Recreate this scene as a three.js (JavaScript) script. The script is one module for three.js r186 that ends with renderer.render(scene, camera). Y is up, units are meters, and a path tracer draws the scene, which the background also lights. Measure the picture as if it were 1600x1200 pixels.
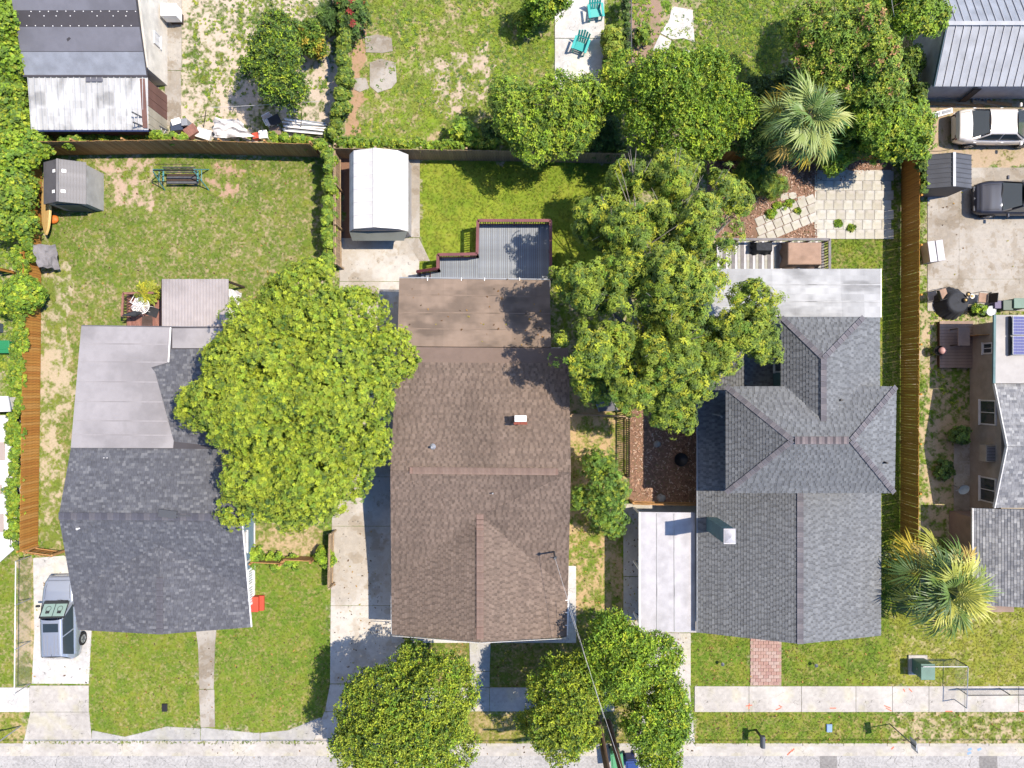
import * as THREE from 'three';
import { Sky } from 'three/addons/objects/Sky.js';
import { mergeGeometries } from 'three/addons/utils/BufferGeometryUtils.js';
import { RoundedBoxGeometry } from 'three/addons/geometries/RoundedBoxGeometry.js';

// ---------- camera, sky, sun, exposure ----------
const HC = 38, FP = 1110;                       // drone height in metres, focal length in photo pixels
const scene = new THREE.Scene();
const camera = new THREE.PerspectiveCamera(2 * Math.atan(600 / FP) * 180 / Math.PI, 4 / 3, 0.5, 2000);
camera.position.set(0, HC, 0); camera.up.set(0, 0, -1); camera.lookAt(0, 0, 0);
const SUN = new THREE.Vector3(0.55, 1, -0.1).normalize();
const sky = new Sky(); sky.name = 'sky'; sky.scale.setScalar(1500);
sky.userData = { kind: 'structure' };
sky.material.uniforms.sunPosition.value.copy(SUN);
sky.material.uniforms.turbidity.value = 4; sky.material.uniforms.rayleigh.value = 0.7;
sky.material.uniforms.mieCoefficient.value = 0.004;
scene.add(sky); scene.environmentIntensity = 0.185;
const sun = new THREE.DirectionalLight(0xffefd8, 4.4); sun.name = 'sun';
sun.position.copy(SUN).multiplyScalar(80); sun.castShadow = true;
const sc = sun.shadow.camera; sc.left = -40; sc.right = 40; sc.top = 32; sc.bottom = -32; sc.near = 1; sc.far = 160;
sun.shadow.mapSize.set(4096, 4096); sun.shadow.radius = 1;
scene.add(sun, sun.target);
const renderer = new THREE.WebGLRenderer({ antialias: true });
renderer.toneMapping = THREE.LinearToneMapping; renderer.toneMappingExposure = 1.74;
renderer.shadowMap.enabled = true;

// ---------- small maths ----------
const V = (x, y, z) => new THREE.Vector3(x, y, z);
const X = (px, h = 0) => (px - 800) * (HC - h) / FP, Z = (py, h = 0) => (py - 600) * (HC - h) / FP;
const P = (px, py, h = 0) => V(X(px, h), h, Z(py, h));          // the point at height h that the drone sees at that place
function rng(seed) { let a = seed >>> 0; return () => { a = (a + 0x6D2B79F5) >>> 0; let t = Math.imul(a ^ (a >>> 15), 1 | a); t = (t + Math.imul(t ^ (t >>> 7), 61 | t)) ^ t; return ((t ^ (t >>> 14)) >>> 0) / 4294967296; }; }
const R = rng(7); const rr = (a, b, r = R) => a + (b - a) * r();
const lerp = (a, b, t) => a + (b - a) * t, clamp = (x, a = 0, b = 1) => Math.min(b, Math.max(a, x));
const sstep = (a, b, x) => { const t = clamp((x - a) / (b - a)); return t * t * (3 - 2 * t); };
const hash2 = (x, y) => { let h = Math.imul(x, 374761393) ^ Math.imul(y, 668265263); h = Math.imul(h ^ (h >>> 13), 1274126177); return ((h ^ (h >>> 16)) >>> 0) / 4294967296; };
function vn(x, y) { const ix = Math.floor(x), iy = Math.floor(y), fx = x - ix, fy = y - iy, u = fx * fx * (3 - 2 * fx), v = fy * fy * (3 - 2 * fy);
  const a = hash2(ix, iy), b = hash2(ix + 1, iy), c = hash2(ix, iy + 1), d = hash2(ix + 1, iy + 1); return a + (b - a) * u + (c - a) * v + (a - b - c + d) * u * v; }
function fbm(x, y, o = 4) { let s = 0, a = 0.5, n = 0; for (let i = 0; i < o; i++) { s += a * vn(x, y); n += a; a *= 0.5; x = x * 2.03 + 17.1; y = y * 2.03 + 9.7; } return s / n; }
// colours: K turns the look of a sunlit surface in the picture into its base colour
const K = 0.60, lin = (c) => { c /= 255; return c <= 0.04045 ? c / 12.92 : Math.pow((c + 0.055) / 1.055, 2.4); };
const unlin = (c) => 255 * (c <= 0.0031308 ? c * 12.92 : 1.055 * Math.pow(c, 1 / 2.4) - 0.055);
const C = (r, g, b, k = K) => new THREE.Color().setRGB(lin(r) * k, lin(g) * k, lin(b) * k);

// ---------- textures ----------
function tex(w, h, fn, { srgb = true, rep = [1, 1], wrap = THREE.RepeatWrapping } = {}) {
  const d = new Uint8Array(w * h * 4); const o = [0, 0, 0];
  for (let j = 0; j < h; j++) for (let i = 0; i < w; i++) { fn(i, j, o); const k = (j * w + i) * 4; d[k] = clamp(o[0], 0, 255); d[k + 1] = clamp(o[1], 0, 255); d[k + 2] = clamp(o[2], 0, 255); d[k + 3] = 255; }
  const t = new THREE.DataTexture(d, w, h, THREE.RGBAFormat); t.magFilter = THREE.LinearFilter; t.minFilter = THREE.LinearMipmapLinearFilter; t.generateMipmaps = true;
  t.wrapS = t.wrapT = wrap; if (srgb) t.colorSpace = THREE.SRGBColorSpace; t.repeat.set(rep[0], rep[1]); t.needsUpdate = true; return t;
}
// seamless noise on a w x h tile
const tn = (i, j, w, h, f, o = 4, s = 0) => { let v = 0, a = 0.5, n = 0; for (let q = 0; q < o; q++) { const fx = f * (1 << q), X0 = i / w * fx, Y0 = j / h * fx, ix = Math.floor(X0), iy = Math.floor(Y0), u0 = X0 - ix, v0 = Y0 - iy, u = u0 * u0 * (3 - 2 * u0), w0 = v0 * v0 * (3 - 2 * v0); const m = (p) => ((p % fx) + fx) % fx; const A = hash2(m(ix) + s + q * 57, m(iy)), B = hash2(m(ix + 1) + s + q * 57, m(iy)), Cc = hash2(m(ix) + s + q * 57, m(iy + 1)), D = hash2(m(ix + 1) + s + q * 57, m(iy + 1)); v += a * (A + (B - A) * u + (Cc - A) * w0 + (A - B - Cc + D) * u * w0); n += a; a *= 0.5; } return v / n; };
const tConcrete = tex(1024, 1024, (i, j, o) => { // 6 m tile: grain, blotches, fine cracks and specks of dirt
  const big = tn(i, j, 1024, 1024, 5, 4, 1), mid = tn(i, j, 1024, 1024, 40, 3, 2), fine = hash2(i, j), cr = Math.abs(tn(i, j, 1024, 1024, 6, 4, 9) - 0.5);
  let v = 0.86 + (big - 0.5) * 0.22 + (mid - 0.5) * 0.12 + (fine - 0.5) * 0.10; if (cr < 0.0022) v -= 0.2; if (tn(i, j, 1024, 1024, 120, 2, 4) > 0.86) v -= 0.14;
  const w = 1 - sstep(0.5, 0.8, tn(i, j, 1024, 1024, 9, 4, 6)) * 0.06; v = clamp(v) * 255; o[0] = v; o[1] = v * lerp(0.97, 1, w) ; o[2] = v * w; });
const tStain = tex(1024, 1024, (i, j, o) => { // 8 m tile: weathered membrane with dirt blotches that have ragged edges
  const a = tn(i, j, 1024, 1024, 4, 5, 21), b = tn(i, j, 1024, 1024, 28, 3, 22), st = sstep(0.46, 0.74, a + (b - 0.5) * 0.35), f = hash2(i, j);
  let v = 0.92 - st * 0.10 + (b - 0.5) * 0.10 + (f - 0.5) * 0.07; v *= 255; o[0] = v; o[1] = v; o[2] = v * 0.99; });
const tGrain = tex(512, 512, (i, j, o) => { const v = (0.88 + (tn(i, j, 512, 512, 8, 4, 31) - 0.5) * 0.2 + (hash2(i + 9, j) - 0.5) * 0.14) * 255; o[0] = o[1] = o[2] = v; });
const tWood = tex(256, 1024, (i, j, o) => { const s = tn(i, Math.floor(j / 24), 256, 64, 32, 3, 41), l = tn(i, j, 256, 1024, 6, 4, 42), v = (0.80 + (s - 0.5) * 0.35 + (l - 0.5) * 0.3) * 255; o[0] = v; o[1] = v * 0.98; o[2] = v * 0.95; });
const tAsphalt = tex(1024, 1024, (i, j, o) => { const b = tn(i, j, 1024, 1024, 4, 4, 51), p = tn(i, j, 1024, 1024, 90, 2, 52), f = hash2(i, j + 3); const cr = Math.abs(tn(i, j, 1024, 1024, 5, 4, 53) - 0.5); let v = 0.84 + (b - 0.5) * 0.2 + (p - 0.5) * 0.2 + (f - 0.5) * 0.18; if (cr < 0.003) v -= 0.25; v = clamp(v) * 255; o[0] = v; o[1] = v; o[2] = v; });
const at = (t, m) => { const c = t.clone(); const r = Array.isArray(m) ? m : [m, m]; c.repeat.set(1 / r[0], 1 / r[1]); c.needsUpdate = true; return c; };
const tDirty = tex(1024, 1024, (i, j, o) => { const a = tn(i, j, 1024, 1024, 5, 5, 71), b = tn(i, j, 1024, 1024, 14, 4, 72), c = tn(i, j, 1024, 1024, 60, 3, 73), st = sstep(0.46, 0.62, a + (c - 0.5) * 0.3), s2 = sstep(0.56, 0.68, b + (c - 0.5) * 0.35), f = hash2(i, j + 7); let v = 0.94 - st * 0.10 - s2 * 0.08 + (c - 0.5) * 0.14 + (f - 0.5) * 0.09; if (tn(i, j, 1024, 1024, 110, 2, 74) > 0.85) v -= 0.2; o[0] = v * 255; o[1] = v * (1 - 0.02 * (st + s2)) * 255; o[2] = v * (1 - 0.05 * (st + s2)) * 255; });
const tStreak = tex(512, 512, (i, j, o) => { const s = tn(i, j >> 5, 512, 16, 24, 3, 61), l = tn(i, j, 512, 512, 5, 4, 62), p = hash2(i >> 6, (j >> 7) + 40), st = sstep(0.5, 0.75, tn(i, j, 512, 512, 6, 4, 63)); const v = (0.90 + (s - 0.5) * 0.14 + (l - 0.5) * 0.12 + (p - 0.5) * 0.09 - st * 0.16 + (hash2(i, j) - 0.5) * 0.05) * 255; o[0] = v; o[1] = v; o[2] = v * 0.985; });
const T = { streak: at(tStreak, [9, 5]), dirty: at(tDirty, 8), conc: at(tConcrete, 6), stain: at(tStain, 8), grain: at(tGrain, 3), wood: at(tWood, [0.5, 2]), asph: at(tAsphalt, 7), fine: at(tGrain, 1.2) };

// ---------- materials ----------
const mat = (color, roughness = 0.8, metalness = 0, map = null, extra = {}) => new THREE.MeshStandardMaterial({ color, roughness, metalness, map, ...extra });
const M = {
  concrete: mat(C(236, 232, 225), 0.9, 0, at(tDirty, 13), { bumpMap: T.conc, bumpScale: 0.006 }), concreteOld: mat(C(208, 202, 192), 0.92, 0, T.dirty, { bumpMap: T.conc, bumpScale: 0.008 }),
  concreteWhite: mat(C(250, 249, 247, 0.66), 0.92, 0, T.conc), concretePale: mat(C(248, 243, 236, 0.58), 0.9, 0, T.conc), concreteGrey: mat(C(230, 229, 226), 0.9, 0, T.conc),
  asphalt: mat(C(222, 221, 220), 0.93, 0, T.asph, { bumpMap: T.asph, bumpScale: 0.008 }), asphaltPatch: mat(C(176, 174, 172), 0.95, 0, T.asph), paint: mat(C(240, 130, 100), 0.8), paintBlue: mat(C(150, 185, 230), 0.8),
  white: mat(C(255, 255, 255, 0.82), 0.5), trim: mat(C(255, 255, 255, 0.78), 0.55, 0, T.grain), wallWhite: mat(C(250, 244, 232, 0.78), 0.85, 0, T.grain), wallBeige: mat(C(206, 196, 182), 0.88, 0, T.grain), wallBlue: mat(C(150, 185, 212), 0.7, 0, T.grain), wallTeal: mat(C(120, 160, 165), 0.75, 0, T.grain), wallBrown: mat(C(150, 110, 100), 0.75, 0, T.grain), wallCream: mat(C(226, 218, 196), 0.8, 0, T.grain), wallTan: mat(C(190, 165, 150), 0.85, 0, T.grain),
  membraneGrey: mat(C(194, 191, 197), 0.9, 0, T.stain), membraneBrown: mat(C(168, 148, 134), 0.85, 0, T.streak), membraneBand: mat(C(150, 130, 120), 0.9, 0, T.stain), membraneDark: mat(C(92, 90, 98), 0.9, 0, T.stain), membraneBlue: mat(C(176, 184, 198), 0.85, 0, T.grain), membraneMid: mat(C(142, 144, 158), 0.85, 0, T.stain), membraneSilver: mat(C(216, 219, 226), 0.85, 0, T.streak),
  metalWhite: mat(C(255, 255, 255, 0.74), 0.5, 0, T.grain), metalStreak: mat(C(246, 249, 255, 0.56), 0.55, 0, at(tStreak, [3.5, 6])), metalGrey: mat(C(196, 203, 214), 0.5, 0.1, T.grain), metalDull: mat(C(228, 228, 236), 0.55, 0.1, T.grain), metalDark: mat(C(88, 92, 102), 0.6, 0.1, T.grain), metalPink: mat(C(204, 196, 199), 0.6, 0.05, T.stain),
  woodOrange: [mat(C(246, 182, 90), 0.85, 0, T.wood), mat(C(238, 170, 80), 0.85, 0, T.wood), mat(C(230, 160, 76), 0.85, 0, T.wood), mat(C(250, 192, 108), 0.85, 0, T.wood)],
  woodAmber: [mat(C(250, 186, 82), 0.85, 0, T.wood), mat(C(242, 174, 74), 0.85, 0, T.wood), mat(C(232, 166, 72), 0.85, 0, T.wood)],
  woodBrown: [mat(C(246, 194, 132), 0.87, 0, T.wood), mat(C(234, 182, 122), 0.87, 0, T.wood), mat(C(222, 172, 114), 0.87, 0, T.wood), mat(C(250, 204, 144), 0.87, 0, T.wood)],
  woodGrey: [mat(C(224, 200, 168), 0.9, 0, T.wood), mat(C(204, 182, 154), 0.9, 0, T.wood), mat(C(214, 190, 160), 0.9, 0, T.wood)],
  woodDark: mat(C(96, 78, 68), 0.85, 0, T.wood), black: mat(C(38, 38, 42), 0.6), blackMetal: mat(C(46, 46, 50), 0.5, 0.3), rubber: mat(C(34, 34, 36), 0.9),
  deckGrey: [mat(C(178, 188, 200), 0.7, 0, T.grain), mat(C(170, 180, 193), 0.7, 0, T.grain), mat(C(185, 194, 204), 0.7, 0, T.grain)], railRed: mat(C(150, 82, 88), 0.6, 0, T.grain), railRedDark: mat(C(122, 58, 64), 0.6, 0, T.grain),
  deckRed: [mat(C(196, 142, 130), 0.75, 0, T.wood), mat(C(184, 130, 120), 0.75, 0, T.wood)], brick: mat(C(188, 104, 84), 0.9, 0, T.fine), glass: new THREE.MeshPhysicalMaterial({ color: C(60, 72, 80), roughness: 0.08, metalness: 0, clearcoat: 1, clearcoatRoughness: 0.05 }),
  bark: mat(C(132, 118, 104), 0.95, 0, T.wood), barkPale: mat(C(186, 178, 172), 0.95, 0, T.fine), barkDark: mat(C(92, 80, 70), 0.95, 0, T.wood), pole: mat(C(150, 124, 104), 0.95, 0, T.wood), wire: mat(C(60, 60, 64), 0.6), wirePale: mat(C(214, 214, 214), 0.5), steel: mat(C(196, 200, 206), 0.4, 0.5), steelDark: mat(C(110, 114, 120), 0.5, 0.4),
  turquoise: mat(C(64, 200, 196), 0.5), teal: mat(C(96, 168, 172), 0.55), green: mat(C(40, 150, 96), 0.55), greenBox: mat(C(126, 168, 152), 0.6, 0, T.grain), blueBin: mat(C(36, 74, 150), 0.5), greenBin: mat(C(96, 176, 124), 0.5), tan: mat(C(206, 172, 150), 0.9, 0, T.fine), red: mat(C(226, 92, 66), 0.6), yellowBoard: mat(C(252, 214, 140), 0.35), orange: mat(C(240, 130, 50), 0.6), terracotta: mat(C(196, 120, 70), 0.85), tarpWhite: mat(C(250, 250, 252, 0.8), 0.6, 0, T.grain), tarpGrey: mat(C(170, 166, 168), 0.9, 0, T.fine), cushion: mat(C(120, 122, 128), 0.9, 0, T.fine), mat: mat(C(110, 92, 88), 0.95, 0, T.fine), cloth: mat(C(62, 66, 74), 0.85, 0, T.fine), pane: mat(C(84, 88, 150), 0.4, 0.1),
};
const leafMat = (o = {}) => new THREE.MeshPhysicalMaterial({ color: 0xffffff, roughness: 0.7, transmission: 0.24, thickness: 0, side: THREE.DoubleSide, ...o });
const LEAF = leafMat(), GRASSM = new THREE.MeshStandardMaterial({ color: 0xffffff, roughness: 0.9, side: THREE.DoubleSide });
const SHING = new THREE.MeshStandardMaterial({ color: 0xffffff, roughness: 0.93, vertexColors: true, map: T.fine });

// ---------- objects ----------
const used = new Map();
function numbered(n) { const k = used.get(n) || 0; used.set(n, k + 1); return k ? `${n}_${String(k).padStart(3, '0')}` : n; }
function tag(o, label, category, group, kind) { o.userData = { label, category }; if (group) o.userData.group = group; if (kind) { o.userData.kind = kind; if (kind !== 'thing') delete o.userData.category; } return o; }
const shad = (m) => { m.castShadow = true; m.receiveShadow = true; return m; };
function thing(name, label, category, group) { const g = new THREE.Group(); g.name = numbered(name); scene.add(g); return tag(g, label, category, group); }
function mesh(name, geo, m, parent) { const o = shad(new THREE.Mesh(Array.isArray(geo) ? merge(geo) : geo, m)); if (parent) { o.name = name; parent.add(o); } else { o.name = numbered(name); scene.add(o); } return o; }
function struct(name, geo, m, label) { const o = mesh(name, geo, m); o.userData = { kind: 'structure' }; if (label) o.userData.label = label; return o; }
function stuff(o, label) { o.userData.kind = 'stuff'; if (label) o.userData.label = label; return o; }
function base(g) { // the group's origin goes to the middle of its foot
  const b = new THREE.Box3().setFromObject(g), c = V((b.min.x + b.max.x) / 2, b.min.y, (b.min.z + b.max.z) / 2);
  g.position.copy(c); for (const k of g.children) k.position.sub(c); return g; }
function copy(g, label, pos, ry) { const c = g.clone(); c.name = numbered(g.name.replace(/_\d{3}$/, '')); c.userData = { ...g.userData }; if (label) c.userData.label = label; if (pos) c.position.copy(pos); if (ry !== undefined) c.rotation.y = ry; scene.add(c); return c; }
const strip = (g) => { const n = g.index ? g.toNonIndexed() : g; for (const k of Object.keys(n.attributes)) if (!['position', 'normal', 'uv'].includes(k)) n.deleteAttribute(k); return n; };
const merge = (a) => a.length === 1 ? a[0] : mergeGeometries(a.map(strip));

// ---------- geometry ----------
function boxUV(g) { const p = g.attributes.position, n = g.attributes.normal, uv = g.attributes.uv; for (let i = 0; i < p.count; i++) { const ax = Math.abs(n.getX(i)), ay = Math.abs(n.getY(i)), az = Math.abs(n.getZ(i)); if (ay >= ax && ay >= az) uv.setXY(i, p.getX(i), p.getZ(i)); else if (ax >= az) uv.setXY(i, p.getZ(i), p.getY(i)); else uv.setXY(i, p.getX(i), p.getY(i)); } return g; }
const bx = (w, h, d, x = 0, y = 0, z = 0, ry = 0, rx = 0, rz = 0) => { const g = new THREE.BoxGeometry(w, h, d); boxUV(g); if (rx) g.rotateX(rx); if (rz) g.rotateZ(rz); if (ry) g.rotateY(ry); return g.translate(x, y, z); };
const rbx = (w, h, d, r, x = 0, y = 0, z = 0, ry = 0) => { const g = new RoundedBoxGeometry(w, h, d, 2, r); boxUV(g); if (ry) g.rotateY(ry); return g.translate(x, y, z); };
const cyl = (r0, r1, h, x = 0, y = 0, z = 0, s = 10) => new THREE.CylinderGeometry(r1, r0, h, s).translate(x, y + h / 2, z);
function along(g, a, b) { const d = b.clone().sub(a), q = new THREE.Quaternion().setFromUnitVectors(V(0, 1, 0), d.clone().normalize()); return g.applyQuaternion(q).translate((a.x + b.x) / 2, (a.y + b.y) / 2, (a.z + b.z) / 2); }
const rod = (a, b, r, r2 = r, s = 7) => along(new THREE.CylinderGeometry(r2, r, a.distanceTo(b), s), a, b);
function beam(a, b, w, h) { // a board from a to b, w wide (level), h deep
  const d = b.clone().sub(a), L = d.length(), y = d.clone().normalize(), z0 = Math.abs(y.y) > 0.95 ? V(0, 0, 1) : V(0, 1, 0), x = new THREE.Vector3().crossVectors(y, z0).normalize(), z = new THREE.Vector3().crossVectors(x, y);
  const g = boxUV(new THREE.BoxGeometry(w, L, h)); return g.applyMatrix4(new THREE.Matrix4().makeBasis(x, y, z).setPosition(a.clone().add(b).multiplyScalar(0.5))); }
function tube(pts, r0, r1 = r0, s = 6, seg = 0) { const c = new THREE.CatmullRomCurve3(pts), n = seg || Math.max(4, pts.length * 4), g = new THREE.TubeGeometry(c, n, 1, s, false), p = g.attributes.position; for (let i = 0; i <= n; i++) { const q = c.getPointAt(i / n), r = lerp(r0, r1, i / n); for (let j = 0; j <= s; j++) { const k = i * (s + 1) + j; p.setXYZ(k, q.x + (p.getX(k) - q.x) * r, q.y + (p.getY(k) - q.y) * r, q.z + (p.getZ(k) - q.z) * r); } } return g; }
function planeBasis(pts) { const n = V(0, 0, 0); for (let i = 0; i < pts.length; i++) { const a = pts[i], b = pts[(i + 1) % pts.length]; n.x += (a.y - b.y) * (a.z + b.z); n.y += (a.z - b.z) * (a.x + b.x); n.z += (a.x - b.x) * (a.y + b.y); } n.normalize(); if (n.y < -1e-4) n.negate(); let u = new THREE.Vector3().crossVectors(n, V(0, 1, 0)).negate(); if (u.lengthSq() < 1e-3) u.set(1, 0, 0); u.normalize(); let v = new THREE.Vector3().crossVectors(n, u); if (v.y < 0) { v.negate(); u.negate(); } return { n, u, v, o: pts[0].clone() }; }
// a slab: the polygon is its outer face, t its thickness behind that face
function slab(pts, t = 0.12, flip = false) {
  const { n: n0, u, v, o } = planeBasis(pts), n = flip ? n0.clone().negate() : n0; const q = pts.map((p) => { const d = p.clone().sub(o); return new THREE.Vector2(d.dot(u), d.dot(v)); }); const tri = THREE.ShapeUtils.triangulateShape(q, []); const pos = [], nor = [], uv = [];
  const put = (p, nn, a, b) => { pos.push(p.x, p.y, p.z); nor.push(nn.x, nn.y, nn.z); uv.push(a, b); }; const lo = pts.map((p) => p.clone().addScaledVector(n, -t)), nn = n.clone().negate();
  const turn = (a, b, c, w) => new THREE.Vector3().crossVectors(b.clone().sub(a), c.clone().sub(a)).dot(w) > 0;
  for (const [a, b, c] of tri) { const f = turn(pts[a], pts[b], pts[c], n) ? [a, b, c] : [a, c, b]; for (const k of f) put(pts[k], n, q[k].x, q[k].y); for (const k of [f[0], f[2], f[1]]) put(lo[k], nn, q[k].x, q[k].y); }
  for (let i = 0; i < pts.length; i++) { const j = (i + 1) % pts.length, a = pts[i], b = pts[j], e = b.clone().sub(a), L = e.length(); if (L < 1e-6) continue; let m = new THREE.Vector3().crossVectors(e, n).normalize(); const mid = a.clone().add(b).multiplyScalar(0.5), cen = pts.reduce((s, p) => s.add(p), V(0, 0, 0)).multiplyScalar(1 / pts.length); const ar = THREE.ShapeUtils.area(q); const out = (new THREE.Vector2(e.dot(v), -e.dot(u))).multiplyScalar(ar > 0 ? 1 : -1); m = u.clone().multiplyScalar(out.x).addScaledVector(v, out.y).normalize();
    const quad = [[a, 0, 0], [lo[i], 0, t], [lo[j], L, t], [a, 0, 0], [lo[j], L, t], [b, L, 0]]; const ok = turn(a, lo[i], lo[j], m); const order = ok ? [0, 1, 2, 3, 4, 5] : [0, 2, 1, 3, 5, 4]; for (const k of order) put(quad[k][0], m, quad[k][1], quad[k][2]); }
  const g = new THREE.BufferGeometry(); g.setAttribute('position', new THREE.Float32BufferAttribute(pos, 3)); g.setAttribute('normal', new THREE.Float32BufferAttribute(nor, 3)); g.setAttribute('uv', new THREE.Float32BufferAttribute(uv, 2)); return g; }
// level slab from a polygon of photo places at ground level; its top at height y; uv in world metres
function flat(pp, y = 0.03, t = 0.12, h = 0) { const pts = pp.map(([a, b]) => V(X(a, h), y, Z(b, h))); return boxUV(slab(pts, t)); }
function prism(xz, y0, y1) { return boxUV(slab(xz.map(([x, z]) => V(x, y1, z)), y1 - y0)); }
function clipPoly(poly, clip) { // Sutherland-Hodgman, 2D, clip convex and counter-clockwise
  let out = poly; for (let i = 0; i < clip.length && out.length; i++) { const a = clip[i], b = clip[(i + 1) % clip.length], inn = []; const s = (p) => (b[0] - a[0]) * (p[1] - a[1]) - (b[1] - a[1]) * (p[0] - a[0]); for (let j = 0; j < out.length; j++) { const p = out[j], q = out[(j + 1) % out.length], sp = s(p), sq = s(q); if (sp >= 0) inn.push(p); if ((sp >= 0) !== (sq >= 0)) { const t = sp / (sp - sq); inn.push([p[0] + (q[0] - p[0]) * t, p[1] + (q[1] - p[1]) * t]); } } out = inn; } return out; }
// shingles laid in courses on convex roof faces: every tab has its own edges, a thick lower lip and its own tone
function shingles(faces, { w = 0.3, e = 0.14, tones, seed = 1, lip = 0.02, dash = 0, streak = 0, level = 0 }) {
  const r = rng(seed), pos = [], nor = [], col = [], uv = [];
  const flatFaces = []; for (const f of faces) { const b = planeBasis(f); if (f.length > 3 && f.some((p) => Math.abs(p.clone().sub(b.o).dot(b.n)) > 0.002)) for (let i = 1; i + 1 < f.length; i++) flatFaces.push([f[0], f[i], f[i + 1]]); else flatFaces.push(f); }
  for (const pts of flatFaces) { const { n, u, v, o } = planeBasis(pts); if (level) { u.set(1, 0, 0).addScaledVector(n, -n.x).normalize(); v.crossVectors(n, u); if (v.y < 0 && Math.abs(v.y) > 0.02) { v.negate(); u.negate(); } } let q = pts.map((p) => { const d = p.clone().sub(o); return [d.dot(u), d.dot(v)]; }); let ar = 0; for (let i = 0; i < q.length; i++) { const a = q[i], b = q[(i + 1) % q.length]; ar += a[0] * b[1] - a[1] * b[0]; } if (ar < 0) q.reverse();
    const xs = q.map((a) => a[0]), ys = q.map((a) => a[1]), x0 = Math.min(...xs), x1 = Math.max(...xs), y0 = Math.min(...ys), y1 = Math.max(...ys); let row = 0;
    const put = (a, z) => { const p = o.clone().addScaledVector(u, a[0]).addScaledVector(v, a[1]).addScaledVector(n, z); pos.push(p.x, p.y, p.z); uv.push(a[0], a[1]); };
    const nUp = n.clone().addScaledVector(v, -lip / e).normalize();
    for (let y = y0; y < y1; y += e, row++) { let x = x0 - (dash ? r() * w : r() * w), k = 0; while (x < x1) { const ww = w * (dash ? (k % 2 ? 0.18 + r() * 0.22 : 0.45 + r() * 0.55) : 0.45 + r() * 0.6); k++; const c = clipPoly([[x, y], [x + ww - 0.008, y], [x + ww - 0.008, y + e - 0.001], [x, y + e - 0.001]], q); x += ww; if (c.length < 3) continue;
        let t = tones[Math.floor(r() * tones.length)]; let m = 0.95 + r() * 0.10; if (dash) m *= k % 2 ? 1.05 : 0.82; const hi = dash && k % 2 ? 0.010 : 0; const zz = (a) => 0.006 + hi + lip * (1 - (a[1] - y) / e);
        if (streak) m *= 1 - streak * sstep(0.5, 0.7, fbm(x * 0.5 + seed, y * 0.16, 3));
        const cc = [t.r * m, t.g * m, t.b * m];
        for (let i = 1; i < c.length - 1; i++) for (const a of [c[0], c[i], c[i + 1]]) { put(a, zz(a)); nor.push(nUp.x, nUp.y, nUp.z); col.push(...cc); }
        for (let i = 0; i < c.length; i++) { const a = c[i], b = c[(i + 1) % c.length], ex = b[0] - a[0], ey = b[1] - a[1], l = Math.hypot(ex, ey); if (l < 1e-5 || ey < -l * 0.99 && false) continue; const m3 = u.clone().multiplyScalar(ey / l).addScaledVector(v, -ex / l); if (Math.abs(a[1] - (y + e - 0.001)) < 1e-4 && Math.abs(b[1] - (y + e - 0.001)) < 1e-4) continue;
          for (const [p, z] of [[a, zz(a)], [a, 0], [b, 0], [a, zz(a)], [b, 0], [b, zz(b)]]) { put(p, z); nor.push(m3.x, m3.y, m3.z); col.push(cc[0] * 0.9, cc[1] * 0.9, cc[2] * 0.9); } } } } }
  const g = new THREE.BufferGeometry(); g.setAttribute('position', new THREE.Float32BufferAttribute(pos, 3)); g.setAttribute('normal', new THREE.Float32BufferAttribute(nor, 3)); g.setAttribute('color', new THREE.Float32BufferAttribute(col, 3)); g.setAttribute('uv', new THREE.Float32BufferAttribute(uv, 2)); return g; }
// corrugated or ribbed sheet over a quad a-b (top edge) c-d (bottom edge): waves run from ab to dc
function corrugated(a, b, c, d, pitch, amp, ribbed = false) {
  const L = a.distanceTo(b), n = Math.max(2, Math.round(L / pitch)), per = ribbed ? [0, 0.08, 0.12, 0.2, 0.24] : [0, 0.125, 0.25, 0.375, 0.5, 0.625, 0.75, 0.875], hgt = ribbed ? [0, 0, 1, 1, 0] : per.map((t) => 0.5 - 0.5 * Math.cos(t * 2 * Math.PI)); const s = [];
  for (let i = 0; i < n; i++) per.forEach((t, k) => s.push([(i + t) / n, hgt[k]])); s.push([1, 0]); const nn = new THREE.Vector3().crossVectors(b.clone().sub(a), d.clone().sub(a)).normalize(); if (nn.y < 0) nn.negate();
  const top = [], bot = []; for (const [t, hh] of s) { top.push(a.clone().lerp(b, t).addScaledVector(nn, hh * amp)); bot.push(d.clone().lerp(c, t).addScaledVector(nn, hh * amp)); } const pos = [], uv = [], W = a.distanceTo(d);
  for (let i = 0; i < s.length - 1; i++) { const q = [top[i], bot[i], bot[i + 1], top[i], bot[i + 1], top[i + 1]], t0 = s[i][0] * L, t1 = s[i + 1][0] * L, w = [[t0, 0], [t0, W], [t1, W], [t0, 0], [t1, W], [t1, 0]]; const fl = new THREE.Vector3().crossVectors(q[1].clone().sub(q[0]), q[2].clone().sub(q[0])).dot(nn) < 0; for (const k of fl ? [0, 2, 1, 3, 5, 4] : [0, 1, 2, 3, 4, 5]) { pos.push(q[k].x, q[k].y, q[k].z); uv.push(...w[k]); } }
  const g = new THREE.BufferGeometry(); g.setAttribute('position', new THREE.Float32BufferAttribute(pos, 3)); g.setAttribute('uv', new THREE.Float32BufferAttribute(uv, 2)); g.computeVertexNormals(); return g; }
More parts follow.
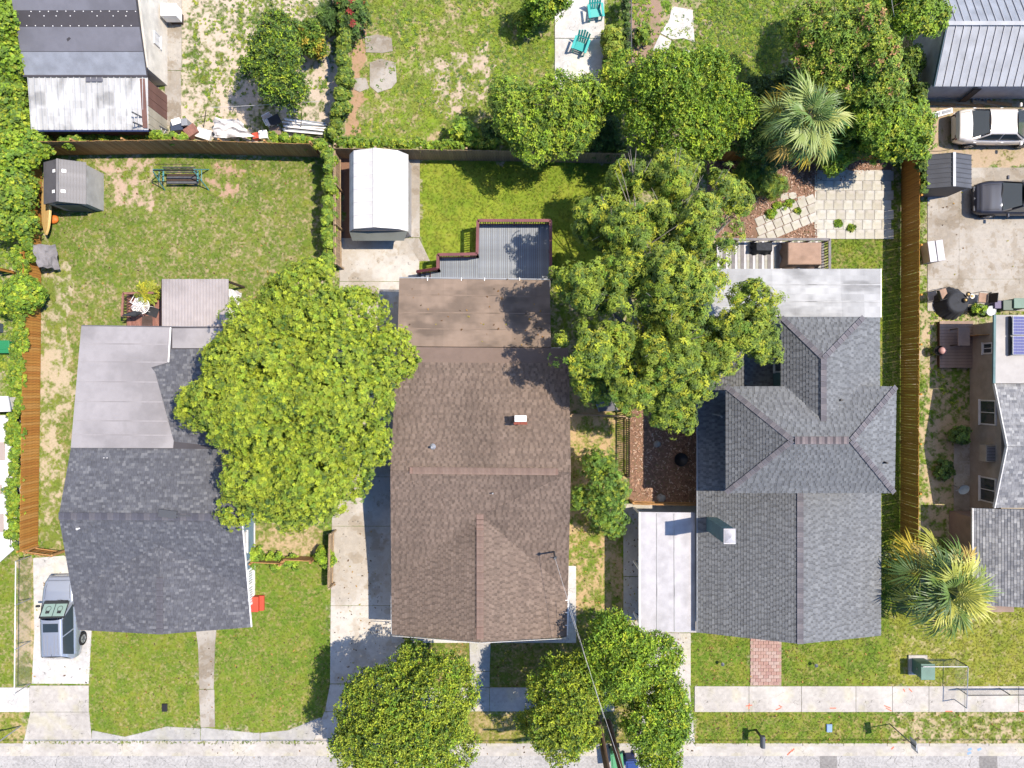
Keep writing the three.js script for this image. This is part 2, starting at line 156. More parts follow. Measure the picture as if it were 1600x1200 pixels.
function grid(nu, nv, f) { const pos = [], uv = [], idx = []; for (let i = 0; i <= nu; i++) for (let j = 0; j <= nv; j++) { const p = f(i / nu, j / nv); pos.push(p.x, p.y, p.z); uv.push(i / nu, j / nv); } for (let i = 0; i < nu; i++) for (let j = 0; j < nv; j++) { const a = i * (nv + 1) + j, b = a + nv + 1; idx.push(a, b, a + 1, b, b + 1, a + 1); } const g = new THREE.BufferGeometry(); g.setAttribute('position', new THREE.Float32BufferAttribute(pos, 3)); g.setAttribute('uv', new THREE.Float32BufferAttribute(uv, 2)); g.setIndex(idx); g.computeVertexNormals(); return g; }
// ---------- ground: one colour sheet for the yards, every texel looked up from its region ----------
const GW = 2048, GH = 1536, GX = 58, GZ = 43.5, TX = GX / GW;           // 58 m x 43.5 m
// region: outline in photo places, two grass tones, soil tone, cover 0..1, patchiness, tuft height
const REG = [
  { n: 'untended ground around the lots', p: [[-100, -100], [1700, -100], [1700, 1300], [-100, 1300]], a: [150, 172, 70], b: [118, 150, 52], d: [206, 190, 165], cov: 0.85, pat: 0.5, hgt: 0.07 },
  { n: 'sandy yard behind the white-walled house', p: [[225, -60], [530, -60], [530, 222], [225, 222]], a: [138, 155, 82], b: [112, 136, 64], d: [224, 208, 190], cov: 0.56, pat: 1.0, hgt: 0.06 },
  { n: 'patchy middle back yard', p: [[540, -60], [870, -60], [870, 225], [545, 225]], a: [158, 182, 66], b: [150, 165, 88], d: [210, 184, 154], cov: 0.95, pat: 0.6, hgt: 0.06 },
  { n: 'weedy back yard by the broken concrete', p: [[985, -60], [1240, -60], [1200, 130], [985, 140]], a: [140, 178, 48], b: [116, 158, 42], d: [196, 176, 152], cov: 0.82, pat: 0.7, hgt: 0.09 },
  { n: 'soil', p: [[975, -60], [1045, -60], [1030, 130], [985, 140]], a: [120, 150, 60], b: [130, 140, 70], d: [176, 150, 132], cov: 0.28, pat: 0.8, hgt: 0.08 },
  { n: 'soil', p: [[548, 40], [575, 40], [560, 215], [540, 215]], a: [150, 160, 80], b: [150, 150, 90], d: [200, 164, 132], cov: 0.42, pat: 0.5, hgt: 0.05 },
  { n: 'soil', p: [[660, 100], [770, 60], [770, 140], [690, 190]], a: [150, 165, 80], b: [150, 165, 80], d: [216, 196, 176], cov: 0.66, pat: 1.0, hgt: 0.05 },
  { n: 'large back lawn of the slate-roofed house', p: [[62, 240], [502, 240], [502, 520], [420, 830], [400, 870], [62, 870]], a: [146, 160, 84], b: [126, 150, 62], d: [208, 184, 152], cov: 0.9, pat: 0.34, hgt: 0.05 },
  { n: 'worn', p: [[62, 360], [112, 420], [112, 560], [95, 700], [95, 850], [62, 850]], a: [148, 164, 84], b: [150, 160, 90], d: [212, 196, 168], cov: 0.72, pat: 0.9, hgt: 0.05 },
  { n: 'worn', p: [[150, 245], [250, 250], [240, 330], [190, 320], [165, 270]], a: [150, 165, 84], b: [140, 160, 70], d: [212, 186, 164], cov: 0.66, pat: 1.0, hgt: 0.05 },
  { n: 'worn', p: [[322, 262], [372, 262], [372, 300], [330, 300]], a: [150, 165, 84], b: [140, 160, 70], d: [206, 170, 148], cov: 0.6, pat: 1.0, hgt: 0.05 },
  { n: 'lawn corner inside the low brown gate', p: [[396, 820], [500, 820], [500, 868], [396, 868]], a: [166, 168, 110], b: [150, 158, 92], d: [214, 188, 150], cov: 0.6, pat: 0.6, hgt: 0.04 },
  { n: 'bright lawn behind the brown-roofed house', p: [[655, 250], [975, 250], [975, 445], [655, 445]], a: [182, 194, 82], b: [152, 174, 58], d: [190, 190, 96], cov: 1.1, pat: 0.15, hgt: 0.07 },
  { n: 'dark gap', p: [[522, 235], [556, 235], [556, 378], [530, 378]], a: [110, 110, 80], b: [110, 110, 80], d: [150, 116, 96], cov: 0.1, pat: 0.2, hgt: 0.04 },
  { n: 'front lawn left of the slate-roofed house path', p: [[136, 960], [312, 960], [314, 1141], [260, 1136], [195, 1152], [150, 1142], [136, 1120]], a: [160, 172, 74], b: [130, 158, 54], d: [206, 188, 140], cov: 0.98, pat: 0.2, hgt: 0.055 },
  { n: 'front lawn right of the slate-roofed house path', p: [[334, 960], [392, 870], [518, 870], [518, 1085], [500, 1122], [450, 1142], [400, 1146], [336, 1136]], a: [156, 172, 74], b: [130, 160, 54], d: [204, 182, 132], cov: 0.97, pat: 0.22, hgt: 0.055 },
  { n: 'dry lawn strip beside the brown-roofed house', p: [[860, 590], [978, 590], [978, 1000], [860, 1000]], a: [158, 166, 84], b: [136, 160, 60], d: [212, 182, 140], cov: 0.66, pat: 0.7, hgt: 0.05 },
  { n: 'front lawn of the brown-roofed house', p: [[616, 985], [905, 985], [1000, 1000], [1000, 1072], [616, 1072]], a: [146, 158, 72], b: [124, 144, 56], d: [196, 170, 124], cov: 0.82, pat: 0.4, hgt: 0.05 },
  { n: 'lawn beside the silver-roofed carport house', p: [[1286, 360], [1412, 360], [1412, 860], [1286, 860]], a: [160, 172, 66], b: [126, 152, 48], d: [190, 170, 120], cov: 0.95, pat: 0.25, hgt: 0.06 },
  { n: 'front lawn left of the brick path', p: [[1076, 960], [1173, 960], [1173, 1072], [1076, 1072]], a: [164, 174, 70], b: [128, 158, 50], d: [206, 180, 120], cov: 1.0, pat: 0.15, hgt: 0.055 },
  { n: 'front lawn right of the brick path', p: [[1219, 960], [1430, 860], [1430, 1075], [1219, 1075]], a: [160, 172, 68], b: [128, 156, 50], d: [206, 186, 130], cov: 1.0, pat: 0.18, hgt: 0.055 },
  { n: 'dry front lawn of the tan-walled house', p: [[1395, 945], [1700, 945], [1700, 1075], [1395, 1075]], a: [188, 184, 94], b: [160, 168, 70], d: [222, 202, 160], cov: 0.98, pat: 0.4, hgt: 0.055 },
  { n: 'grass verge with the mailbox', p: [[1082, 1098], [1395, 1108], [1395, 1166], [1082, 1166]], a: [160, 170, 66], b: [128, 156, 50], d: [210, 180, 130], cov: 0.98, pat: 0.2, hgt: 0.055 },
  { n: 'worn grass verge', p: [[1395, 1108], [1700, 1108], [1700, 1166], [1395, 1166]], a: [160, 166, 80], b: [134, 156, 60], d: [214, 192, 158], cov: 0.86, pat: 0.7, hgt: 0.055 },
  { n: 'dry grass verge under the street trees', p: [[610, 1112], [1050, 1112], [1050, 1162], [610, 1162]], a: [172, 168, 86], b: [148, 150, 66], d: [204, 180, 132], cov: 0.8, pat: 0.4, hgt: 0.05 },
  { n: 'grass left of the wire fence', p: [[-100, 870], [28, 870], [28, 1074], [-100, 1074]], a: [162, 170, 74], b: [136, 160, 56], d: [210, 190, 150], cov: 0.92, pat: 0.4, hgt: 0.055 },
  { n: 'grass verge at the corner', p: [[-100, 1112], [46, 1112], [38, 1150], [34, 1168], [-100, 1168]], a: [158, 166, 76], b: [140, 160, 60], d: [212, 186, 140], cov: 0.85, pat: 0.6, hgt: 0.055 },
  { n: 'weed strip along the wire fence', p: [[28, 866], [60, 866], [58, 1072], [28, 1072]], a: [150, 156, 90], b: [160, 164, 96], d: [216, 196, 160], cov: 0.78, pat: 0.8, hgt: 0.05 },
  { n: 'weed strip right of the long fence', p: [[1442, 480], [1520, 480], [1520, 860], [1442, 860]], a: [128, 160, 62], b: [112, 148, 50], d: [206, 186, 154], cov: 0.62, pat: 0.9, hgt: 0.06 },
  { n: 'parking ground', p: [[1440, 150], [1700, 150], [1700, 262], [1440, 262]], a: [140, 150, 70], b: [150, 150, 80], d: [202, 180, 152], cov: 0.36, pat: 0.7, hgt: 0.05 },
];
const cvr = new Float32Array(GW * GH), tall = new Float32Array(GW * GH), regOf = new Uint8Array(GW * GH).fill(255);
const toTx = (px) => (X(px) + GX / 2) / TX, toTz = (py) => (Z(py) + GZ / 2) / TX;
REG.forEach((g, k) => { // scanline fill
  const q = g.p.map(([a, b]) => [toTx(a), toTz(b)]); for (let j = 0; j < GH; j++) { const xs = []; for (let i = 0; i < q.length; i++) { const a = q[i], b = q[(i + 1) % q.length]; if ((a[1] <= j) !== (b[1] <= j)) xs.push(a[0] + (j - a[1]) / (b[1] - a[1]) * (b[0] - a[0])); } xs.sort((a, b) => a - b); for (let s = 0; s + 1 < xs.length; s += 2) for (let i = Math.max(0, Math.ceil(xs[s])); i < Math.min(GW, xs[s + 1]); i++) regOf[j * GW + i] = k; } });
const gpx = new Uint8Array(GW * GH * 4);
for (let j = 0; j < GH; j++) for (let i = 0; i < GW; i++) {
  const x = i * TX, z = j * TX; let wi = i + (fbm(x * 1.1, z * 1.1, 3) - 0.5) * 44 + (vn(x * 6, z * 6) - 0.5) * 8, wj = j + (fbm(x * 1.1 + 50, z * 1.1, 3) - 0.5) * 44 + (vn(x * 6 + 9, z * 6) - 0.5) * 8;
  wi = clamp(Math.round(wi), 0, GW - 1); wj = clamp(Math.round(wj), 0, GH - 1); const g = REG[regOf[wj * GW + wi]] || REG[0];
  const lo = fbm(x * 0.7 + 3, z * 0.7, 4), md = fbm(x * 3.4, z * 3.4 + 7, 4), fi = vn(x * 11, z * 11) * 0.65 + hash2(i, j) * 0.35;
  const c = clamp(sstep(-0.02, 0.74, g.cov - 0.32 + (lo - 0.5) * g.pat * 0.9 + (md - 0.5) * g.pat * 1.7 + (fi - 0.5) * 0.85)); const t = clamp(fbm(x * 1.6 + 31, z * 1.6, 4) * 2.6 - 0.8 + (fi - 0.5) * 0.7), dry = sstep(0.48, 0.74, fbm(x * 2.4 + 77, z * 2.4 + 5, 4)) * 0.30, k = j * GW + i, n = 0.86 + (fi - 0.5) * 0.30 + (md - 0.5) * 0.22;
  cvr[k] = c; tall[k] = g.hgt;
  const wv = (0.95 + (hash2(i + 5, j) - 0.5) * 0.22);
  for (let q = 0; q < 3; q++) { const gr = lin(lerp(lerp(g.a[q], g.b[q], t), [192, 178, 92][q], dry) * [0.97, 1.02, 0.72][q]) * n * 0.80, so = lin(g.d[q]) * wv; gpx[k * 4 + q] = unlin(lerp(so, gr, c) * K); } gpx[k * 4 + 3] = 255; }
const tGround = new THREE.DataTexture(gpx, GW, GH, THREE.RGBAFormat); tGround.colorSpace = THREE.SRGBColorSpace; tGround.magFilter = THREE.LinearFilter; tGround.minFilter = THREE.LinearMipmapLinearFilter; tGround.generateMipmaps = true; tGround.wrapS = tGround.wrapT = THREE.MirroredRepeatWrapping; tGround.needsUpdate = true;
const groundMat = new THREE.MeshStandardMaterial({ map: tGround, roughness: 0.96, color: 0xffffff });
function groundSheet(pts, y, t) { const g = slab(pts.map(([a, b]) => V(a, y, b)), t), p = g.attributes.position, uv = g.attributes.uv; for (let i = 0; i < p.count; i++) uv.setXY(i, (p.getX(i) + GX / 2) / GX, (p.getZ(i) + GZ / 2) / GZ); return g; }
const ZK = Z(1166);                                                     // street edge of the kerb
struct('terrain', groundSheet([[-600, -600], [600, -600], [600, 600], [-600, 600]], -0.30, 0.3), mat(C(150, 160, 90), 0.95, 0, T.grain), 'flat land beyond the lots');
struct('ground', groundSheet([[-60, -45], [60, -45], [60, ZK - 0.13], [-60, ZK - 0.13]], -0.002, 0.25), groundMat, 'grass and soil of the yards');
// road, gutter and kerb
struct('road', flat([[-900, 1181], [2500, 1181], [2500, 1600], [-900, 1600]], -0.10, 0.12), M.asphalt, 'pale worn asphalt street');
{ const s = struct('gutter', flat([[-900, 1166], [2500, 1166], [2500, 1182.5], [-900, 1182.5]], -0.085, 0.12), M.concretePale, 'concrete gutter along the street');
  for (const [a, b] of [[1282, 1309], [1532, 1560]]) mesh('road_patch', flat([[a, 1182], [b, 1182.5], [b + 2, 1230], [a + 1, 1230]], -0.094, 0.02), M.asphaltPatch, scene.getObjectByName('road'));
  const k = struct('kerb', bx(0.01, 0.01, 0.01, 0, -0.2, 0), M.concretePale, 'concrete kerb along the verge');
  const cuts = [-400, -250, -100, 36, null, 610, 680, 760, 840, 920, 992, null, 1086, 1168, 1254, 1318, 1386, 1452, 1512, 1545, 1640, 1800, 2000];
  for (let i = 0; i + 1 < cuts.length; i++) if (cuts[i] !== null && cuts[i + 1] !== null) { const w = X(cuts[i + 1]) - X(cuts[i]) - 0.015; mesh('kerb_stone', rbx(w, 0.30, 0.17, 0.03, (X(cuts[i]) + X(cuts[i + 1])) / 2, -0.135, ZK - 0.075), M.concretePale, k); }
  for (const [a, b] of [[36, 190], [192, 318], [320, 460], [462, 610], [992, 1086]]) mesh('apron_stone', flat([[a, 1157], [b - 0.5, 1157], [b - 0.5, 1166.5], [a, 1166.5]], 0.0, 0.2), M.concretePale, k); }
// slabs of paving: each slab its own piece
const PAVED = []; function paving(name, label, m, pieces, y = 0.035, t = 0.14) { for (const p of pieces) PAVED.push(p.map(([a, b]) => [X(a), Z(b)])); const g = struct(name, flat(pieces[0], y, t), m, label); for (const p of pieces.slice(1)) mesh('slab', flat(p, y - R() * 0.004, t), m, g); return g; }
const q4 = (x0, y0, x1, y1) => [[x0, y0], [x1, y0], [x1, y1], [x0, y1]];
const row = (xs, y0, y1) => { const o = []; for (let i = 0; i + 1 < xs.length; i++) o.push(q4(xs[i] + 0.35, y0, xs[i + 1] - 0.35, y1)); return o; };
const walk = paving('sidewalk', 'pale concrete sidewalk in front of the lawns', M.concretePale, [...row([1085, 1170, 1252, 1337, 1394, 1451, 1507, 1591, 1650, 1720, 1800], 1072, 1112)]);
paving('sidewalk', 'concrete sidewalk between the two street trees', M.concretePale, row([612, 690, 765, 830, 890, 960], 1074, 1111));
paving('sidewalk', 'short white sidewalk left of the wire fence end', M.concreteWhite, row([-140, -60, 47], 1074, 1112));
for (const [a, b, w, rot] of [[1216, 1107, 9, 0.4], [1219, 1103, 6, -0.5], [1301, 1106, 10, 0], [1386, 1104, 11, -0.4], [1388, 1108, 10, -0.5], [1412, 1078, 5, -1.1], [1422, 1078, 7, -0.8], [1482, 1111, 11, 0], [1597, 1111, 10, 0], [1170, 1102, 10, 0.15], [1170, 1103, 9, 1.5]]) mesh('paint_mark', bx(w * 0.034, 0.006, 0.05, X(a), 0.038, Z(b), rot), M.paint, walk);
for (const [a, b] of [[1236, 1176], [1233, 1179], [1240, 1173], [1396, 1170]]) mesh('paint_mark', bx(0.2, 0.006, 0.07, X(a), -0.083, Z(b), 0.8), M.paint, scene.getObjectByName('gutter'));
for (const [a, b] of [[1517, 1168], [1532, 1168], [1516, 1174]]) mesh('paint_mark', bx(0.22, 0.006, 0.12, X(a), -0.08, Z(b + 4), 0.4), M.paintBlue, scene.getObjectByName('gutter'));
paving('driveway', 'white shell driveway under the grey car', M.concreteWhite, [[[52, 872], [100, 868], [150, 900], [143, 985], [139, 1068], [50, 1068], [54, 990]]], 0.02);
paving('driveway', 'two wide concrete slabs between the shell driveway and street', M.concretePale, [q4(47, 1071, 139, 1112), [[48, 1112.5], [139.5, 1112.5], [144, 1157], [38, 1157]]], 0.03);
paving('front_path', 'narrow old concrete path to the slate-roofed house', M.concreteOld, [[[305, 975], [339, 975], [336, 1010], [334, 1076], [312, 1076], [310, 1010]], [[311, 1077], [335, 1077], [336, 1136], [314, 1136]]]);
paving('apron', 'ragged concrete apron between the front lawns and street', M.concreteGrey, [[[144, 1141], [195, 1151], [260, 1135], [313, 1138], [313, 1157], [144, 1157]], [[314, 1136.5], [400, 1145], [406, 1145], [406, 1157], [314, 1157]], [[407, 1145], [450, 1141], [500, 1121], [506, 1122], [490, 1157], [407, 1157]]], 0.022);
const drv = []; { const L = [[529, 372], [531, 440], [527, 512], [522, 590], [521, 670], [520, 745], [519, 822], [517, 946], [516, 1068]], Rr = [[655, 372], [655, 440], [655, 512], [640, 590], [640, 670], [640, 745], [640, 822], [640, 946], [614, 1068]]; for (let i = 0; i + 1 < L.length; i++) drv.push([[L[i][0], L[i][1] + 0.35], [Rr[i][0], Rr[i][1] + 0.35], [Rr[i + 1][0], Rr[i + 1][1] - 0.35], [L[i + 1][0], L[i + 1][1] - 0.35]]); drv.push([[516, 1069], [613, 1069], [613, 1111], [508, 1111]], [[507, 1112], [613, 1112], [620, 1157], [491, 1157]]); }
paving('driveway', 'long pale concrete driveway between the two left houses', M.concrete, drv);
paving('shed_slab', 'concrete strip along the white metal shed', M.concreteOld, [[[556, 250], [656, 250], [656, 371], [556, 371]], [[633, 372.5], [655, 372.5], [672, 408], [655, 408]]], 0.05);
paving('front_walk', 'smooth grey concrete walk in front of the brown-roofed house', M.concreteGrey, [[[733, 990], [767, 990], [765, 1048], [735, 1048]], [[735, 1049], [765, 1049], [765, 1073], [735, 1073]]], 0.04);
paving('side_path', 'short white concrete path at the brown-roofed house corner', M.concreteWhite, [q4(880, 884, 900, 1000), q4(612, 998, 900, 1004)], 0.04);
paving('driveway', 'pale concrete driveway leading into the open carport', M.concretePale, [q4(974, 786, 1088, 900), q4(974, 901, 1088, 988), q4(974, 989, 1079, 1071), [[1010, 1072], [1078, 1072], [1080, 1112], [1010, 1112]], [[1000, 1113], [1082, 1113], [1085, 1157], [992, 1157]]], 0.03);
paving('patio', 'white concrete patio under the turquoise chairs', M.concreteWhite, [[[867, -60], [944, -60], [944, 60], [867, 60]], [[867, 61], [944, 61], [941, 120], [936, 136], [871, 142], [867, 120]]], 0.05);
paving('yard_slab', 'weathered concrete yard right of the long fence', M.concreteOld, [q4(1449, 283, 1498, 436), q4(1498.3, 262, 1690, 436), q4(1449, 436.3, 1690, 486)], 0.03);
paving('side_walk_slab', 'old concrete strip under the tan wall', M.concreteOld, [q4(1490, 690, 1530, 800)], 0.02);
paving('wall_path', 'old concrete strip along the white back house', M.concreteOld, [q4(258, -60, 284, 30), q4(258, 31, 284, 110), q4(258, 111, 283, 196)], 0.03);
for (const [p, l] of [[[[570, 58], [590, 54], [612, 60], [614, 80], [598, 83], [572, 82]], 'ragged grey concrete slab, upper one in the middle yard'], [[[578, 98], [596, 92], [618, 98], [620, 128], [612, 138], [590, 145], [578, 135]], 'large pale broken slab lying in the middle yard'], [[[552, 122], [572, 122], [577, 138], [562, 144], [553, 140]], 'small broken slab left of the large one']]) paving('broken_slab', l, M.concreteOld, [p], 0.03);
paving('broken_slab', 'cracked white concrete among weeds in the upper yard', M.concreteWhite, [[[1050, 10], [1082, 16], [1085, 66], [1068, 60], [1050, 62], [1032, 52], [1046, 30]], [[1031, 54], [1049, 64], [1043, 80], [1042, 108], [1024, 90], [1020, 78]], [[1050, 97], [1066, 92], [1070, 78], [1080, 80], [1086, 98], [1062, 108], [1050, 106]]], 0.03);
// mulch beds with real chips
const mulchMat = mat(C(172, 136, 114), 0.97, 0, T.fine), beds = [[[985, 600], [1095, 600], [1095, 785], [983, 785]], [[1105, 236], [1393, 250], [1393, 282], [1276, 282], [1276, 372], [1105, 372]]];
struct('mulch_bed', flat(beds[0], 0.03, 0.1), mulchMat, 'dark brown wood mulch beside the blue-grey roof'); struct('mulch_bed', flat(beds[1], 0.03, 0.1), mulchMat, 'red-brown mulch around the paver patio');
{ const chip = new THREE.BoxGeometry(0.11, 0.018, 0.035), N = 5200, im = shad(new THREE.InstancedMesh(chip, new THREE.MeshStandardMaterial({ roughness: 0.95 }), N)), m4 = new THREE.Matrix4(), q = new THREE.Quaternion(), e = new THREE.Euler(), r = rng(11), pal = [C(212, 170, 144), C(172, 132, 110), C(230, 204, 184), C(130, 98, 82), C(192, 150, 126)];
  for (let i = 0; i < N; i++) { const b = r() < 0.42 ? [985, 1095, 600, 785] : [1105, 1393, 240, 372]; let x, y; do { x = rr(b[0], b[1], r); y = rr(b[2], b[3], r); } while ((x > 1276 && y > 282) || (x > 1176 && y > 304 + (1266 - x) * 0.424 && y < 350 + (1266 - x) * 0.424)); e.set(rr(-0.4, 0.4, r), r() * 6.3, rr(-0.4, 0.4, r)); m4.compose(V(X(x), 0.05, Z(y)), q.setFromEuler(e), V(1, 1, 1).multiplyScalar(rr(0.6, 1.3, r))); im.setMatrixAt(i, m4); im.setColorAt(i, pal[Math.floor(r() * 5)]); }
  im.name = 'mulch_chips'; im.userData = { kind: 'stuff', label: 'loose wood chips on the mulch beds' }; scene.add(im); }
// big square pavers: patio and diagonal walkway behind the right house
{ const g = struct('paver_patio', flat([[1273, 266], [1392, 266], [1392, 372], [1273, 372]], 0.032, 0.1), mat(C(248, 243, 233), 0.95, 0, T.fine), 'pale square pavers laid as a patio and walkway'); const r = rng(5), ms = [[252, 249, 244], [244, 240, 233], [255, 253, 250], [238, 233, 226]].map((c) => mat(C(...c), 0.9, 0, T.conc));
  const put = (px, py, w, d, ry) => mesh('paver', rbx(w, 0.06, d, 0.006, X(px), 0.03 + r() * 0.005, Z(py), ry), ms[Math.floor(r() * 4)], g); const wx = 0.51;
  for (let j = 0; j < 7; j++) { const off = (j % 2) * 7.5; for (let i = 0; i < 8; i++) { const px = 1283 + i * 15 - off * 0.5; if (px < 1391) put(px, 275 + j * 15.2, wx - 0.012, wx - 0.005, 0); } }
  for (let i = 0; i < 7; i++) for (let j = 0; j < 3; j++) { const px = 1266 - i * 13.2 + j * 2, py = 312 + i * 5.6 + j * 14.2; put(px, py, 0.45, 0.45, 0.42); }
  for (const [a, b] of [[1238, 306], [1252, 312], [1225, 308]]) put(a, b, 0.4, 0.35, 0.2); }
// brick path: each brick a piece
{ const g = struct('brick_path', flat(q4(1172, 985, 1220.5, 1071), 0.03, 0.12), mat(C(214, 190, 172), 0.95, 0, T.fine), 'pink brick path to the right front gable'); const r = rng(6), b0 = rbx(0.262, 0.06, 0.172, 0.012), ms = [[228, 188, 174], [222, 178, 164], [232, 198, 186], [216, 174, 164], [236, 206, 194]].map((c) => mat(C(...c), 0.9, 0, T.fine));
  let n = 0; for (let j = 0; j < 16; j++) for (let i = 0; i < 7; i++) { const px = 1172 + (i - (j % 2) * 0.5) * 8.1 + 4.05, py = 988 + j * 5.3; if (px < 1174 || px > 1219 || py > 1069) continue; const b = mesh('brick', b0, ms[Math.floor(r() * 5)], g); b.position.set(X(px), 0.025 + r() * 0.006, Z(py)); b.rotation.y = rr(-0.02, 0.02, r); n++; } }
// ---------- foliage ----------
function leafFan(n, len, wid, tilt, seed, droop = 0) { // leaves round a twig end, each a folded blade
  const r = rng(seed), pos = []; for (let i = 0; i < n; i++) { const a = i / n * 6.283 * 2.618 + r() * 0.5, t = tilt * rr(0.3, 1.3, r), l = len * rr(0.7, 1.15, r), w = wid * rr(0.8, 1.2, r), c = Math.cos(a), s = Math.sin(a); const at2 = (u, side, lift) => { const d = l * u * Math.cos(t), y = l * u * Math.sin(t) - droop * u * u * l + lift; return [c * d - s * side, y, s * d + c * side]; };
    const b = at2(0.05, 0, 0), L = at2(0.5, w / 2, 0.02 * l), Rr = at2(0.5, -w / 2, 0.02 * l), tp = at2(1, 0, -0.1 * l), m = at2(0.5, 0, -0.06 * l); pos.push(...b, ...L, ...m, ...b, ...m, ...Rr, ...L, ...tp, ...m, ...m, ...tp, ...Rr); }
  const g = new THREE.BufferGeometry(); g.setAttribute('position', new THREE.Float32BufferAttribute(pos, 3)); g.computeVertexNormals(); return g; }
function twig(n, len, wid, seed) { // leaves in two rows along a drooping twig
  const r = rng(seed), pos = []; for (let i = 0; i < n; i++) { const u = (i + 0.5) / n, side = i % 2 ? 1 : -1, ox = 0, oy = 0.15 * len * Math.sin(u * 2.6) , oz = u * len, a = side * rr(0.6, 1.2, r), l = len * rr(0.32, 0.5, r), dx = Math.sin(a) * l, dz = Math.cos(a) * l, dy = rr(-0.25, 0.2, r) * l, px = Math.cos(a) * wid / 2, pz = -Math.sin(a) * wid / 2; const b = [ox, oy, oz], L = [ox + dx * 0.5 + px, oy + dy * 0.5 + 0.01, oz + dz * 0.5 + pz], q = [ox + dx * 0.5 - px, oy + dy * 0.5 + 0.01, oz + dz * 0.5 - pz], t = [ox + dx, oy + dy, oz + dz]; pos.push(...b, ...L, ...q, ...L, ...t, ...q); }
  const g = new THREE.BufferGeometry(); g.setAttribute('position', new THREE.Float32BufferAttribute(pos, 3)); g.computeVertexNormals(); return g; }
const FAN = { broad: leafFan(9, 0.23, 0.085, 0.5, 1), small: leafFan(8, 0.15, 0.07, 0.4, 2), upright: leafFan(8, 0.22, 0.09, 0.75, 3), fine: twig(17, 0.40, 0.036, 4), tiny: leafFan(9, 0.13, 0.045, 0.5, 5), pinnate: leafFan(10, 0.27, 0.062, 0.35, 9, 0.3), vine: leafFan(7, 0.12, 0.085, 0.3, 6), weed: leafFan(7, 0.13, 0.055, 0.55, 8) };
const GREEN = { lime: [[80, 116, 32], [134, 160, 38], [168, 186, 44], [186, 202, 48], [150, 180, 40], [174, 194, 48], [122, 156, 38]], bright: [[176, 206, 40], [150, 188, 36], [118, 160, 34], [194, 208, 48]], mid: [[146, 176, 44], [120, 156, 38], [92, 130, 34], [168, 186, 50]], feather: [[74, 106, 36], [180, 196, 52], [156, 182, 48], [122, 152, 44], [146, 172, 46], [102, 132, 42], [168, 188, 50], [196, 202, 50]], dark: [[98, 138, 46], [80, 118, 40], [118, 150, 52], [66, 100, 36]], flower: [[140, 176, 46], [116, 156, 40], [150, 184, 46], [186, 200, 54], [132, 168, 42], [164, 190, 50], [206, 158, 106]], palm: [[150, 172, 96], [128, 156, 80], [168, 180, 90]] };
const LK = 0.74;
function foliage(parent, name, lobes, { n, fan = FAN.broad, pal = GREEN.bright, clump = 0.55, per = 26, seed = 1, size = 1, inner = 0.12, mat: mt = LEAF, low = -0.25, gap = 0, gapF = 1.1, fray = 0.1, tint = 1 }) { // lobes: [x, y, z, rx, ry, rz] in metres
  const r = rng(seed), area = lobes.map((l) => l[3] * l[5] + 0.3 * l[4] * (l[3] + l[5])), sum = area.reduce((a, b) => a + b, 0), M4 = [], col = [], q = new THREE.Quaternion(), up = V(0, 1, 0), spin = new THREE.Quaternion(), tone = pal.map((c) => C(c[0], c[1], c[2], LK * tint));
  const nc = Math.ceil(n / per); for (let k = 0; k < nc; k++) { let f = r() * sum, li = 0; while (f > area[li] && li < area.length - 1) f -= area[li++]; const l = lobes[li]; let d; do { d = V(rr(-1, 1, r), rr(low, 1, r), rr(-1, 1, r)); } while (d.lengthSq() > 1 || d.lengthSq() < 0.05); d.normalize(); const deep = r() < inner ? rr(0.3, 0.7, r) : 0.72 + 0.28 * Math.pow(r(), 0.6) + fray * Math.pow(r(), 3); const cp = V(l[0] + d.x * l[3] * deep, l[1] + d.y * l[4] * deep, l[2] + d.z * l[5] * deep);
    if (gap && fbm(cp.x * gapF + seed * 9, cp.z * gapF + cp.y * 0.5, 3) < gap) { if (r() < 0.6) k--; continue; } let hid = false; for (const o of lobes) if (o !== l) { const e = ((cp.x - o[0]) / o[3]) ** 2 + ((cp.y - o[1]) / o[4]) ** 2 + ((cp.z - o[2]) / o[5]) ** 2; if (e < 0.42 && r() < 0.85) { hid = true; break; } } if (hid) { if (r() < 0.7) k -= 0.6; continue; }
    const cr = clump * rr(0.6, 1.25, r), ct = r(); for (let i = 0; i < per; i++) { let e; do { e = V(rr(-1, 1, r), rr(-0.5, 1, r), rr(-1, 1, r)); } while (e.lengthSq() > 1 || e.lengthSq() < 0.02); const out = e.clone().normalize().addScaledVector(d, 0.5).add(V(0, 0.55, 0)).normalize(); const p = cp.clone().add(V(e.x * cr, e.y * cr * 0.75, e.z * cr)); if (p.y < 0.03) p.y = 0.03 + r() * 0.1; q.setFromUnitVectors(up, out); spin.setFromAxisAngle(up, r() * 6.283); q.multiply(spin); const s = size * rr(0.7, 1.3, r); M4.push(new THREE.Matrix4().compose(p, q, V(s, s, s))); const t = tone[Math.min(tone.length - 1, Math.floor((ct * 0.72 + r() * 0.28) * tone.length))], v = rr(0.6, 1.25, r); col.push(t.clone().multiplyScalar(v)); } }
  const im = shad(new THREE.InstancedMesh(fan, mt, M4.length)); M4.forEach((m, i) => { im.setMatrixAt(i, m); im.setColorAt(i, col[i]); }); im.name = name; im.userData = { kind: 'stuff' }; parent.add(im); return im; }
const lobe = (px, py, rp, h, ry, k = 1) => { const s = (HC - h) / FP; return [X(px, h), h, Z(py, h), rp * s, ry, rp * s * k]; };
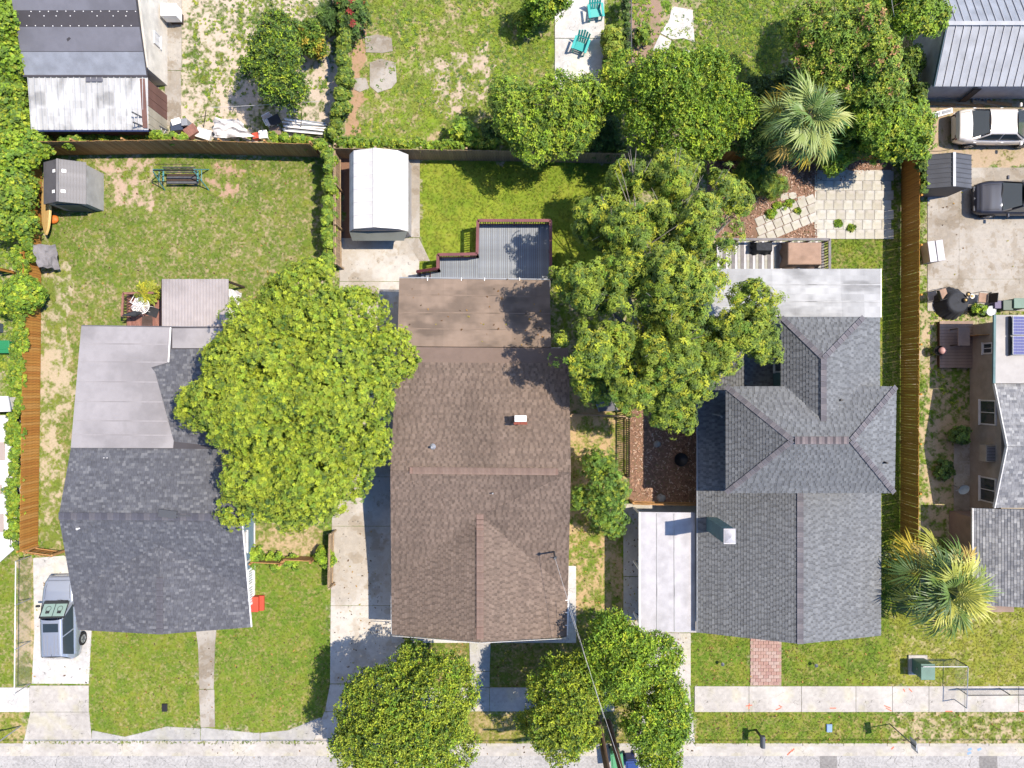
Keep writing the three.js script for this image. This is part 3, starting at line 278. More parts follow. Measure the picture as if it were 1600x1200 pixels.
function sublobes(L, n, r0, r1, seed, dh = 0.5) { const r = rng(seed), out = [], sum = L.reduce((s, l) => s + l[3] * l[5], 0); for (const l of L) { const k = Math.max(2, Math.round(n * l[3] * l[5] / sum)); for (let i = 0; i < k; i++) { const a = r() * 6.283, d = Math.sqrt(r()), R2 = rr(r0, r1, r); out.push([l[0] + Math.cos(a) * d * Math.max(0.1, l[3] - R2 * 0.85), l[1] + l[4] * Math.sqrt(Math.max(0, 1 - d * d)) * 0.75 + rr(-dh, dh, r) - 0.2, l[2] + Math.sin(a) * d * Math.max(0.1, l[5] - R2 * 0.85), R2 * rr(0.8, 1.35, r), R2 * 0.7, R2 * rr(0.8, 1.35, r)]); } } return out; }
function tree(name, label, L, o) { // L lobes; trunk rises from o.foot, limbs reach into the lobes
  const t = thing(name, label, 'tree', o.group), r = rng(o.seed + 100), f = o.foot ? V(X(o.foot[0]), 0, Z(o.foot[1])) : V(L[0][0], 0, L[0][2]); const cx = L.reduce((s, l) => s + l[0], 0) / L.length, cz = L.reduce((s, l) => s + l[2], 0) / L.length, cy = Math.min(...L.map((l) => l[1])) ; const fork = V(lerp(f.x, cx, 0.35), cy * 0.5, lerp(f.z, cz, 0.35)), tr = o.trunk || 0.2;
  mesh('trunk', tube([f, f.clone().lerp(fork, 0.5).add(V(0.06, 0, 0.05)), fork, V(lerp(f.x, cx, 0.5), cy * 0.85, lerp(f.z, cz, 0.5))], tr, tr * 0.6, 9), o.bark || M.bark, t);
  L.slice(0, o.limbs ?? 8).forEach((l) => { const e = V(l[0], l[1] + l[4] * 0.35, l[2]), m = fork.clone().lerp(e, 0.5).add(V(rr(-0.2, 0.2, r), 0.25, rr(-0.2, 0.2, r))); const b = [tube([fork, m, e], tr * 0.45, 0.02, 6)]; const nt = o.twigs ?? 3; for (let i = 0; i < nt; i++) { const a = r() * 6.28, s = m.clone().lerp(e, rr(0.2, 0.95, r)), w = V(e.x + Math.cos(a) * l[3] * 0.85, l[1] + l[4] * rr(0.4, 1.2, r), e.z + Math.sin(a) * l[5] * 0.85); b.push(tube([s, s.clone().lerp(w, 0.55).add(V(0, 0.15, 0)), w], 0.035, 0.008, 5)); } mesh('limb', b, o.bark || M.bark, t); });
  foliage(t, 'crown', o.sub ? sublobes(L, ...o.sub) : L, o); return base(t); }
function bush(name, label, L, o, cat = 'shrub') { const t = thing(name, label, cat, o.group), r = rng(o.seed + 7); const st = []; for (const l of L.slice(0, 6)) for (let i = 0; i < 2; i++) st.push(tube([V(l[0] + rr(-0.1, 0.1, r), 0, l[2] + rr(-0.1, 0.1, r)), V(l[0] + rr(-0.2, 0.2, r), l[1] * 0.6, l[2]), V(l[0] + rr(-0.4, 0.4, r) * l[3], l[1] + l[4] * 0.3, l[2] + rr(-0.4, 0.4, r) * l[5])], 0.03, 0.01, 5)); mesh('stem', st, M.barkDark, t); foliage(t, 'leaves', L, { inner: 0.2, low: -0.6, ...o }); return base(t); }
// fan palm: every frond a part
function frondGeo(seed, R0, n = 19) { // fan blade: narrow pleated segments leaving a short curved rib, drooping and splitting at their ends
  const r = rng(seed), pos = []; for (let i = 0; i < n; i++) { const k = i / (n - 1) * 2 - 1, a = k * 1.75, l = R0 * (1 - 0.30 * Math.abs(k)) * rr(0.82, 1.1, r), w = 0.085, c = Math.cos(a), s = Math.sin(a), ro = 0.42 * R0 * (1 - Math.abs(k)), dr = rr(0.35, 0.95, r), bend = rr(-0.12, 0.12, r); const pt = (u, sd) => [s * l * u + c * sd + bend * u * u * l * c, 0.12 * (1 - Math.abs(k)) - 0.10 * Math.abs(k) * u - dr * l * Math.pow(u, 2.4) * 0.5 + Math.abs(sd) * 0.5, ro + c * l * u - s * sd]; const A = pt(0, 0), B = pt(0.45, w / 2), D = pt(0.45, -w / 2), E = pt(0.45, 0), F = pt(0.75, w * 0.26), G = pt(0.75, -w * 0.26), H = pt(1.03, 0); pos.push(...A, ...B, ...E, ...A, ...E, ...D, ...B, ...F, ...E, ...E, ...F, ...G, ...E, ...G, ...D, ...F, ...H, ...G); }
  const g = new THREE.BufferGeometry(); g.setAttribute('position', new THREE.Float32BufferAttribute(pos, 3)); g.computeVertexNormals(); return g; }
const FROND = [frondGeo(1, 0.95), frondGeo(2, 1.08), frondGeo(3, 0.86), frondGeo(4, 1.0)];
const palmMat = [[184, 192, 78], [150, 168, 64], [112, 142, 54], [204, 206, 88], [82, 112, 46]].map((c) => leafMat({ color: C(c[0], c[1], c[2], 0.64), transmission: 0.15, roughness: 0.5 })), palmDry = [[232, 206, 66], [214, 186, 96]].map((c) => leafMat({ color: C(c[0], c[1], c[2], 0.64), transmission: 0.15 })), petMat = mat(C(176, 184, 90), 0.7);
const palmGreen = [[164, 184, 98], [126, 158, 76], [98, 134, 62], [186, 196, 104], [76, 108, 50]].map((c) => leafMat({ color: C(c[0], c[1], c[2], 0.64), transmission: 0.15, roughness: 0.5 }));
function palm(label, foot, top, hgt, n, seed, sc2 = 1, live = palmMat) { const t = thing('fan_palm', label, 'palm tree'), r = rng(seed), c = P(top[0], top[1], hgt), f = V(X(foot[0]), 0, Z(foot[1])); mesh('trunk', tube([f, f.clone().lerp(c, 0.5).add(V(0.05, 0, 0)), c], 0.2, 0.17, 10), M.bark, t);
  for (let i = 0; i < n; i++) { const u = (i + 0.5) / n, a = i * 2.39996 + rr(-0.25, 0.25, r), el = lerp(1.45, -0.3, Math.pow(u, 0.8)) + rr(-0.15, 0.15, r), pl = rr(0.95, 1.45, r) * sc2 * lerp(0.5, 1.05, Math.pow(u, 0.6)); const d = V(Math.cos(a) * Math.cos(el), Math.sin(el), Math.sin(a) * Math.cos(el)), tip = c.clone().addScaledVector(d, pl); tip.y -= pl * 0.15 * u; const dry = u > 0.62 && r() < 0.45; const m = dry ? palmDry[Math.floor(r() * 2)] : live[Math.floor(r() * 5)];
    const fr = mesh('frond', FROND[i % 4], m, t), e2 = el - rr(0.35, 0.7, r), a2 = a + rr(-0.25, 0.25, r), dd = V(Math.cos(a2) * Math.cos(e2), Math.sin(e2), Math.sin(a2) * Math.cos(e2)), x = new THREE.Vector3().crossVectors(V(0, 1, 0), dd).normalize(), y = new THREE.Vector3().crossVectors(dd, x); fr.quaternion.setFromRotationMatrix(new THREE.Matrix4().makeBasis(x, y, dd)); fr.rotateZ(rr(-0.35, 0.35, r)); fr.position.copy(tip); fr.scale.setScalar(sc2 * rr(0.85, 1.15, r)); mesh('petiole', tube([c, c.clone().lerp(tip, 0.5).add(V(0, 0.08, 0)), tip], 0.022, 0.012, 5), petMat, t); }
  return base(t); }
// vines lying over a fence: leaf clumps strung along a line at a height
function vine(label, pts, hgt, n, seed, { w = 0.25, hang = 0.4, pal = GREEN.bright, fan = FAN.vine, cat = 'vine', name = 'vine', size = 1, v = 0.3 } = {}) { const t = thing(name, label, cat), r = rng(seed), L = []; for (let i = 0; i + 1 < pts.length; i++) { const A = P(pts[i][0], pts[i][1], hgt), B = P(pts[i + 1][0], pts[i + 1][1], hgt), k = Math.max(2, Math.ceil(A.distanceTo(B) / 0.16)); for (let j = 0; j < k; j++) { const p = A.clone().lerp(B, (j + r()) / k); L.push([p.x + rr(-0.6, 0.6, r) * w, p.y - hang * r() * r(), p.z + rr(-0.6, 0.6, r) * w, w * rr(0.4, 0.95, r), v * rr(0.4, 1.0, r), w * rr(0.4, 0.95, r)]); } }
  mesh('stem', tube(pts.map((p) => P(p[0], p[1], hgt - 0.12)), 0.02, 0.015, 5, pts.length * 8), M.barkDark, t); foliage(t, 'leaves', L, { n: Math.round(n * 1.7), fan, pal, gap: cat === 'vine' ? 0.36 : 0, gapF: 0.9, clump: 0.14, per: 7, tint: 0.8, seed, size: size * 0.68, inner: 0.3, low: -0.7 }); return base(t); }
// grass: tufts on the lawns, coloured and spaced as the ground sheet says
{ const tuft = (() => { const r = rng(3), pos = []; for (let i = 0; i < 7; i++) { const a = r() * 6.28, b = r() * 6.28, o = rr(0, 0.045, r), x = Math.cos(a) * o, z = Math.sin(a) * o, l = rr(0.6, 1.1, r), tl = rr(0.2, 0.75, r), w = 0.011; pos.push(x + Math.sin(b) * w, 0, z - Math.cos(b) * w, x - Math.sin(b) * w, 0, z + Math.cos(b) * w, x + Math.cos(b) * tl * l * 0.09, l, z + Math.sin(b) * tl * l * 0.09); } const g = new THREE.BufferGeometry(); g.setAttribute('position', new THREE.Float32BufferAttribute(pos, 3)); g.computeVertexNormals(); return g; })();
  const by = new Map(), r = rng(99), N = 250000, x0 = X(-20), x1 = X(1620), z0 = Z(-20), z1 = Z(1162); const PB = PAVED.map((p) => [Math.min(...p.map((q) => q[0])), Math.max(...p.map((q) => q[0])), Math.min(...p.map((q) => q[1])), Math.max(...p.map((q) => q[1]))]); const paved = (x, z) => PAVED.some((p, k) => { const b = PB[k]; if (x < b[0] || x > b[1] || z < b[2] || z > b[3]) return false; let inn = false; for (let i = 0, j = p.length - 1; i < p.length; j = i++) if ((p[i][1] > z) !== (p[j][1] > z) && x < (p[j][0] - p[i][0]) * (z - p[i][1]) / (p[j][1] - p[i][1]) + p[i][0]) inn = !inn; return inn; });
  for (let i = 0; i < N; i++) { const x = rr(x0, x1, r), z = rr(z0, z1, r), ti = Math.floor((x + GX / 2) / TX), tj = Math.floor((z + GZ / 2) / TX); if (ti < 0 || tj < 0 || ti >= GW || tj >= GH) continue; const k = tj * GW + ti; if (cvr[k] < 0.3 || r() > cvr[k]) continue; if (paved(x + rr(-0.05, 0.05, r), z + rr(-0.05, 0.05, r))) continue; let g = regOf[k]; if (g === 255) g = 0; let nm = REG[g].n; if (['worn', 'soil', 'dark gap', 'parking ground'].includes(nm)) nm = 'worn'; if (!by.has(nm)) by.set(nm, []); by.get(nm).push([x, z, k, r()]); }
  const m4 = new THREE.Matrix4(), q = new THREE.Quaternion(), c = new THREE.Color();
  for (const [nm, L] of by) { const im = shad(new THREE.InstancedMesh(tuft, GRASSM, L.length)); L.forEach(([x, z, k, s], i) => { q.setFromAxisAngle(V(0, 1, 0), s * 628); const h = tall[k] * lerp(0.5, 1.3, s), w = lerp(0.8, 1.5, hash2(i, 3)); m4.compose(V(x, 0, z), q, V(w, h, w)); im.setMatrixAt(i, m4); const v = lerp(0.75, 1.45, hash2(i, 8)); c.setRGB(lin(gpx[k * 4]) * v * lerp(0.9, 1.1, hash2(i, 5)), lin(gpx[k * 4 + 1]) * v, lin(gpx[k * 4 + 2]) * v); im.setColorAt(i, c); });
    im.name = numbered('grass'); im.userData = { kind: 'stuff', label: nm === 'worn' ? 'thin grass on worn soil patches' : 'short grass of the ' + nm.replace(/^the /, '') }; scene.add(im); } }
// ---------- fences ----------
function fence(name, label, pts, h, { bw = 0.14, mats = M.woodBrown, side = 1, rails = 2, lean = 0.005, seed = 1, gap = 0.007, pick = 0, thick = 0.018, cat = 'fence', board = 'board', railMat, post = 0.09, y0 = 0.03 } = {}) { // pts at ground level; boards stand on the line, rails and posts on the other side
  const t = thing(name, label, cat), r = rng(seed), b0 = bx(bw - gap, 1, thick), rm = railMat || mats[0]; b0.translate(0, 0.5, 0); const rls = [];
  for (let i = 0; i + 1 < pts.length; i++) { const A = V(X(pts[i][0]), 0, Z(pts[i][1])), B = V(X(pts[i + 1][0]), 0, Z(pts[i + 1][1])), d = B.clone().sub(A), L = d.length(), n = Math.max(1, Math.round(L / bw)), ang = Math.atan2(-d.z, d.x), nn = V(d.z, 0, -d.x).normalize().multiplyScalar(side);
    for (let k = 0; k < n; k++) { if (pick && k % pick) continue; const o = mesh(board, b0, mats[Math.floor(r() * mats.length)], t); o.position.copy(A).addScaledVector(d, (k + 0.5) / n); o.position.y = y0; o.position.addScaledVector(nn, 0.0015 * (k % 2)); o.scale.y = h - y0 + rr(-0.025, 0.025, r); o.rotation.set(rr(-lean, lean, r), ang, rr(-lean, lean, r)); }
    for (let k = 0; k < rails; k++) { const y = h * (0.18 + 0.68 * k / Math.max(1, rails - 1)); rls.push(beam(A.clone().setY(y).addScaledVector(nn, -0.035), B.clone().setY(y).addScaledVector(nn, -0.035), 0.04, 0.085)); }
    const np = Math.max(1, Math.round(L / 2.4)); for (let k = 0; k <= np; k++) { const p = A.clone().addScaledVector(d, k / np).addScaledVector(nn, -0.10); mesh('post', bx(post, h + 0.04, post, p.x, (h + 0.04) / 2, p.z, ang), rm, t); } }
  if (rls.length) rls.forEach((g) => mesh('rail', g, rm, t)); return base(t); }
fence('wood_fence', 'long amber board fence between the silver-roofed carport house and the right driveway', [[1408, 244], [1406, 838]], 1.75, { mats: M.woodAmber, side: -1, seed: 1 });
fence('wood_fence', 'orange board fence under vines along the left edge', [[66, 246], [64, 560], [60, 852]], 1.45, { mats: M.woodOrange, side: 1, seed: 2 });
fence('wood_fence', 'brown board fence behind the large left lawn, below the junk pile', [[74, 243], [300, 240], [502, 246]], 2.15, { mats: M.woodBrown, side: -1, seed: 3 });
fence('wood_fence', 'weathered brown fence behind the white metal shed and bright lawn', [[528, 248], [800, 252], [975, 256]], 1.7, { mats: M.woodGrey, side: -1, seed: 4 });
fence('wood_fence', 'orange board fence behind the paver patio, partly under the palm', [[1120, 252], [1408, 250]], 1.7, { mats: M.woodOrange, side: -1, seed: 5 });
fence('wood_fence', 'weathered fence with climbing hedge between large lawn and metal shed', [[533, 242], [534, 420]], 1.7, { mats: M.woodGrey, side: -1, seed: 6 });
fence('wood_fence', 'short low weathered fence beside the top of the long driveway apron', [[522, 828], [520, 910]], 1.1, { mats: M.woodGrey, side: -1, seed: 7, bw: 0.14 });
fence('wood_fence', 'low brown gate fence closing the small lawn corner by the light blue wall', [[400, 872], [445, 874], [450, 868], [492, 870]], 0.9, { mats: [M.woodBrown[1], M.woodBrown[2]], side: 1, seed: 8, bw: 0.18 });
fence('slat_fence', 'dark spaced picket fence beside the mulch strip', [[979, 640], [979, 742]], 1.1, { mats: [M.woodDark], side: 1, seed: 9, bw: 0.11, gap: 0.05 });
fence('slat_fence', 'pale low fence rail between the brown house and picket fence', [[890, 646], [975, 649]], 0.9, { mats: [M.woodGrey[0]], side: 1, seed: 10, bw: 0.12, gap: 0.03 });
fence('wood_gate', 'tan board gate between mulch strip and carport driveway', [[985, 784], [1088, 786]], 0.9, { mats: [M.woodBrown[0], M.woodBrown[3], M.woodGrey[0]], side: -1, seed: 12, cat: 'gate' });
fence('wood_gate', 'double brown-framed driveway gate beside the slate roof', [[60, 856], [104, 862]], 1.2, { mats: [M.woodBrown[0], M.woodOrange[2]], side: -1, seed: 13, bw: 0.2, gap: 0.06, cat: 'gate' });
fence('wood_fence', 'short orange fence piece beyond the left vines', [[-30, 424], [24, 424]], 1.3, { mats: M.woodOrange, side: 1, seed: 14 });
// chain link: thin wires woven on posts
function chain(label, pts, h, { m = M.steel, top = M.white, mesh2 = 0.09 } = {}) { const t = thing('wire_fence', label, 'fence'), A0 = pts.map(([a, b]) => V(X(a), 0, Z(b))); const w = []; for (let i = 0; i + 1 < A0.length; i++) { const A = A0[i], B = A0[i + 1], L = A.distanceTo(B), n = Math.round(L / mesh2), at2 = (s, y) => A.clone().lerp(B, clamp(s)).setY(y); const k = h / L; for (let j = -Math.ceil(h / mesh2); j <= n; j++) { let s0 = j / n, s1 = s0 + k, y0 = 0.03, y1 = h; if (s0 < 0) { y0 += -s0 * L; s0 = 0; } if (s1 > 1) { y1 -= (s1 - 1) * L; s1 = 1; } if (y1 - y0 < 0.03) continue; w.push(rod(at2(s0, y0), at2(s1, y1), 0.0022, 0.0022, 3), rod(at2(1 - s0, y0), at2(1 - s1, y1), 0.0022, 0.0022, 3)); }
    mesh('top_rail', rod(at2(0, h), at2(1, h), 0.024), top, t); const np = Math.max(1, Math.round(L / 2.2)); for (let q = 0; q <= np; q++) mesh('post', rod(at2(q / np, 0), at2(q / np, h + 0.03), 0.026), m, t); } stuff(mesh('wire_mesh', w, m, t)); return base(t); }
chain('wire fence with a pale top rail left of the grey car', [[50, 868], [48, 1068]], 1.25);
chain('wire fence corner around the green utility box', [[1424, 1029], [1492, 1029], [1490, 1092]], 1.1, { top: M.steel });
chain('low dark wire fence along the sidewalk edge by the frame corner', [[1496, 1075], [1690, 1074]], 0.9, { top: M.black, m: M.steelDark });
chain('wire fence under hedge leaves between the patio and weedy yard', [[980, -40], [981, 118]], 1.2, { m: M.steelDark, top: M.steelDark });

// ---------- houses ----------
const wallPoly = (name, pts, m, parent, t = 0.14) => mesh(name, boxUV(slab(pts, t)), m, parent);
const lift = (f, d) => f.map((p) => p.clone().setY(p.y + d));
function win(parent, c, along2, w, h, m = M.glass) { // window on a wall: c its middle, along2 the wall direction, built proud by its own depth
  const d = along2.clone().normalize(), ang = Math.atan2(-d.z, d.x), f = []; const g = (gx) => gx.rotateY(ang).translate(c.x, c.y, c.z); for (const s of [-1, 1]) f.push(g(bx(0.07, h + 0.14, 0.10, s * (w / 2 + 0.035), 0, 0)), g(bx(w, 0.07, 0.10, 0, s * (h / 2 + 0.035), 0))); f.push(g(bx(0.04, h, 0.07, 0, 0, 0))); const o = mesh('window', f, M.trim, parent); mesh('pane', g(bx(w, h, 0.05)), m, o); mesh('sill', g(bx(w + 0.2, 0.04, 0.18, 0, -h / 2 - 0.09, 0)), M.trim, o); return o; }
// House with slate shingles and grey membrane (left)
{ const h = thing('house', 'slate-shingled house with pale grey flat rear roof', 'house');
  const Ra = P(92, 806, 4.4), Rb = P(377, 808, 4.4), FLp = P(112, 921, 3.2), FRp = P(387, 922, 3.2), FL = P(122, 984, 3.2), FR = P(392, 980, 3.2), G = P(250, 991, 3.95), Q = P(250, 852, 3.95), BL = P(111, 700, 3.5), BR = P(368, 702, 3.5), RL = P(128, 509, 2.7), RR = P(361, 512, 2.7);
  const F1 = [[Ra, FLp, Q], [Ra, Q, Rb], [Rb, Q, FRp], [FLp, FL, G, Q], [FRp, Q, G, FR], [Ra, Rb, BR, BL]], rear = [BL, BR, RR, RL], mid = (a, b, t) => a.clone().lerp(b, t);
  const roof = mesh('roof', [...F1, rear].map((f) => slab(f, 0.14)), M.membraneDark, h);
  // the pale membrane over the rear slope with its slanted edge, the shingles right of it
  const up = (px, py) => { // point of the rear plane seen at that place
    const n = planeBasis(rear).n, o = V(0, HC, 0), d = P(px, py, 0).sub(o), k = n.dot(RL.clone().sub(o)) / n.dot(d); return o.addScaledVector(d, k); };
  stuff(mesh('shingle', shingles([...F1, [up(272, 690), up(368, 701), up(361, 545), up(265, 546), up(237, 574)]], { w: 0.22, e: 0.125, seed: 3, level: 1, tones: [C(118, 121, 131), C(112, 115, 125), C(124, 127, 136), C(116, 119, 129), C(120, 123, 133), C(109, 112, 122), C(128, 131, 140), C(134, 137, 145), C(148, 151, 158), C(114, 117, 127)] }), SHING, roof));
  const me = lift([up(128, 509.5), up(267, 511.5), up(265, 566), up(237, 574), up(243, 582), up(272, 689), up(271, 700), up(111.5, 699.5)], 0.05); mesh('membrane', slab(me, 0.045), M.membraneGrey, roof); mesh('membrane', slab(lift([up(270, 513), up(359, 513), up(359, 544), up(270, 544)], 0.05), 0.045), M.membraneGrey, roof);
  for (const y of [537, 565, 596, 627, 657, 679]) mesh('seam', beam(up(lerp(128, 111, (y - 509) / 191) + 1, y).setY(up(128, y).y + 0.054), up(y < 570 ? 262 : lerp(243, 270, (y - 582) / 106), y + 1).setY(up(250, y).y + 0.054), 0.05, 0.008), M.membraneGrey, roof);
  mesh('flashing', beam(up(268, 512).setY(up(268, 512).y + 0.08), up(264.5, 566).setY(up(264, 566).y + 0.08), 0.05, 0.06), M.white, roof); mesh('drip_edge', beam(RL.clone().add(V(0, -0.03, -0.02)), RR.clone().add(V(0, -0.03, -0.02)), 0.03, 0.1), M.membraneMid, roof); mesh('drip_edge', [beam(Rb.clone().add(V(0.02, -0.05, 0)), FRp.clone().add(V(0.02, -0.05, 0)), 0.03, 0.12), beam(FRp.clone().add(V(0.02, -0.05, 0)), FR.clone().add(V(0.02, -0.05, 0)), 0.03, 0.12)], M.white, roof);
  // ridge cap and the vent lying on it
  const cap = mesh('ridge_cap', new THREE.BoxGeometry(0.001, 0.001, 0.001).translate(Ra.x + 1, Ra.y, Ra.z), SHINGCAP(C(112, 114, 128)), roof); const r = rng(4); for (let i = 0; i < 30; i++) { const p = mid(Ra, Rb, (i + 0.5) / 30); mesh('cap_shingle', bx(0.285, 0.02, 0.34, p.x, p.y + 0.028, p.z, 0, 0, 0.04), SHINGCAP([C(112, 114, 128), C(102, 104, 118), C(124, 124, 134)][i % 3]), cap); }
  for (let i = 0; i < 9; i++) { const p = mid(G, Q, (i + 0.5) / 14); mesh('cap_shingle', bx(0.32, 0.02, 0.3, p.x, p.y + 0.02, p.z, 0, 0.04), SHINGCAP(C(118, 118, 128)), cap); }
  const rv = P(262, 803, 4.48); mesh('ridge_vent', [bx(0.86, 0.06, 0.34, rv.x, rv.y, rv.z, -0.12), bx(0.7, 0.05, 0.06, rv.x + 0.75, rv.y, rv.z + 0.09, 0)], M.steelDark, roof); mesh('vent_pipe', cyl(0.05, 0.05, 0.35, P(122, 826, 4.3).x, 4.05, P(122, 826, 4.3).z), M.white, roof);
  for (const [x, y] of [[167, 717], [162, 717]]) { const p = P(x, y, 3.62); mesh('patch', bx(0.12, 0.01, 0.1, p.x, p.y + 0.02, p.z, 0.4), M.white, roof); }
  // walls, porch railing and red step on the right side
  const xl = Ra.x + 0.6, xr = X(398), zb = RL.z + 0.35, zf = FL.z - 0.5; mesh('wall', prism([[xl, zb], [xr - 0.4, zb], [xr - 0.4, BR.z], [xr, BR.z], [xr, Z(868)], [xr - 0.05, Z(868)], [xr - 0.05, zf], [xl, zf]], 0, 2.66), M.wallBlue, h); const gz = Z(868) - 0.05; wallPoly('gable_wall', [V(xr, 2.6, BR.z + 0.1), V(xr, 2.6, gz), V(xr, 3.15, gz), V(xr, 3.9, Ra.z), V(xr, 3.3, BR.z + 0.1)], M.wallBlue, h, 0.1);
  win(h, V(xr + 0.02, 1.75, Z(838)), V(0, 0, 1), 1.0, 0.85, M.trim); mesh('corner_board', bx(0.10, 2.6, 0.10, xr + 0.01, 1.3, Z(869)), M.trim, h); mesh('skirt_board', bx(0.04, 0.12, 3.4, xr + 0.03, 0.1, Z(818)), M.trim, h);
  const rl = mesh('porch_railing', [beam(V(xr - 0.02, 0.95, Z(884)), V(xr - 0.02, 0.95, Z(938)), 0.09, 0.06), beam(V(xr - 0.02, 0.2, Z(884)), V(xr - 0.02, 0.2, Z(938)), 0.06, 0.06)], M.white, h); for (let i = 0; i < 15; i++) mesh('baluster', bx(0.075, 0.75, 0.075, xr - 0.02, 0.57, lerp(Z(885), Z(937), i / 14)), M.white, rl); for (const y of [884, 910, 938]) mesh('post', bx(0.11, 2.6, 0.11, xr - 0.02, 1.3, Z(y)), M.white, h);
  mesh('porch_skirt', bx(0.05, 0.2, 1.85, xr, 0.12, Z(911)), M.white, h); const st = mesh('front_step', rbx(0.4, 0.42, 0.8, 0.02, xr + 0.12, 0.21, Z(941)), M.red, h); mesh('tread', rbx(0.22, 0.2, 0.8, 0.02, xr + 0.43, 0.1, Z(941)), M.red, st);
  base(h); }
function SHINGCAP(c) { const k = c.getHex(); SHINGCAP.m ??= new Map(); if (!SHINGCAP.m.has(k)) SHINGCAP.m.set(k, mat(c, 0.93, 0, T.fine)); return SHINGCAP.m.get(k); }
// corrugated porch roof, little red deck
{ const t = thing('porch_roof', 'rusty-spotted corrugated porch roof behind the slate-roofed house', 'porch roof'); const a = P(253, 436, 2.35), b = P(357, 436, 2.35), c = P(357, 510, 2.6), d = P(253, 510, 2.6); mesh('roof_sheet', corrugated(a, b, c, d, 0.075, 0.022), M.metalPink, t); for (const p of [a, b]) mesh('post', bx(0.1, 2.3, 0.1, p.x + (p === a ? 0.1 : -0.1), 1.15, p.z + 0.1), M.woodDark, t); mesh('beam', beam(a.clone().add(V(0, -0.1, 0.1)), b.clone().add(V(0, -0.1, 0.1)), 0.06, 0.12), M.woodDark, t); for (const p of [253.5, 300, 356]) mesh('rafter', beam(P(p, 437, 2.26), P(p, 509, 2.5), 0.05, 0.1), M.woodDark, t); base(t);
  const k = thing('wood_deck', 'small reddish wood deck with railing beside the corrugated roof', 'deck'); const fr = mesh('deck_frame', prism([[X(203), Z(462)], [X(362), Z(462)], [X(362), Z(522)], [X(203), Z(522)]], 0.05, 0.34), M.woodDark, k); const r = rng(5); for (let i = 0; i < 22; i++) mesh('board', bx(0.235, 0.03, Z(521) - Z(463), lerp(X(204), X(361), (i + 0.5) / 22), 0.36, (Z(463) + Z(521)) / 2), M.deckRed[i % 2], k);
  const rl = (x0, y0, x1, y1) => { const A = P(x0, y0, 0), B = P(x1, y1, 0); mesh('rail', [beam(A.clone().setY(1.22), B.clone().setY(1.22), 0.11, 0.05), beam(A.clone().setY(0.5), B.clone().setY(0.5), 0.05, 0.07)], M.deckRed[0], k); const n = Math.round(A.distanceTo(B) / 0.16); for (let i = 0; i <= n; i++) { const p = A.clone().lerp(B, i / n); mesh('baluster', bx(0.04, 0.86, 0.04, p.x, 0.8, p.z), M.woodDark, k); } }; rl(212, 463, 258, 462); rl(212, 463, 210, 498); base(k); }
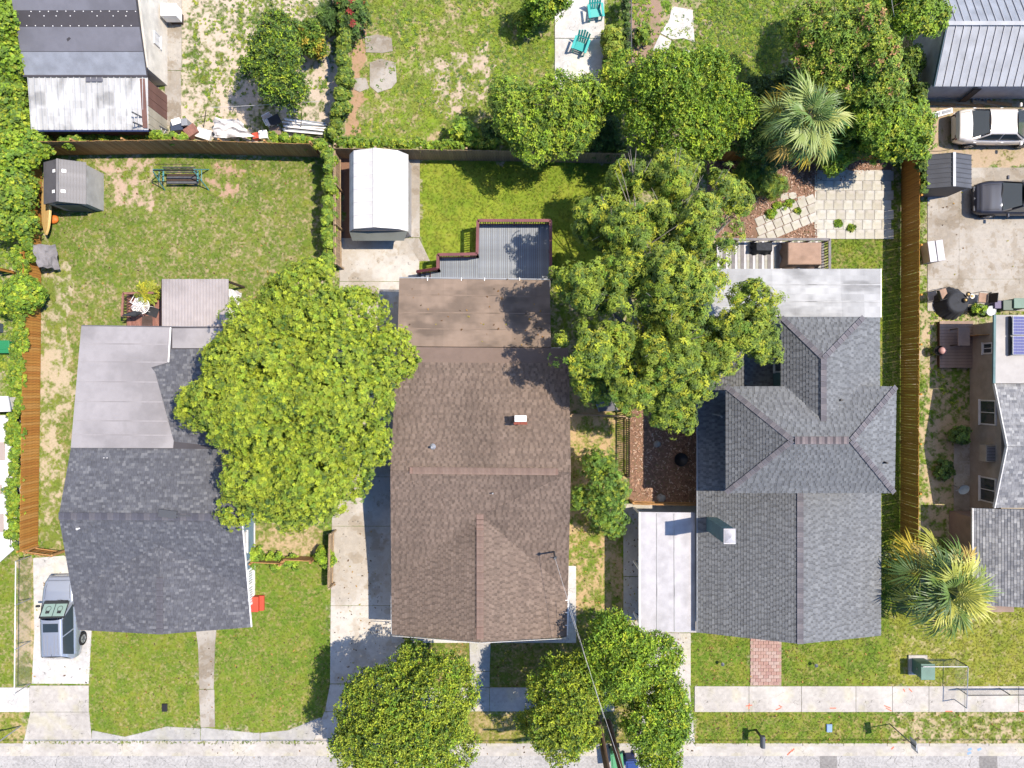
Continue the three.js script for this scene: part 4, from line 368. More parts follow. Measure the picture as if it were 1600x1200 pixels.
// House with brown shingles (middle)
{ const h = thing('house', 'long brown-shingled house with small brick chimney and flat brown rear roof', 'house'); const Ra = P(610, 735, 4.3), Rb = P(892, 738, 4.3), FLp = P(611.5, 919, 3.25), FRp = P(887.5, 922, 3.25), FL = P(613, 991, 3.25), FR = P(885, 995, 3.25), G = P(750, 1003, 3.93), Q = P(750, 805, 3.93), BL = P(619, 566, 3.27), BR = P(889, 568, 3.27), CL = P(621, 542, 3.1), CR = P(888, 544, 3.1), DL = P(621, 541, 3.0), DR = P(861, 543, 3.0), EL = P(624, 435, 2.75), ER = P(859, 438, 2.75);
  const F = [[Ra, FLp, Q], [Ra, Q, Rb], [Rb, Q, FRp], [FLp, FL, G, Q], [FRp, Q, G, FR], [Ra, Rb, BR, BL]]; const roof = mesh('roof', [...F, [BL, BR, CR, CL], [DL, DR, ER, EL]].map((f) => slab(f, 0.14)), M.membraneBand, h);
  stuff(mesh('shingle', shingles(F, { w: 0.29, e: 0.13, seed: 8, dash: 1, streak: 0.18, tones: [C(156, 137, 124), C(151, 132, 120), C(160, 141, 128), C(147, 129, 117)] }), SHING, roof)); mesh('membrane', slab(lift([BL, BR, CR, CL], 0.015), 0.014), M.membraneBand, roof); mesh('membrane', slab(lift([DL, DR, ER, EL], 0.02), 0.018), M.membraneBrown, roof);
  for (const t of [0.26, 0.5, 0.76]) mesh('seam', beam(DL.clone().lerp(EL, t).setY(lerp(3.022, 2.772, t)), DR.clone().lerp(ER, t).setY(lerp(3.022, 2.772, t)), 0.05, 0.007), M.membraneBrown, roof);
  const rv = mesh('ridge_vent', beam(P(640, 735, 4.40), P(872, 737, 4.40), 0.30, 0.06), SHINGCAP(C(170, 140, 128)), roof); for (let i = 0; i < 24; i++) { const p = P(645, 735, 4.45).lerp(P(868, 737, 4.45), (i + 0.5) / 24); mesh('cap_shingle', bx(0.284, 0.014, 0.33, p.x, p.y, p.z, 0, 0, 0.035), SHINGCAP([C(166, 142, 130), C(160, 136, 125), C(170, 146, 134)][i % 3]), rv); }
  const rg = mesh('ridge_vent', beam(P(750, 826, 4.0), P(750, 980, 4.0), 0.34, 0.05), SHINGCAP(C(170, 140, 128)), roof); for (let i = 0; i < 16; i++) { const p = P(750, 828, 4.03).lerp(P(750, 979, 4.03), (i + 0.5) / 16); mesh('cap_shingle', bx(0.33, 0.014, 0.275, p.x, p.y, p.z, 0, 0.035), SHINGCAP([C(166, 142, 130), C(160, 136, 125), C(170, 146, 134)][i % 3]), rg); } for (let i = 0; i < 2; i++) { const p = P(750, 985 + i * 9, 3.97); mesh('cap_shingle', bx(0.34, 0.02, 0.28, p.x, p.y, p.z), SHINGCAP(C(168, 140, 128)), rg); } for (let i = 0; i < 3; i++) { const p = P(750, 808 + i * 8, 3.97); mesh('cap_shingle', bx(0.34, 0.02, 0.27, p.x, p.y, p.z), SHINGCAP(C(176, 148, 136)), rg); }
  mesh('gutter', beam(EL.clone().add(V(0, -0.04, -0.05)), ER.clone().add(V(0, -0.04, -0.05)), 0.05, 0.08), M.metalGrey, roof); for (const x of [668, 721, 757, 812]) mesh('gutter_strap', beam(P(x, 434, 2.8), P(x, 438.5, 2.8), 0.04, 0.02), M.white, roof); mesh('gutter', beam(P(887.5, 930, 3.15), P(885.8, 992, 3.15), 0.10, 0.10), M.white, roof); mesh('drip_edge', [beam(P(611.3, 930, 3.16), P(612, 990, 3.16), 0.03, 0.12), beam(P(614, 993, 3.1), P(749, 1004, 3.78), 0.02, 0.12), beam(P(751, 1004, 3.78), P(884, 997, 3.1), 0.02, 0.12)], M.trim, roof); for (const y of [938, 957, 977]) mesh('gutter_strap', beam(P(883.5, y, 3.3), P(888, y, 3.3), 0.04, 0.02), M.white, roof);
  // chimney of bricks with a pale crown, vent pipe, service mast
  const cp = P(813, 655, 3.9), chm = mesh('chimney', bx(0.5, 1.0, 0.36, cp.x, 4.15, cp.z), M.brick, h); for (let j = 0; j < 6; j++) for (let i = 0; i < 3; i++) mesh('brick', rbx(0.165, 0.07, 0.05, 0.006, cp.x - 0.17 + i * 0.172 + (j % 2) * 0.02, 4.05 + j * 0.085, cp.z + 0.17), M.brick, chm); mesh('chimney_cap', rbx(0.56, 0.08, 0.30, 0.02, cp.x, 4.69, cp.z - 0.07), M.white, chm); for (let i = 0; i < 4; i++) mesh('brick', rbx(0.15, 0.07, 0.11, 0.006, cp.x - 0.24 + i * 0.16, 4.67, cp.z + 0.16), M.brick, chm);
  mesh('vent_pipe', [cyl(0.06, 0.06, 0.5, P(676, 698, 4.15).x, 3.95, P(676, 698, 4.15).z), cyl(0.15, 0.08, 0.06, P(676, 698, 4.15).x, 4.12, P(676, 698, 4.15).z, 14)], M.steel, h); mesh('vent_pipe', cyl(0.035, 0.035, 0.4, P(770, 770, 4.15).x, 4.0, P(770, 770, 4.15).z), M.steel, h);
  const ms = P(867, 872, 4.9); mesh('service_mast', [rod(V(ms.x + 0.05, 3.1, ms.z), ms, 0.045), cyl(0.09, 0.05, 0.12, ms.x, ms.y - 0.05, ms.z), rod(V(ms.x - 0.22, 4.75, ms.z + 0.02), V(ms.x + 0.12, 4.75, ms.z - 0.02), 0.02)], M.steelDark, h);
  const xl = Ra.x + 0.4, xr = Rb.x - 0.4; mesh('wall', prism([[xl, EL.z + 0.4], [xr - 0.8, EL.z + 0.4], [xr - 0.8, CL.z], [xr, CL.z], [xr, FL.z - 0.7], [xl, FL.z - 0.7]], 0, 2.7), M.wallWhite, h); mesh('gable_wall', [slab([V(xl, 2.66, CL.z), V(xl, 3.05, CL.z), V(xl, 4.1, Ra.z), V(xl, 3.0, FLp.z), V(xl, 2.66, FLp.z)], 0.1), slab([V(xr, 2.66, CL.z), V(xr, 3.05, CL.z), V(xr, 4.1, Ra.z), V(xr, 3.0, FLp.z), V(xr, 2.66, FLp.z)], 0.1), slab([V(xl, 2.66, FL.z - 0.7), V(xr, 2.66, FL.z - 0.7), V(xr, 3.0, FL.z - 0.7), V(G.x, 3.75, FL.z - 0.7), V(xl, 3.0, FL.z - 0.7)], 0.1)], M.wallWhite, h); for (const z of [600, 700, 820]) win(h, V(xr + 0.02, 1.5, Z(z)), V(0, 0, 1), 0.9, 1.1); for (const x of [660, 820]) win(h, V(X(x), 1.5, FL.z - 0.69), V(1, 0, 0), 1.2, 1.1); mesh('door', bx(0.95, 2.05, 0.06, X(750), 1.2, FL.z - 0.67), M.woodDark, h); base(h); }
// deck of grey-blue boards with dark red railing
{ const k = thing('wood_deck', 'grey-blue board deck with dark red railings behind the brown house', 'deck'), y = 0.72, at2 = (x, z) => P(x, z, y); const out = [[686, 402], [747, 402], [747, 350], [860, 350], [860, 452], [672, 452], [672, 424], [686, 424]].map(([a, b]) => at2(a, b)); mesh('deck_frame', slab(lift(out, -0.035), 0.22), M.railRedDark, k); let n = 0; const x0 = at2(673, 0).x, x1 = at2(860, 0).x, nb = 56, r = rng(3); for (let i = 0; i < nb; i++) { const xa = lerp(x0, x1, (i + 0.5) / nb), px = xa / ((HC - y) / FP) + 800, ya = px > 747 ? 351 : px > 686 ? 403 : 425; const za = at2(0, ya).z, zb = at2(0, 451).z; mesh('board', bx((x1 - x0) / nb - 0.014, 0.03, zb - za, xa, y - 0.018, (za + zb) / 2), M.deckGrey[Math.floor(r() * 3)], k); }
  const rail = (a, b, m = M.railRed, bal = true, ya = y, yb = y) => { const A = P(a[0], a[1], y).setY(ya), B = P(b[0], b[1], y).setY(yb), d = V(0, 0.95, 0), L = A.distanceTo(B); mesh('rail', [beam(A.clone().add(d), B.clone().add(d), 0.15, 0.045), beam(A.clone().add(V(0, 0.82, 0)), B.clone().add(V(0, 0.82, 0)), 0.04, 0.08), beam(A.clone().add(V(0, 0.1, 0)), B.clone().add(V(0, 0.1, 0)), 0.04, 0.08)], m, k); const np = Math.max(1, Math.round(L / 1.6)); for (let i = 0; i <= np; i++) { const p = A.clone().lerp(B, i / np); mesh('post', bx(0.1, p.y + 0.92, 0.1, p.x, (p.y + 0.92) / 2, p.z), m, k); } if (bal) { const nb2 = Math.round(L / 0.125); for (let i = 1; i < nb2; i++) { const p = A.clone().lerp(B, i / nb2); mesh('baluster', bx(0.04, 0.74, 0.04, p.x, p.y + 0.46, p.z), m, k); } } };
  rail([748, 351], [859, 351]); rail([748, 351], [747, 402]); rail([687, 403], [747, 402]); rail([687, 403], [687, 424]); rail([859, 351], [859, 436]); rail([687, 424], [653, 426], M.railRedDark, true, y, 0.15); for (let i = 0; i < 3; i++) { const a = at2(673 - i * 8, 426), b = at2(665 - i * 8, 450); const s = mesh('step', bx(0.28, 0.05, 0.8, a.x - 0.14, y - 0.18 * (i + 1), (a.z + b.z) / 2), M.deckGrey[0], k); } base(k); }
// House with silver rear roof and carport (right)
{ const h = thing('house', 'grey-shingled house with raised hip roof, tall chimney and silver flat roof', 'house'); const ue = 5.2, A = P(1134, 604, ue), B = P(1400, 604, ue), Cc = P(1397, 770, ue), D = P(1134, 770, ue), r1 = P(1238, 688, 6.35), r2 = P(1330, 688, 6.35);
  // rear wing of the upper storey: ridge runs back from the hip roof
  const wl = V(12.45, 5.1, -3.1), wr = V(16.28, 5.1, -3.1), we = V(17.2, 4.75, -3.1), wa = V(14.05, 5.95, -1.155), wi = V(14.05, 5.95, 1.68), wls = V(12.45, 5.1, 0.2), wrs = V(17.2, 4.75, 1.68);
  const up = [[A, D, r1], [D, Cc, r2, r1], [Cc, B, r2], [B, A, r1, r2]], wingF = [[wl, wa, wr], [wl, wls, wi, wa], [wr, wa, wi, wrs, we]];
  const lo = 2.95, ridge0 = P(1250, 768, 4.2), ridge1 = P(1250, 1006, 4.2), el0 = P(1090, 600, lo), el1 = P(1090, 988, lo), er0 = P(1376, 770, lo + 0.05), er1 = P(1376, 993, lo + 0.05), el2 = P(1110, 500, lo), iw0 = P(1221, 497, 3.4), iw1 = P(1142, 604, 3.35), im = P(1152, 772, 3.5);
  const front = [[el1.clone().setZ(ridge0.z), ridge0, ridge1, el1], [ridge0, er0, er1, ridge1]], left = [[el0, V(iw1.x, 3.45, el0.z), V(iw1.x, 3.45, ridge0.z), V(el0.x, lo, ridge0.z)]], back = [[el2, iw0, P(1221, 606, 3.4), P(1110, 606, lo)]];
  const roof = mesh('roof', [...up, ...wingF, ...front, ...left, ...back].map((f) => slab(f, 0.13)), M.membraneDark, h); const tones = [C(148, 152, 156), C(142, 146, 151), C(154, 158, 162), C(145, 149, 153)];
  stuff(mesh('shingle', shingles([...up, ...wingF, ...front, ...left, ...back], { w: 0.29, e: 0.135, seed: 13, streak: 0.06, dash: 1, tones }), SHING, roof));
  mesh('drip_edge', beam(V(el0.x - 0.02, lo - 0.04, el0.z), V(el0.x - 0.02, lo - 0.04, el1.z), 0.05, 0.12), M.metalGrey, roof); const caps = (a, b, n, w = 0.3) => { const d = b.clone().sub(a), ang = Math.atan2(-d.z, d.x), L = d.length(); for (let i = 0; i < n; i++) { const p = a.clone().lerp(b, (i + 0.5) / n); const o = mesh('cap_shingle', bx(L / n - 0.01, 0.022, w), SHINGCAP([C(140, 138, 146), C(128, 126, 134), C(150, 146, 152)][i % 3]), roof); o.position.copy(p).add(V(0, 0.035, 0)); o.rotation.set(0, ang, Math.asin(d.y / L) + 0.05, 'YXZ'); } }; caps(A, r1, 16, 0.24); caps(D, r1, 16, 0.24); caps(B, r2, 16, 0.24); caps(Cc, r2, 16, 0.24); caps(wl, wa, 11, 0.24); caps(wr, wa, 11, 0.24); caps(wa, wi, 11, 0.26); caps(ridge0, ridge1, 30, 0.3);
  const rv = mesh('ridge_vent', [beam(P(1242, 688, 6.42), P(1326, 688, 6.42), 0.34, 0.05)], SHINGCAP(C(140, 132, 138)), roof); for (let i = 0; i < 18; i++) { const p = P(1245, 688, 6.45).lerp(P(1323, 688, 6.45), (i + 0.5) / 18); mesh('cap_shingle', bx(0.12, 0.015, 0.32, p.x, p.y, p.z), SHINGCAP([C(150, 140, 144), C(110, 104, 110), C(166, 156, 158)][i % 3]), rv); }
  for (const [x, y] of [[1313, 625], [1384, 723]]) { const p = P(x, y, 5.6); mesh('vent_pipe', cyl(0.05, 0.05, 0.4, p.x, 5.35, p.z), M.black, roof); }
  // silver flat roof with two cross seams
  const s0 = P(1100, 420, 2.75), s1 = P(1376, 420, 2.75), s2 = P(1376, 496, 2.98), s3 = P(1100, 494, 2.98); mesh('flat_roof', slab([s0, s1, s2, s3], 0.12), M.membraneSilver, h); for (const t of [0.33, 0.68]) mesh('seam', beam(s0.clone().lerp(s3, t).add(V(0, 0.012, 0)), s1.clone().lerp(s2, t).add(V(0, 0.012, 0)), 0.06, 0.02), M.membraneSilver, roof); mesh('drip_edge', beam(s1.clone().add(V(0.02, -0.05, 0)), s2.clone().add(V(0.02, -0.05, 0)), 0.03, 0.12), M.white, roof);
  // walls
  mesh('wall', prism([[el0.x + 0.75, s0.z + 0.4], [er1.x - 0.45, s0.z + 0.4], [er1.x - 0.45, er1.z - 0.6], [el0.x + 0.75, er1.z - 0.6]], 0, 2.64), M.wallTeal, h); mesh('upper_wall', prism([[A.x + 0.62, A.z + 0.3], [wl.x + 0.28, A.z + 0.3], [wl.x + 0.28, wl.z + 0.3], [we.x - 0.3, wl.z + 0.3], [we.x - 0.3, A.z + 0.3], [B.x - 0.3, A.z + 0.3], [B.x - 0.3, Cc.z - 0.3], [A.x + 0.62, Cc.z - 0.3]], 2.65, 4.66), M.wallTeal, h); win(h, V(wl.x + 0.26, 4.2, Z(565, 4.2)), V(0, 0, 1), 0.9, 0.9); wallPoly('gable_wall', [V(el1.x + 0.4, 2.62, er1.z - 0.6), V(er1.x - 0.45, 2.62, er1.z - 0.6), V(er1.x - 0.45, 2.95, er1.z - 0.6), V(ridge1.x, 4.0, er1.z - 0.6), V(el1.x + 0.4, 2.85, er1.z - 0.6)], M.wallTeal, h); for (const x of [1130, 1300]) win(h, V(X(x), 1.5, er1.z - 0.58), V(1, 0, 0), 1.4, 1.1); mesh('door', bx(0.95, 2.05, 0.06, X(1196), 1.1, er1.z - 0.57), M.white, h);
  // tall tapering chimney with its pale square crown
  const cb = P(1104, 822, 2.9), ct = P(1140, 838, 6.0), ch = mesh('chimney', prism([[ct.x - 0.25, ct.z - 0.33], [ct.x + 0.25, ct.z - 0.33], [ct.x + 0.25, ct.z + 0.33], [ct.x - 0.25, ct.z + 0.33]], 2.4, 5.95), M.wallTeal, h); const cc = V(ct.x, 5.98, ct.z); mesh('chimney_cap', [rbx(0.54, 0.07, 0.70, 0.01, cc.x, cc.y, cc.z), new THREE.ConeGeometry(0.37, 0.14, 4, 1).rotateY(Math.PI / 4).scale(1, 1, 1.2).scale(1, 1.5, 1).translate(cc.x, cc.y + 0.13, cc.z)], M.metalDull, ch);
  mesh('vent_pipe', [rod(P(1114, 647, 3.3), P(1126, 649, 3.9), 0.03), rod(P(1126, 649, 3.9), P(1129, 652, 3.9), 0.05)], M.steel, h); base(h);
  const cpt = thing('carport', 'open carport with white metal roof beside the right house', 'carport'), c = [P(1000, 800, 2.5), P(1086, 801, 2.62), P(1087, 988, 2.62), P(1000, 987, 2.5)]; mesh('roof', slab(c, 0.09), M.metalDull, cpt); for (const x of [1026.5, 1054]) { const t = (x - 1000) / 87; mesh('seam', beam(c[0].clone().lerp(c[1], t).add(V(0, 0.008, 0.05)), c[3].clone().lerp(c[2], t).add(V(0, 0.008, -0.05)), 0.035, 0.03), M.membraneSilver, cpt); } for (const [x, y] of [[1003, 806], [1003, 895], [1003, 981]]) mesh('post', bx(0.09, 2.4, 0.09, X(x, 2.4), 1.2, Z(y, 2.4)), M.white, cpt); mesh('gutter', beam(c[0].clone().add(V(-0.03, -0.02, 0)), c[3].clone().add(V(-0.03, -0.02, 0)), 0.06, 0.1), M.white, cpt); base(cpt); }
// small grey deck with a tan covered grill
{ const k = thing('grey_deck', 'small grey deck behind the silver flat roof', 'deck'), y = 0.5; const o = [P(1120, 377, y), P(1288, 377, y), P(1288, 440, y), P(1120, 440, y)]; mesh('deck_frame', slab(lift(o, -0.035), 0.3), M.wallTan, k); for (let i = 0; i < 36; i++) mesh('board', bx(0.14, 0.03, o[2].z - o[0].z, lerp(o[0].x, o[1].x, (i + 0.5) / 36), y - 0.02, (o[0].z + o[2].z) / 2), [M.metalDull, M.concreteGrey, M.tarpGrey][i % 3], k); const A = V(o[0].x, 1.25, o[0].z + 0.05), B = V(o[1].x - 0.05, 1.25, o[0].z + 0.05), D = V(o[1].x - 0.05, 1.25, o[2].z); mesh('rail', [beam(A, B, 0.13, 0.04), beam(B, D, 0.13, 0.04)], M.tarpGrey, k); for (let i = 0; i <= 6; i++) { const p = A.clone().lerp(B, i / 6); mesh('post', bx(0.09, 0.8, 0.09, p.x, 0.85, p.z), M.tarpGrey, k); } for (let i = 1; i < 14; i++) { const p = B.clone().lerp(D, i / 14); mesh('baluster', bx(0.04, 0.7, 0.04, p.x, 0.88, p.z), M.woodDark, k); } base(k); }
// House of the top left corner
{ const h = thing('house', 'white-walled house with banded grey roof in the upper left corner', 'house'); const rl = (y) => lerp(18, 38, y / 118), rr2 = (y) => lerp(212, 229, y / 118), hh = (y) => lerp(3.3, 2.3, y / 118), p = (x, y) => P(x, y, hh(y)); const bands = [[-60, 16, M.membraneMid], [17, 41, M.membraneDark], [42, 80, M.membraneMid], [81, 117, M.membraneBlue]]; const roof = mesh('roof', slab(lift([p(rl(-60), -60), p(rr2(-60), -60), p(rr2(118), 118), p(rl(118), 118)], -0.03), 0.12), M.membraneDark, h); for (const [a, b, m] of bands) mesh('membrane', slab([p(rl(a) + 0.3, a), p(rr2(a) - 0.3, a), p(rr2(b) - 0.3, b), p(rl(b) + 0.3, b)], 0.02), m, roof); const r = rng(8); for (let i = 0; i < 26; i++) { const x = 42 + i * 6.8, y = i % 2 ? 18 : 40.5; mesh('roof_nail', new THREE.CylinderGeometry(0.024, 0.024, 0.012, 8).translate(...p(x, y + rr(-0.4, 0.4, r)).add(V(0, 0.012, 0)).toArray()), M.white, roof); } for (const x of [46, 69, 88, 110, 152, 177, 197]) mesh('roof_nail', new THREE.CylinderGeometry(0.024, 0.024, 0.012, 8).translate(...p(x, 25).add(V(0, 0.012, 0)).toArray()), M.white, roof);
  mesh('patch', slab([p(104, 61), p(108, 58), p(111, 60), p(106, 65)].map((q) => q.add(V(0, 0.012, 0))), 0.01), M.membraneDark, roof); mesh('gutter', beam(P(37, 119, 2.25), P(230, 119, 2.25), 0.1, 0.1), M.membraneDark, roof);
  const xw = X(262), zw = Z(134); mesh('wall', prism([[X(30, 2.2), -40], [xw, -40], [xw, zw], [X(30, 2.2), zw]], 0, 2.2), M.wallWhite, h); wallPoly('gable_wall', [V(xw - 0.02, 2.18, zw), V(xw - 0.02, 2.2, zw), V(xw - 0.02, 4.6, -25), V(xw - 0.02, 2.18, -25)], M.wallWhite, h, 0.1); win(h, P(241, 62, 1.2).setX(xw + 0.02), V(0, 0, 1), 0.5, 0.5, M.trim); base(h);
  const l = thing('lean_to', 'white ribbed metal lean-to roof below the banded grey roof', 'lean-to'), a = P(43, 121, 2.2), b = P(231, 121, 2.2), c = P(232, 203, 1.85), d = P(49, 203, 1.85); mesh('roof_sheet', corrugated(a, b, c, d, 0.29, 0.075, true), M.metalStreak, l); mesh('gutter', beam(d.clone().add(V(0, -0.03, 0.05)), c.clone().add(V(0, -0.03, 0.05)), 0.08, 0.12), mat(C(40, 60, 110), 0.5), l); const x2 = X(262), wz = [a.z + 0.02, c.z - 0.05]; const n = 11; for (let i = 0; i < n; i++) { const z0 = lerp(wz[0], wz[1], i / n), z1 = lerp(wz[0], wz[1], (i + 1) / n); mesh('wall_panel', bx(0.03 + (i % 2) * 0.02, lerp(2.15, 1.85, i / n), z1 - z0 - 0.01, x2 - 0.03, lerp(2.15, 1.85, i / n) / 2, (z0 + z1) / 2), i < 6 ? M.wallBrown : M.wallCream, l); } mesh('wall', prism([[d.x + 0.1, a.z + 0.05], [x2 - 0.08, a.z + 0.05], [x2 - 0.08, c.z - 0.05], [d.x + 0.1, c.z - 0.05]], 0, 1.78), M.wallBrown, l); const pt = P(148, 124, 2.22); mesh('patch', bx(0.85, 0.02, 0.22, pt.x, pt.y + 0.03, pt.z + 0.02), M.membraneMid, l); mesh('corner_trim', bx(0.24, 0.03, 2.4, c.x - 0.12, 2.08, (a.z + c.z) / 2, 0, 0.12), M.wallBrown, l); base(l); }
// tan house on the right with solar panels
{ const h = thing('house', 'tan-walled house with grey shingles and solar panels at the right edge', 'house'), R1 = P(1573, 697, 3.5), xo = 34, y0 = P(1555, 600, 2.6), y1 = P(1553, 793, 2.6), z0 = y0.z, z1 = y1.z, xe = (y0.x + y1.x) / 2, rx = R1.x - 0.2; const a = V(xe, 2.6, z0), b = V(xe, 3.5, R1.z), c = V(xe, 2.6, z1), a2 = V(xo, 2.6, z0), b2 = V(xo, 3.5, R1.z), c2 = V(xo, 2.6, z1), F = [[a, b, b2, a2], [b, c, c2, b2]]; const zl = Z(945, 2.3), xl = X(1521, 2.3), low = [V(xl, 2.3, Z(793, 2.3)), V(xl, 2.3, zl), V(xo, 2.3, zl), V(xo, 3.1, Z(793, 2.3))]; const lowF = [[V(xl, 2.3, Z(794, 2.3)), V(xl + 4.5, 3.15, Z(794, 2.3)), V(xl + 4.5, 3.15, zl), V(xl, 2.3, zl)]];
  const roof = mesh('roof', [...F, ...lowF].map((f) => slab(f, 0.14)), M.membraneDark, h); stuff(mesh('shingle', shingles([...F, ...lowF], { w: 0.26, e: 0.14, seed: 17, tones: [C(180, 182, 186), C(168, 170, 175), C(188, 190, 194), C(150, 153, 160), C(176, 178, 183), C(208, 210, 212)] }), SHING, roof)); mesh('drip_edge', [beam(a.clone().add(V(-0.03, 0, 0)), b.clone().add(V(-0.03, 0, 0)), 0.05, 0.16), beam(b.clone().add(V(-0.03, 0, 0)), c.clone().add(V(-0.03, 0, 0)), 0.05, 0.16), beam(V(xl - 0.03, 2.26, Z(794, 2.3)), V(xl - 0.03, 2.26, zl), 0.06, 0.12), beam(V(xl - 0.05, 2.26, zl + 0.03), V(xo, 2.26, zl + 0.03), 0.06, 0.12)], M.trim, roof);
  const f0 = P(1556, 492, 2.75), f1 = P(1555, 599, 2.75); const fr = mesh('flat_roof', slab([f0, V(xo, 2.75, f0.z), V(xo, 2.75, f1.z), f1], 0.14), mat(C(222, 219, 218), 0.95, 0, T.stain), h); mesh('gutter', beam(f0.clone().add(V(-0.06, -0.02, 0)), f1.clone().add(V(-0.06, -0.02, 0)), 0.11, 0.1), M.wallTeal, fr);
  for (let j = 0; j < 2; j++) for (let i = 0; i < 3; i++) { const p0 = P(1580, 494 + j * 31, 2.95), pw = 1.0, pd = 0.92; const x = p0.x + 0.5 + i * 1.02, z = p0.z + 0.46; const o = mesh('solar_panel', rbx(pw, 0.04, pd, 0.008, x, 2.92, z), M.steel, h); for (let u = 0; u < 6; u++) for (let v = 0; v < 6; v++) mesh('cell', bx(0.148, 0.012, 0.136, x - 0.4 + u * 0.16, 2.942, z - 0.37 + v * 0.148), M.pane, o); const g0 = V(x - 0.5, 2.92, 0); o.position.set(0, 0, 0); o.rotation.z = -0.17; o.position.copy(V(x, 2.95, 0)).sub(V(x, 2.92, 0).applyAxisAngle(V(0, 0, 1), -0.17)); } mesh('panel_rail', beam(P(1578, 494, 2.85), P(1578, 556, 2.85), 0.06, 0.12), M.black, h);
  const xw = X(1515), zt = Z(508), zb = Z(800), zs = Z(735); mesh('wall', prism([[xw, zt], [xo, zt], [xo, zb], [xw, zb]], 0, 2.45), M.wallBeige, h); wallPoly('gable_wall', [V(xw + 0.7, 2.45, z0 + 0.1), V(xw + 0.7, 2.5, z0 + 0.1), V(xw + 0.7, 3.35, R1.z), V(xw + 0.7, 2.5, z1 - 0.1), V(xw + 0.7, 2.45, z1 - 0.1)], M.wallBeige, h); mesh('wall', prism([[X(1483), Z(798)], [xw + 1, Z(798)], [xw + 1, Z(938)], [X(1483) + 0.6, Z(938)], [X(1483) + 0.6, Z(848)], [X(1483), Z(848)]], 0, 1.95), M.wallTan, h); mesh('parapet', bx(1.2, 0.1, 0.16, X(1483) + 0.55, 2.0, Z(799)), M.wallBeige, h);
  win(h, V(xw - 0.01, 1.5, Z(643, 0.3)), V(0, 0, 1), 1.15, 1.1); win(h, V(xw - 0.01, 1.5, Z(760, 0.3)), V(0, 0, 1), 1.15, 1.1); win(h, V(xw - 0.01, 1.5, Z(546, 0.3)), V(0, 0, 1), 0.45, 0.6);
  base(h); }
// metal-roofed building, top right
{ const h = thing('metal_building', 'building with pale standing-seam metal roof in the upper right corner', 'building'), rA = P(1478, 37, 3.3), e0 = P(1461, 135, 2.2), xo = 32, zr = rA.z, xe = e0.x; const xr = Math.min(rA.x, xe) ; const ze = e0.z, zt = zr - (ze - zr); const F = [[V(xe - 0.05, 3.3, zr), V(xe - 0.05, 2.2, ze), V(xo, 2.2, ze), V(xo, 3.3, zr)], [V(xe - 0.05, 3.3, zr), V(xo, 3.3, zr), V(xo, 2.2, zt), V(xe - 0.05, 2.2, zt)]]; const roof = mesh('roof', F.map((f) => slab(f, 0.1)), M.metalGrey, h); const n = 27; for (let i = 0; i <= n; i++) { const x = lerp(xe, xo, i / n); mesh('seam', [beam(V(x, 3.32, zr), V(x, 2.22, ze), 0.025, 0.05), beam(V(x, 3.32, zr), V(x, 2.22, zt), 0.025, 0.05)], M.metalDull, roof); } mesh('ridge_cap', beam(V(xe - 0.06, 3.34, zr), V(xo, 3.34, zr), 0.2, 0.05), M.metalGrey, roof); mesh('rake_trim', [beam(V(xe - 0.07, 3.27, zr), V(xe - 0.07, 2.17, ze), 0.05, 0.18), beam(V(xe - 0.07, 3.27, zr), V(xe - 0.07, 2.17, zt), 0.05, 0.18)], mat(C(70, 100, 120), 0.5), roof); mesh('wall', prism([[xe + 0.1, zt + 0.1], [xo, zt + 0.1], [xo, ze - 0.25], [xe + 0.1, ze - 0.25]], 0, 2.12), M.metalDull, h); wallPoly('gable_wall', [V(xe + 0.1, 2.1, zt + 0.2), V(xe + 0.1, 2.1, ze - 0.3), V(xe + 0.1, 3.2, zr)], M.metalDull, h); base(h); }
// white trailer at the left edge
{ const h = thing('trailer', 'white flat-roofed trailer cut by the left frame edge', 'trailer'); const y = 1.3, pr = [P(-120, 655, y), P(21, 648, y), P(27, 672, y), P(24, 800, y), P(22, 858, y), P(-5, 882, y), P(-120, 890, y)]; const rf = mesh('roof', slab(pr, 0.1), M.metalWhite, h); mesh('wall', prism([[X(-115, 1.3), Z(660, 1.3)], [X(10, 1.3), Z(655, 1.3)], [X(15, 1.3), Z(675, 1.3)], [X(12, 1.3), Z(855, 1.3)], [X(-115, 1.3), Z(880, 1.3)]], 0.3, 1.24), M.wallWhite, h); mesh('skirt', prism([[X(-112, 1.3), Z(664, 1.3)], [X(8, 1.3), Z(660, 1.3)], [X(8, 1.3), Z(850, 1.3)], [X(-112, 1.3), Z(875, 1.3)]], 0, 0.3), M.membraneMid, h); for (const [a, b, c, d] of [[-14, 691, 8, 719], [-14, 757, 3, 772], [-14, 803, 6, 831]]) mesh('roof_hatch', rbx(X(c, y) - X(a, y), 0.06, Z(d, y) - Z(b, y), 0.02, (X(a, y) + X(c, y)) / 2, y + 0.035, (Z(b, y) + Z(d, y)) / 2), mat(C(196, 180, 172), 0.8), rf); base(h); const s = thing('white_lean_to', 'small white roof above the white trailer at the left edge', 'lean-to'); mesh('roof', slab([P(-60, 618, 2.2), P(12, 619, 2.2), P(16, 643, 2.2), P(-60, 645, 2.2)], 0.08), M.metalWhite, s); mesh('wall', prism([[X(-50, 2.2), Z(621, 2.2)], [X(9, 2.2), Z(621, 2.2)], [X(9, 2.2), Z(640, 2.2)], [X(-50, 2.2), Z(640, 2.2)]], 0, 2.15), M.wallWhite, s); base(s); }
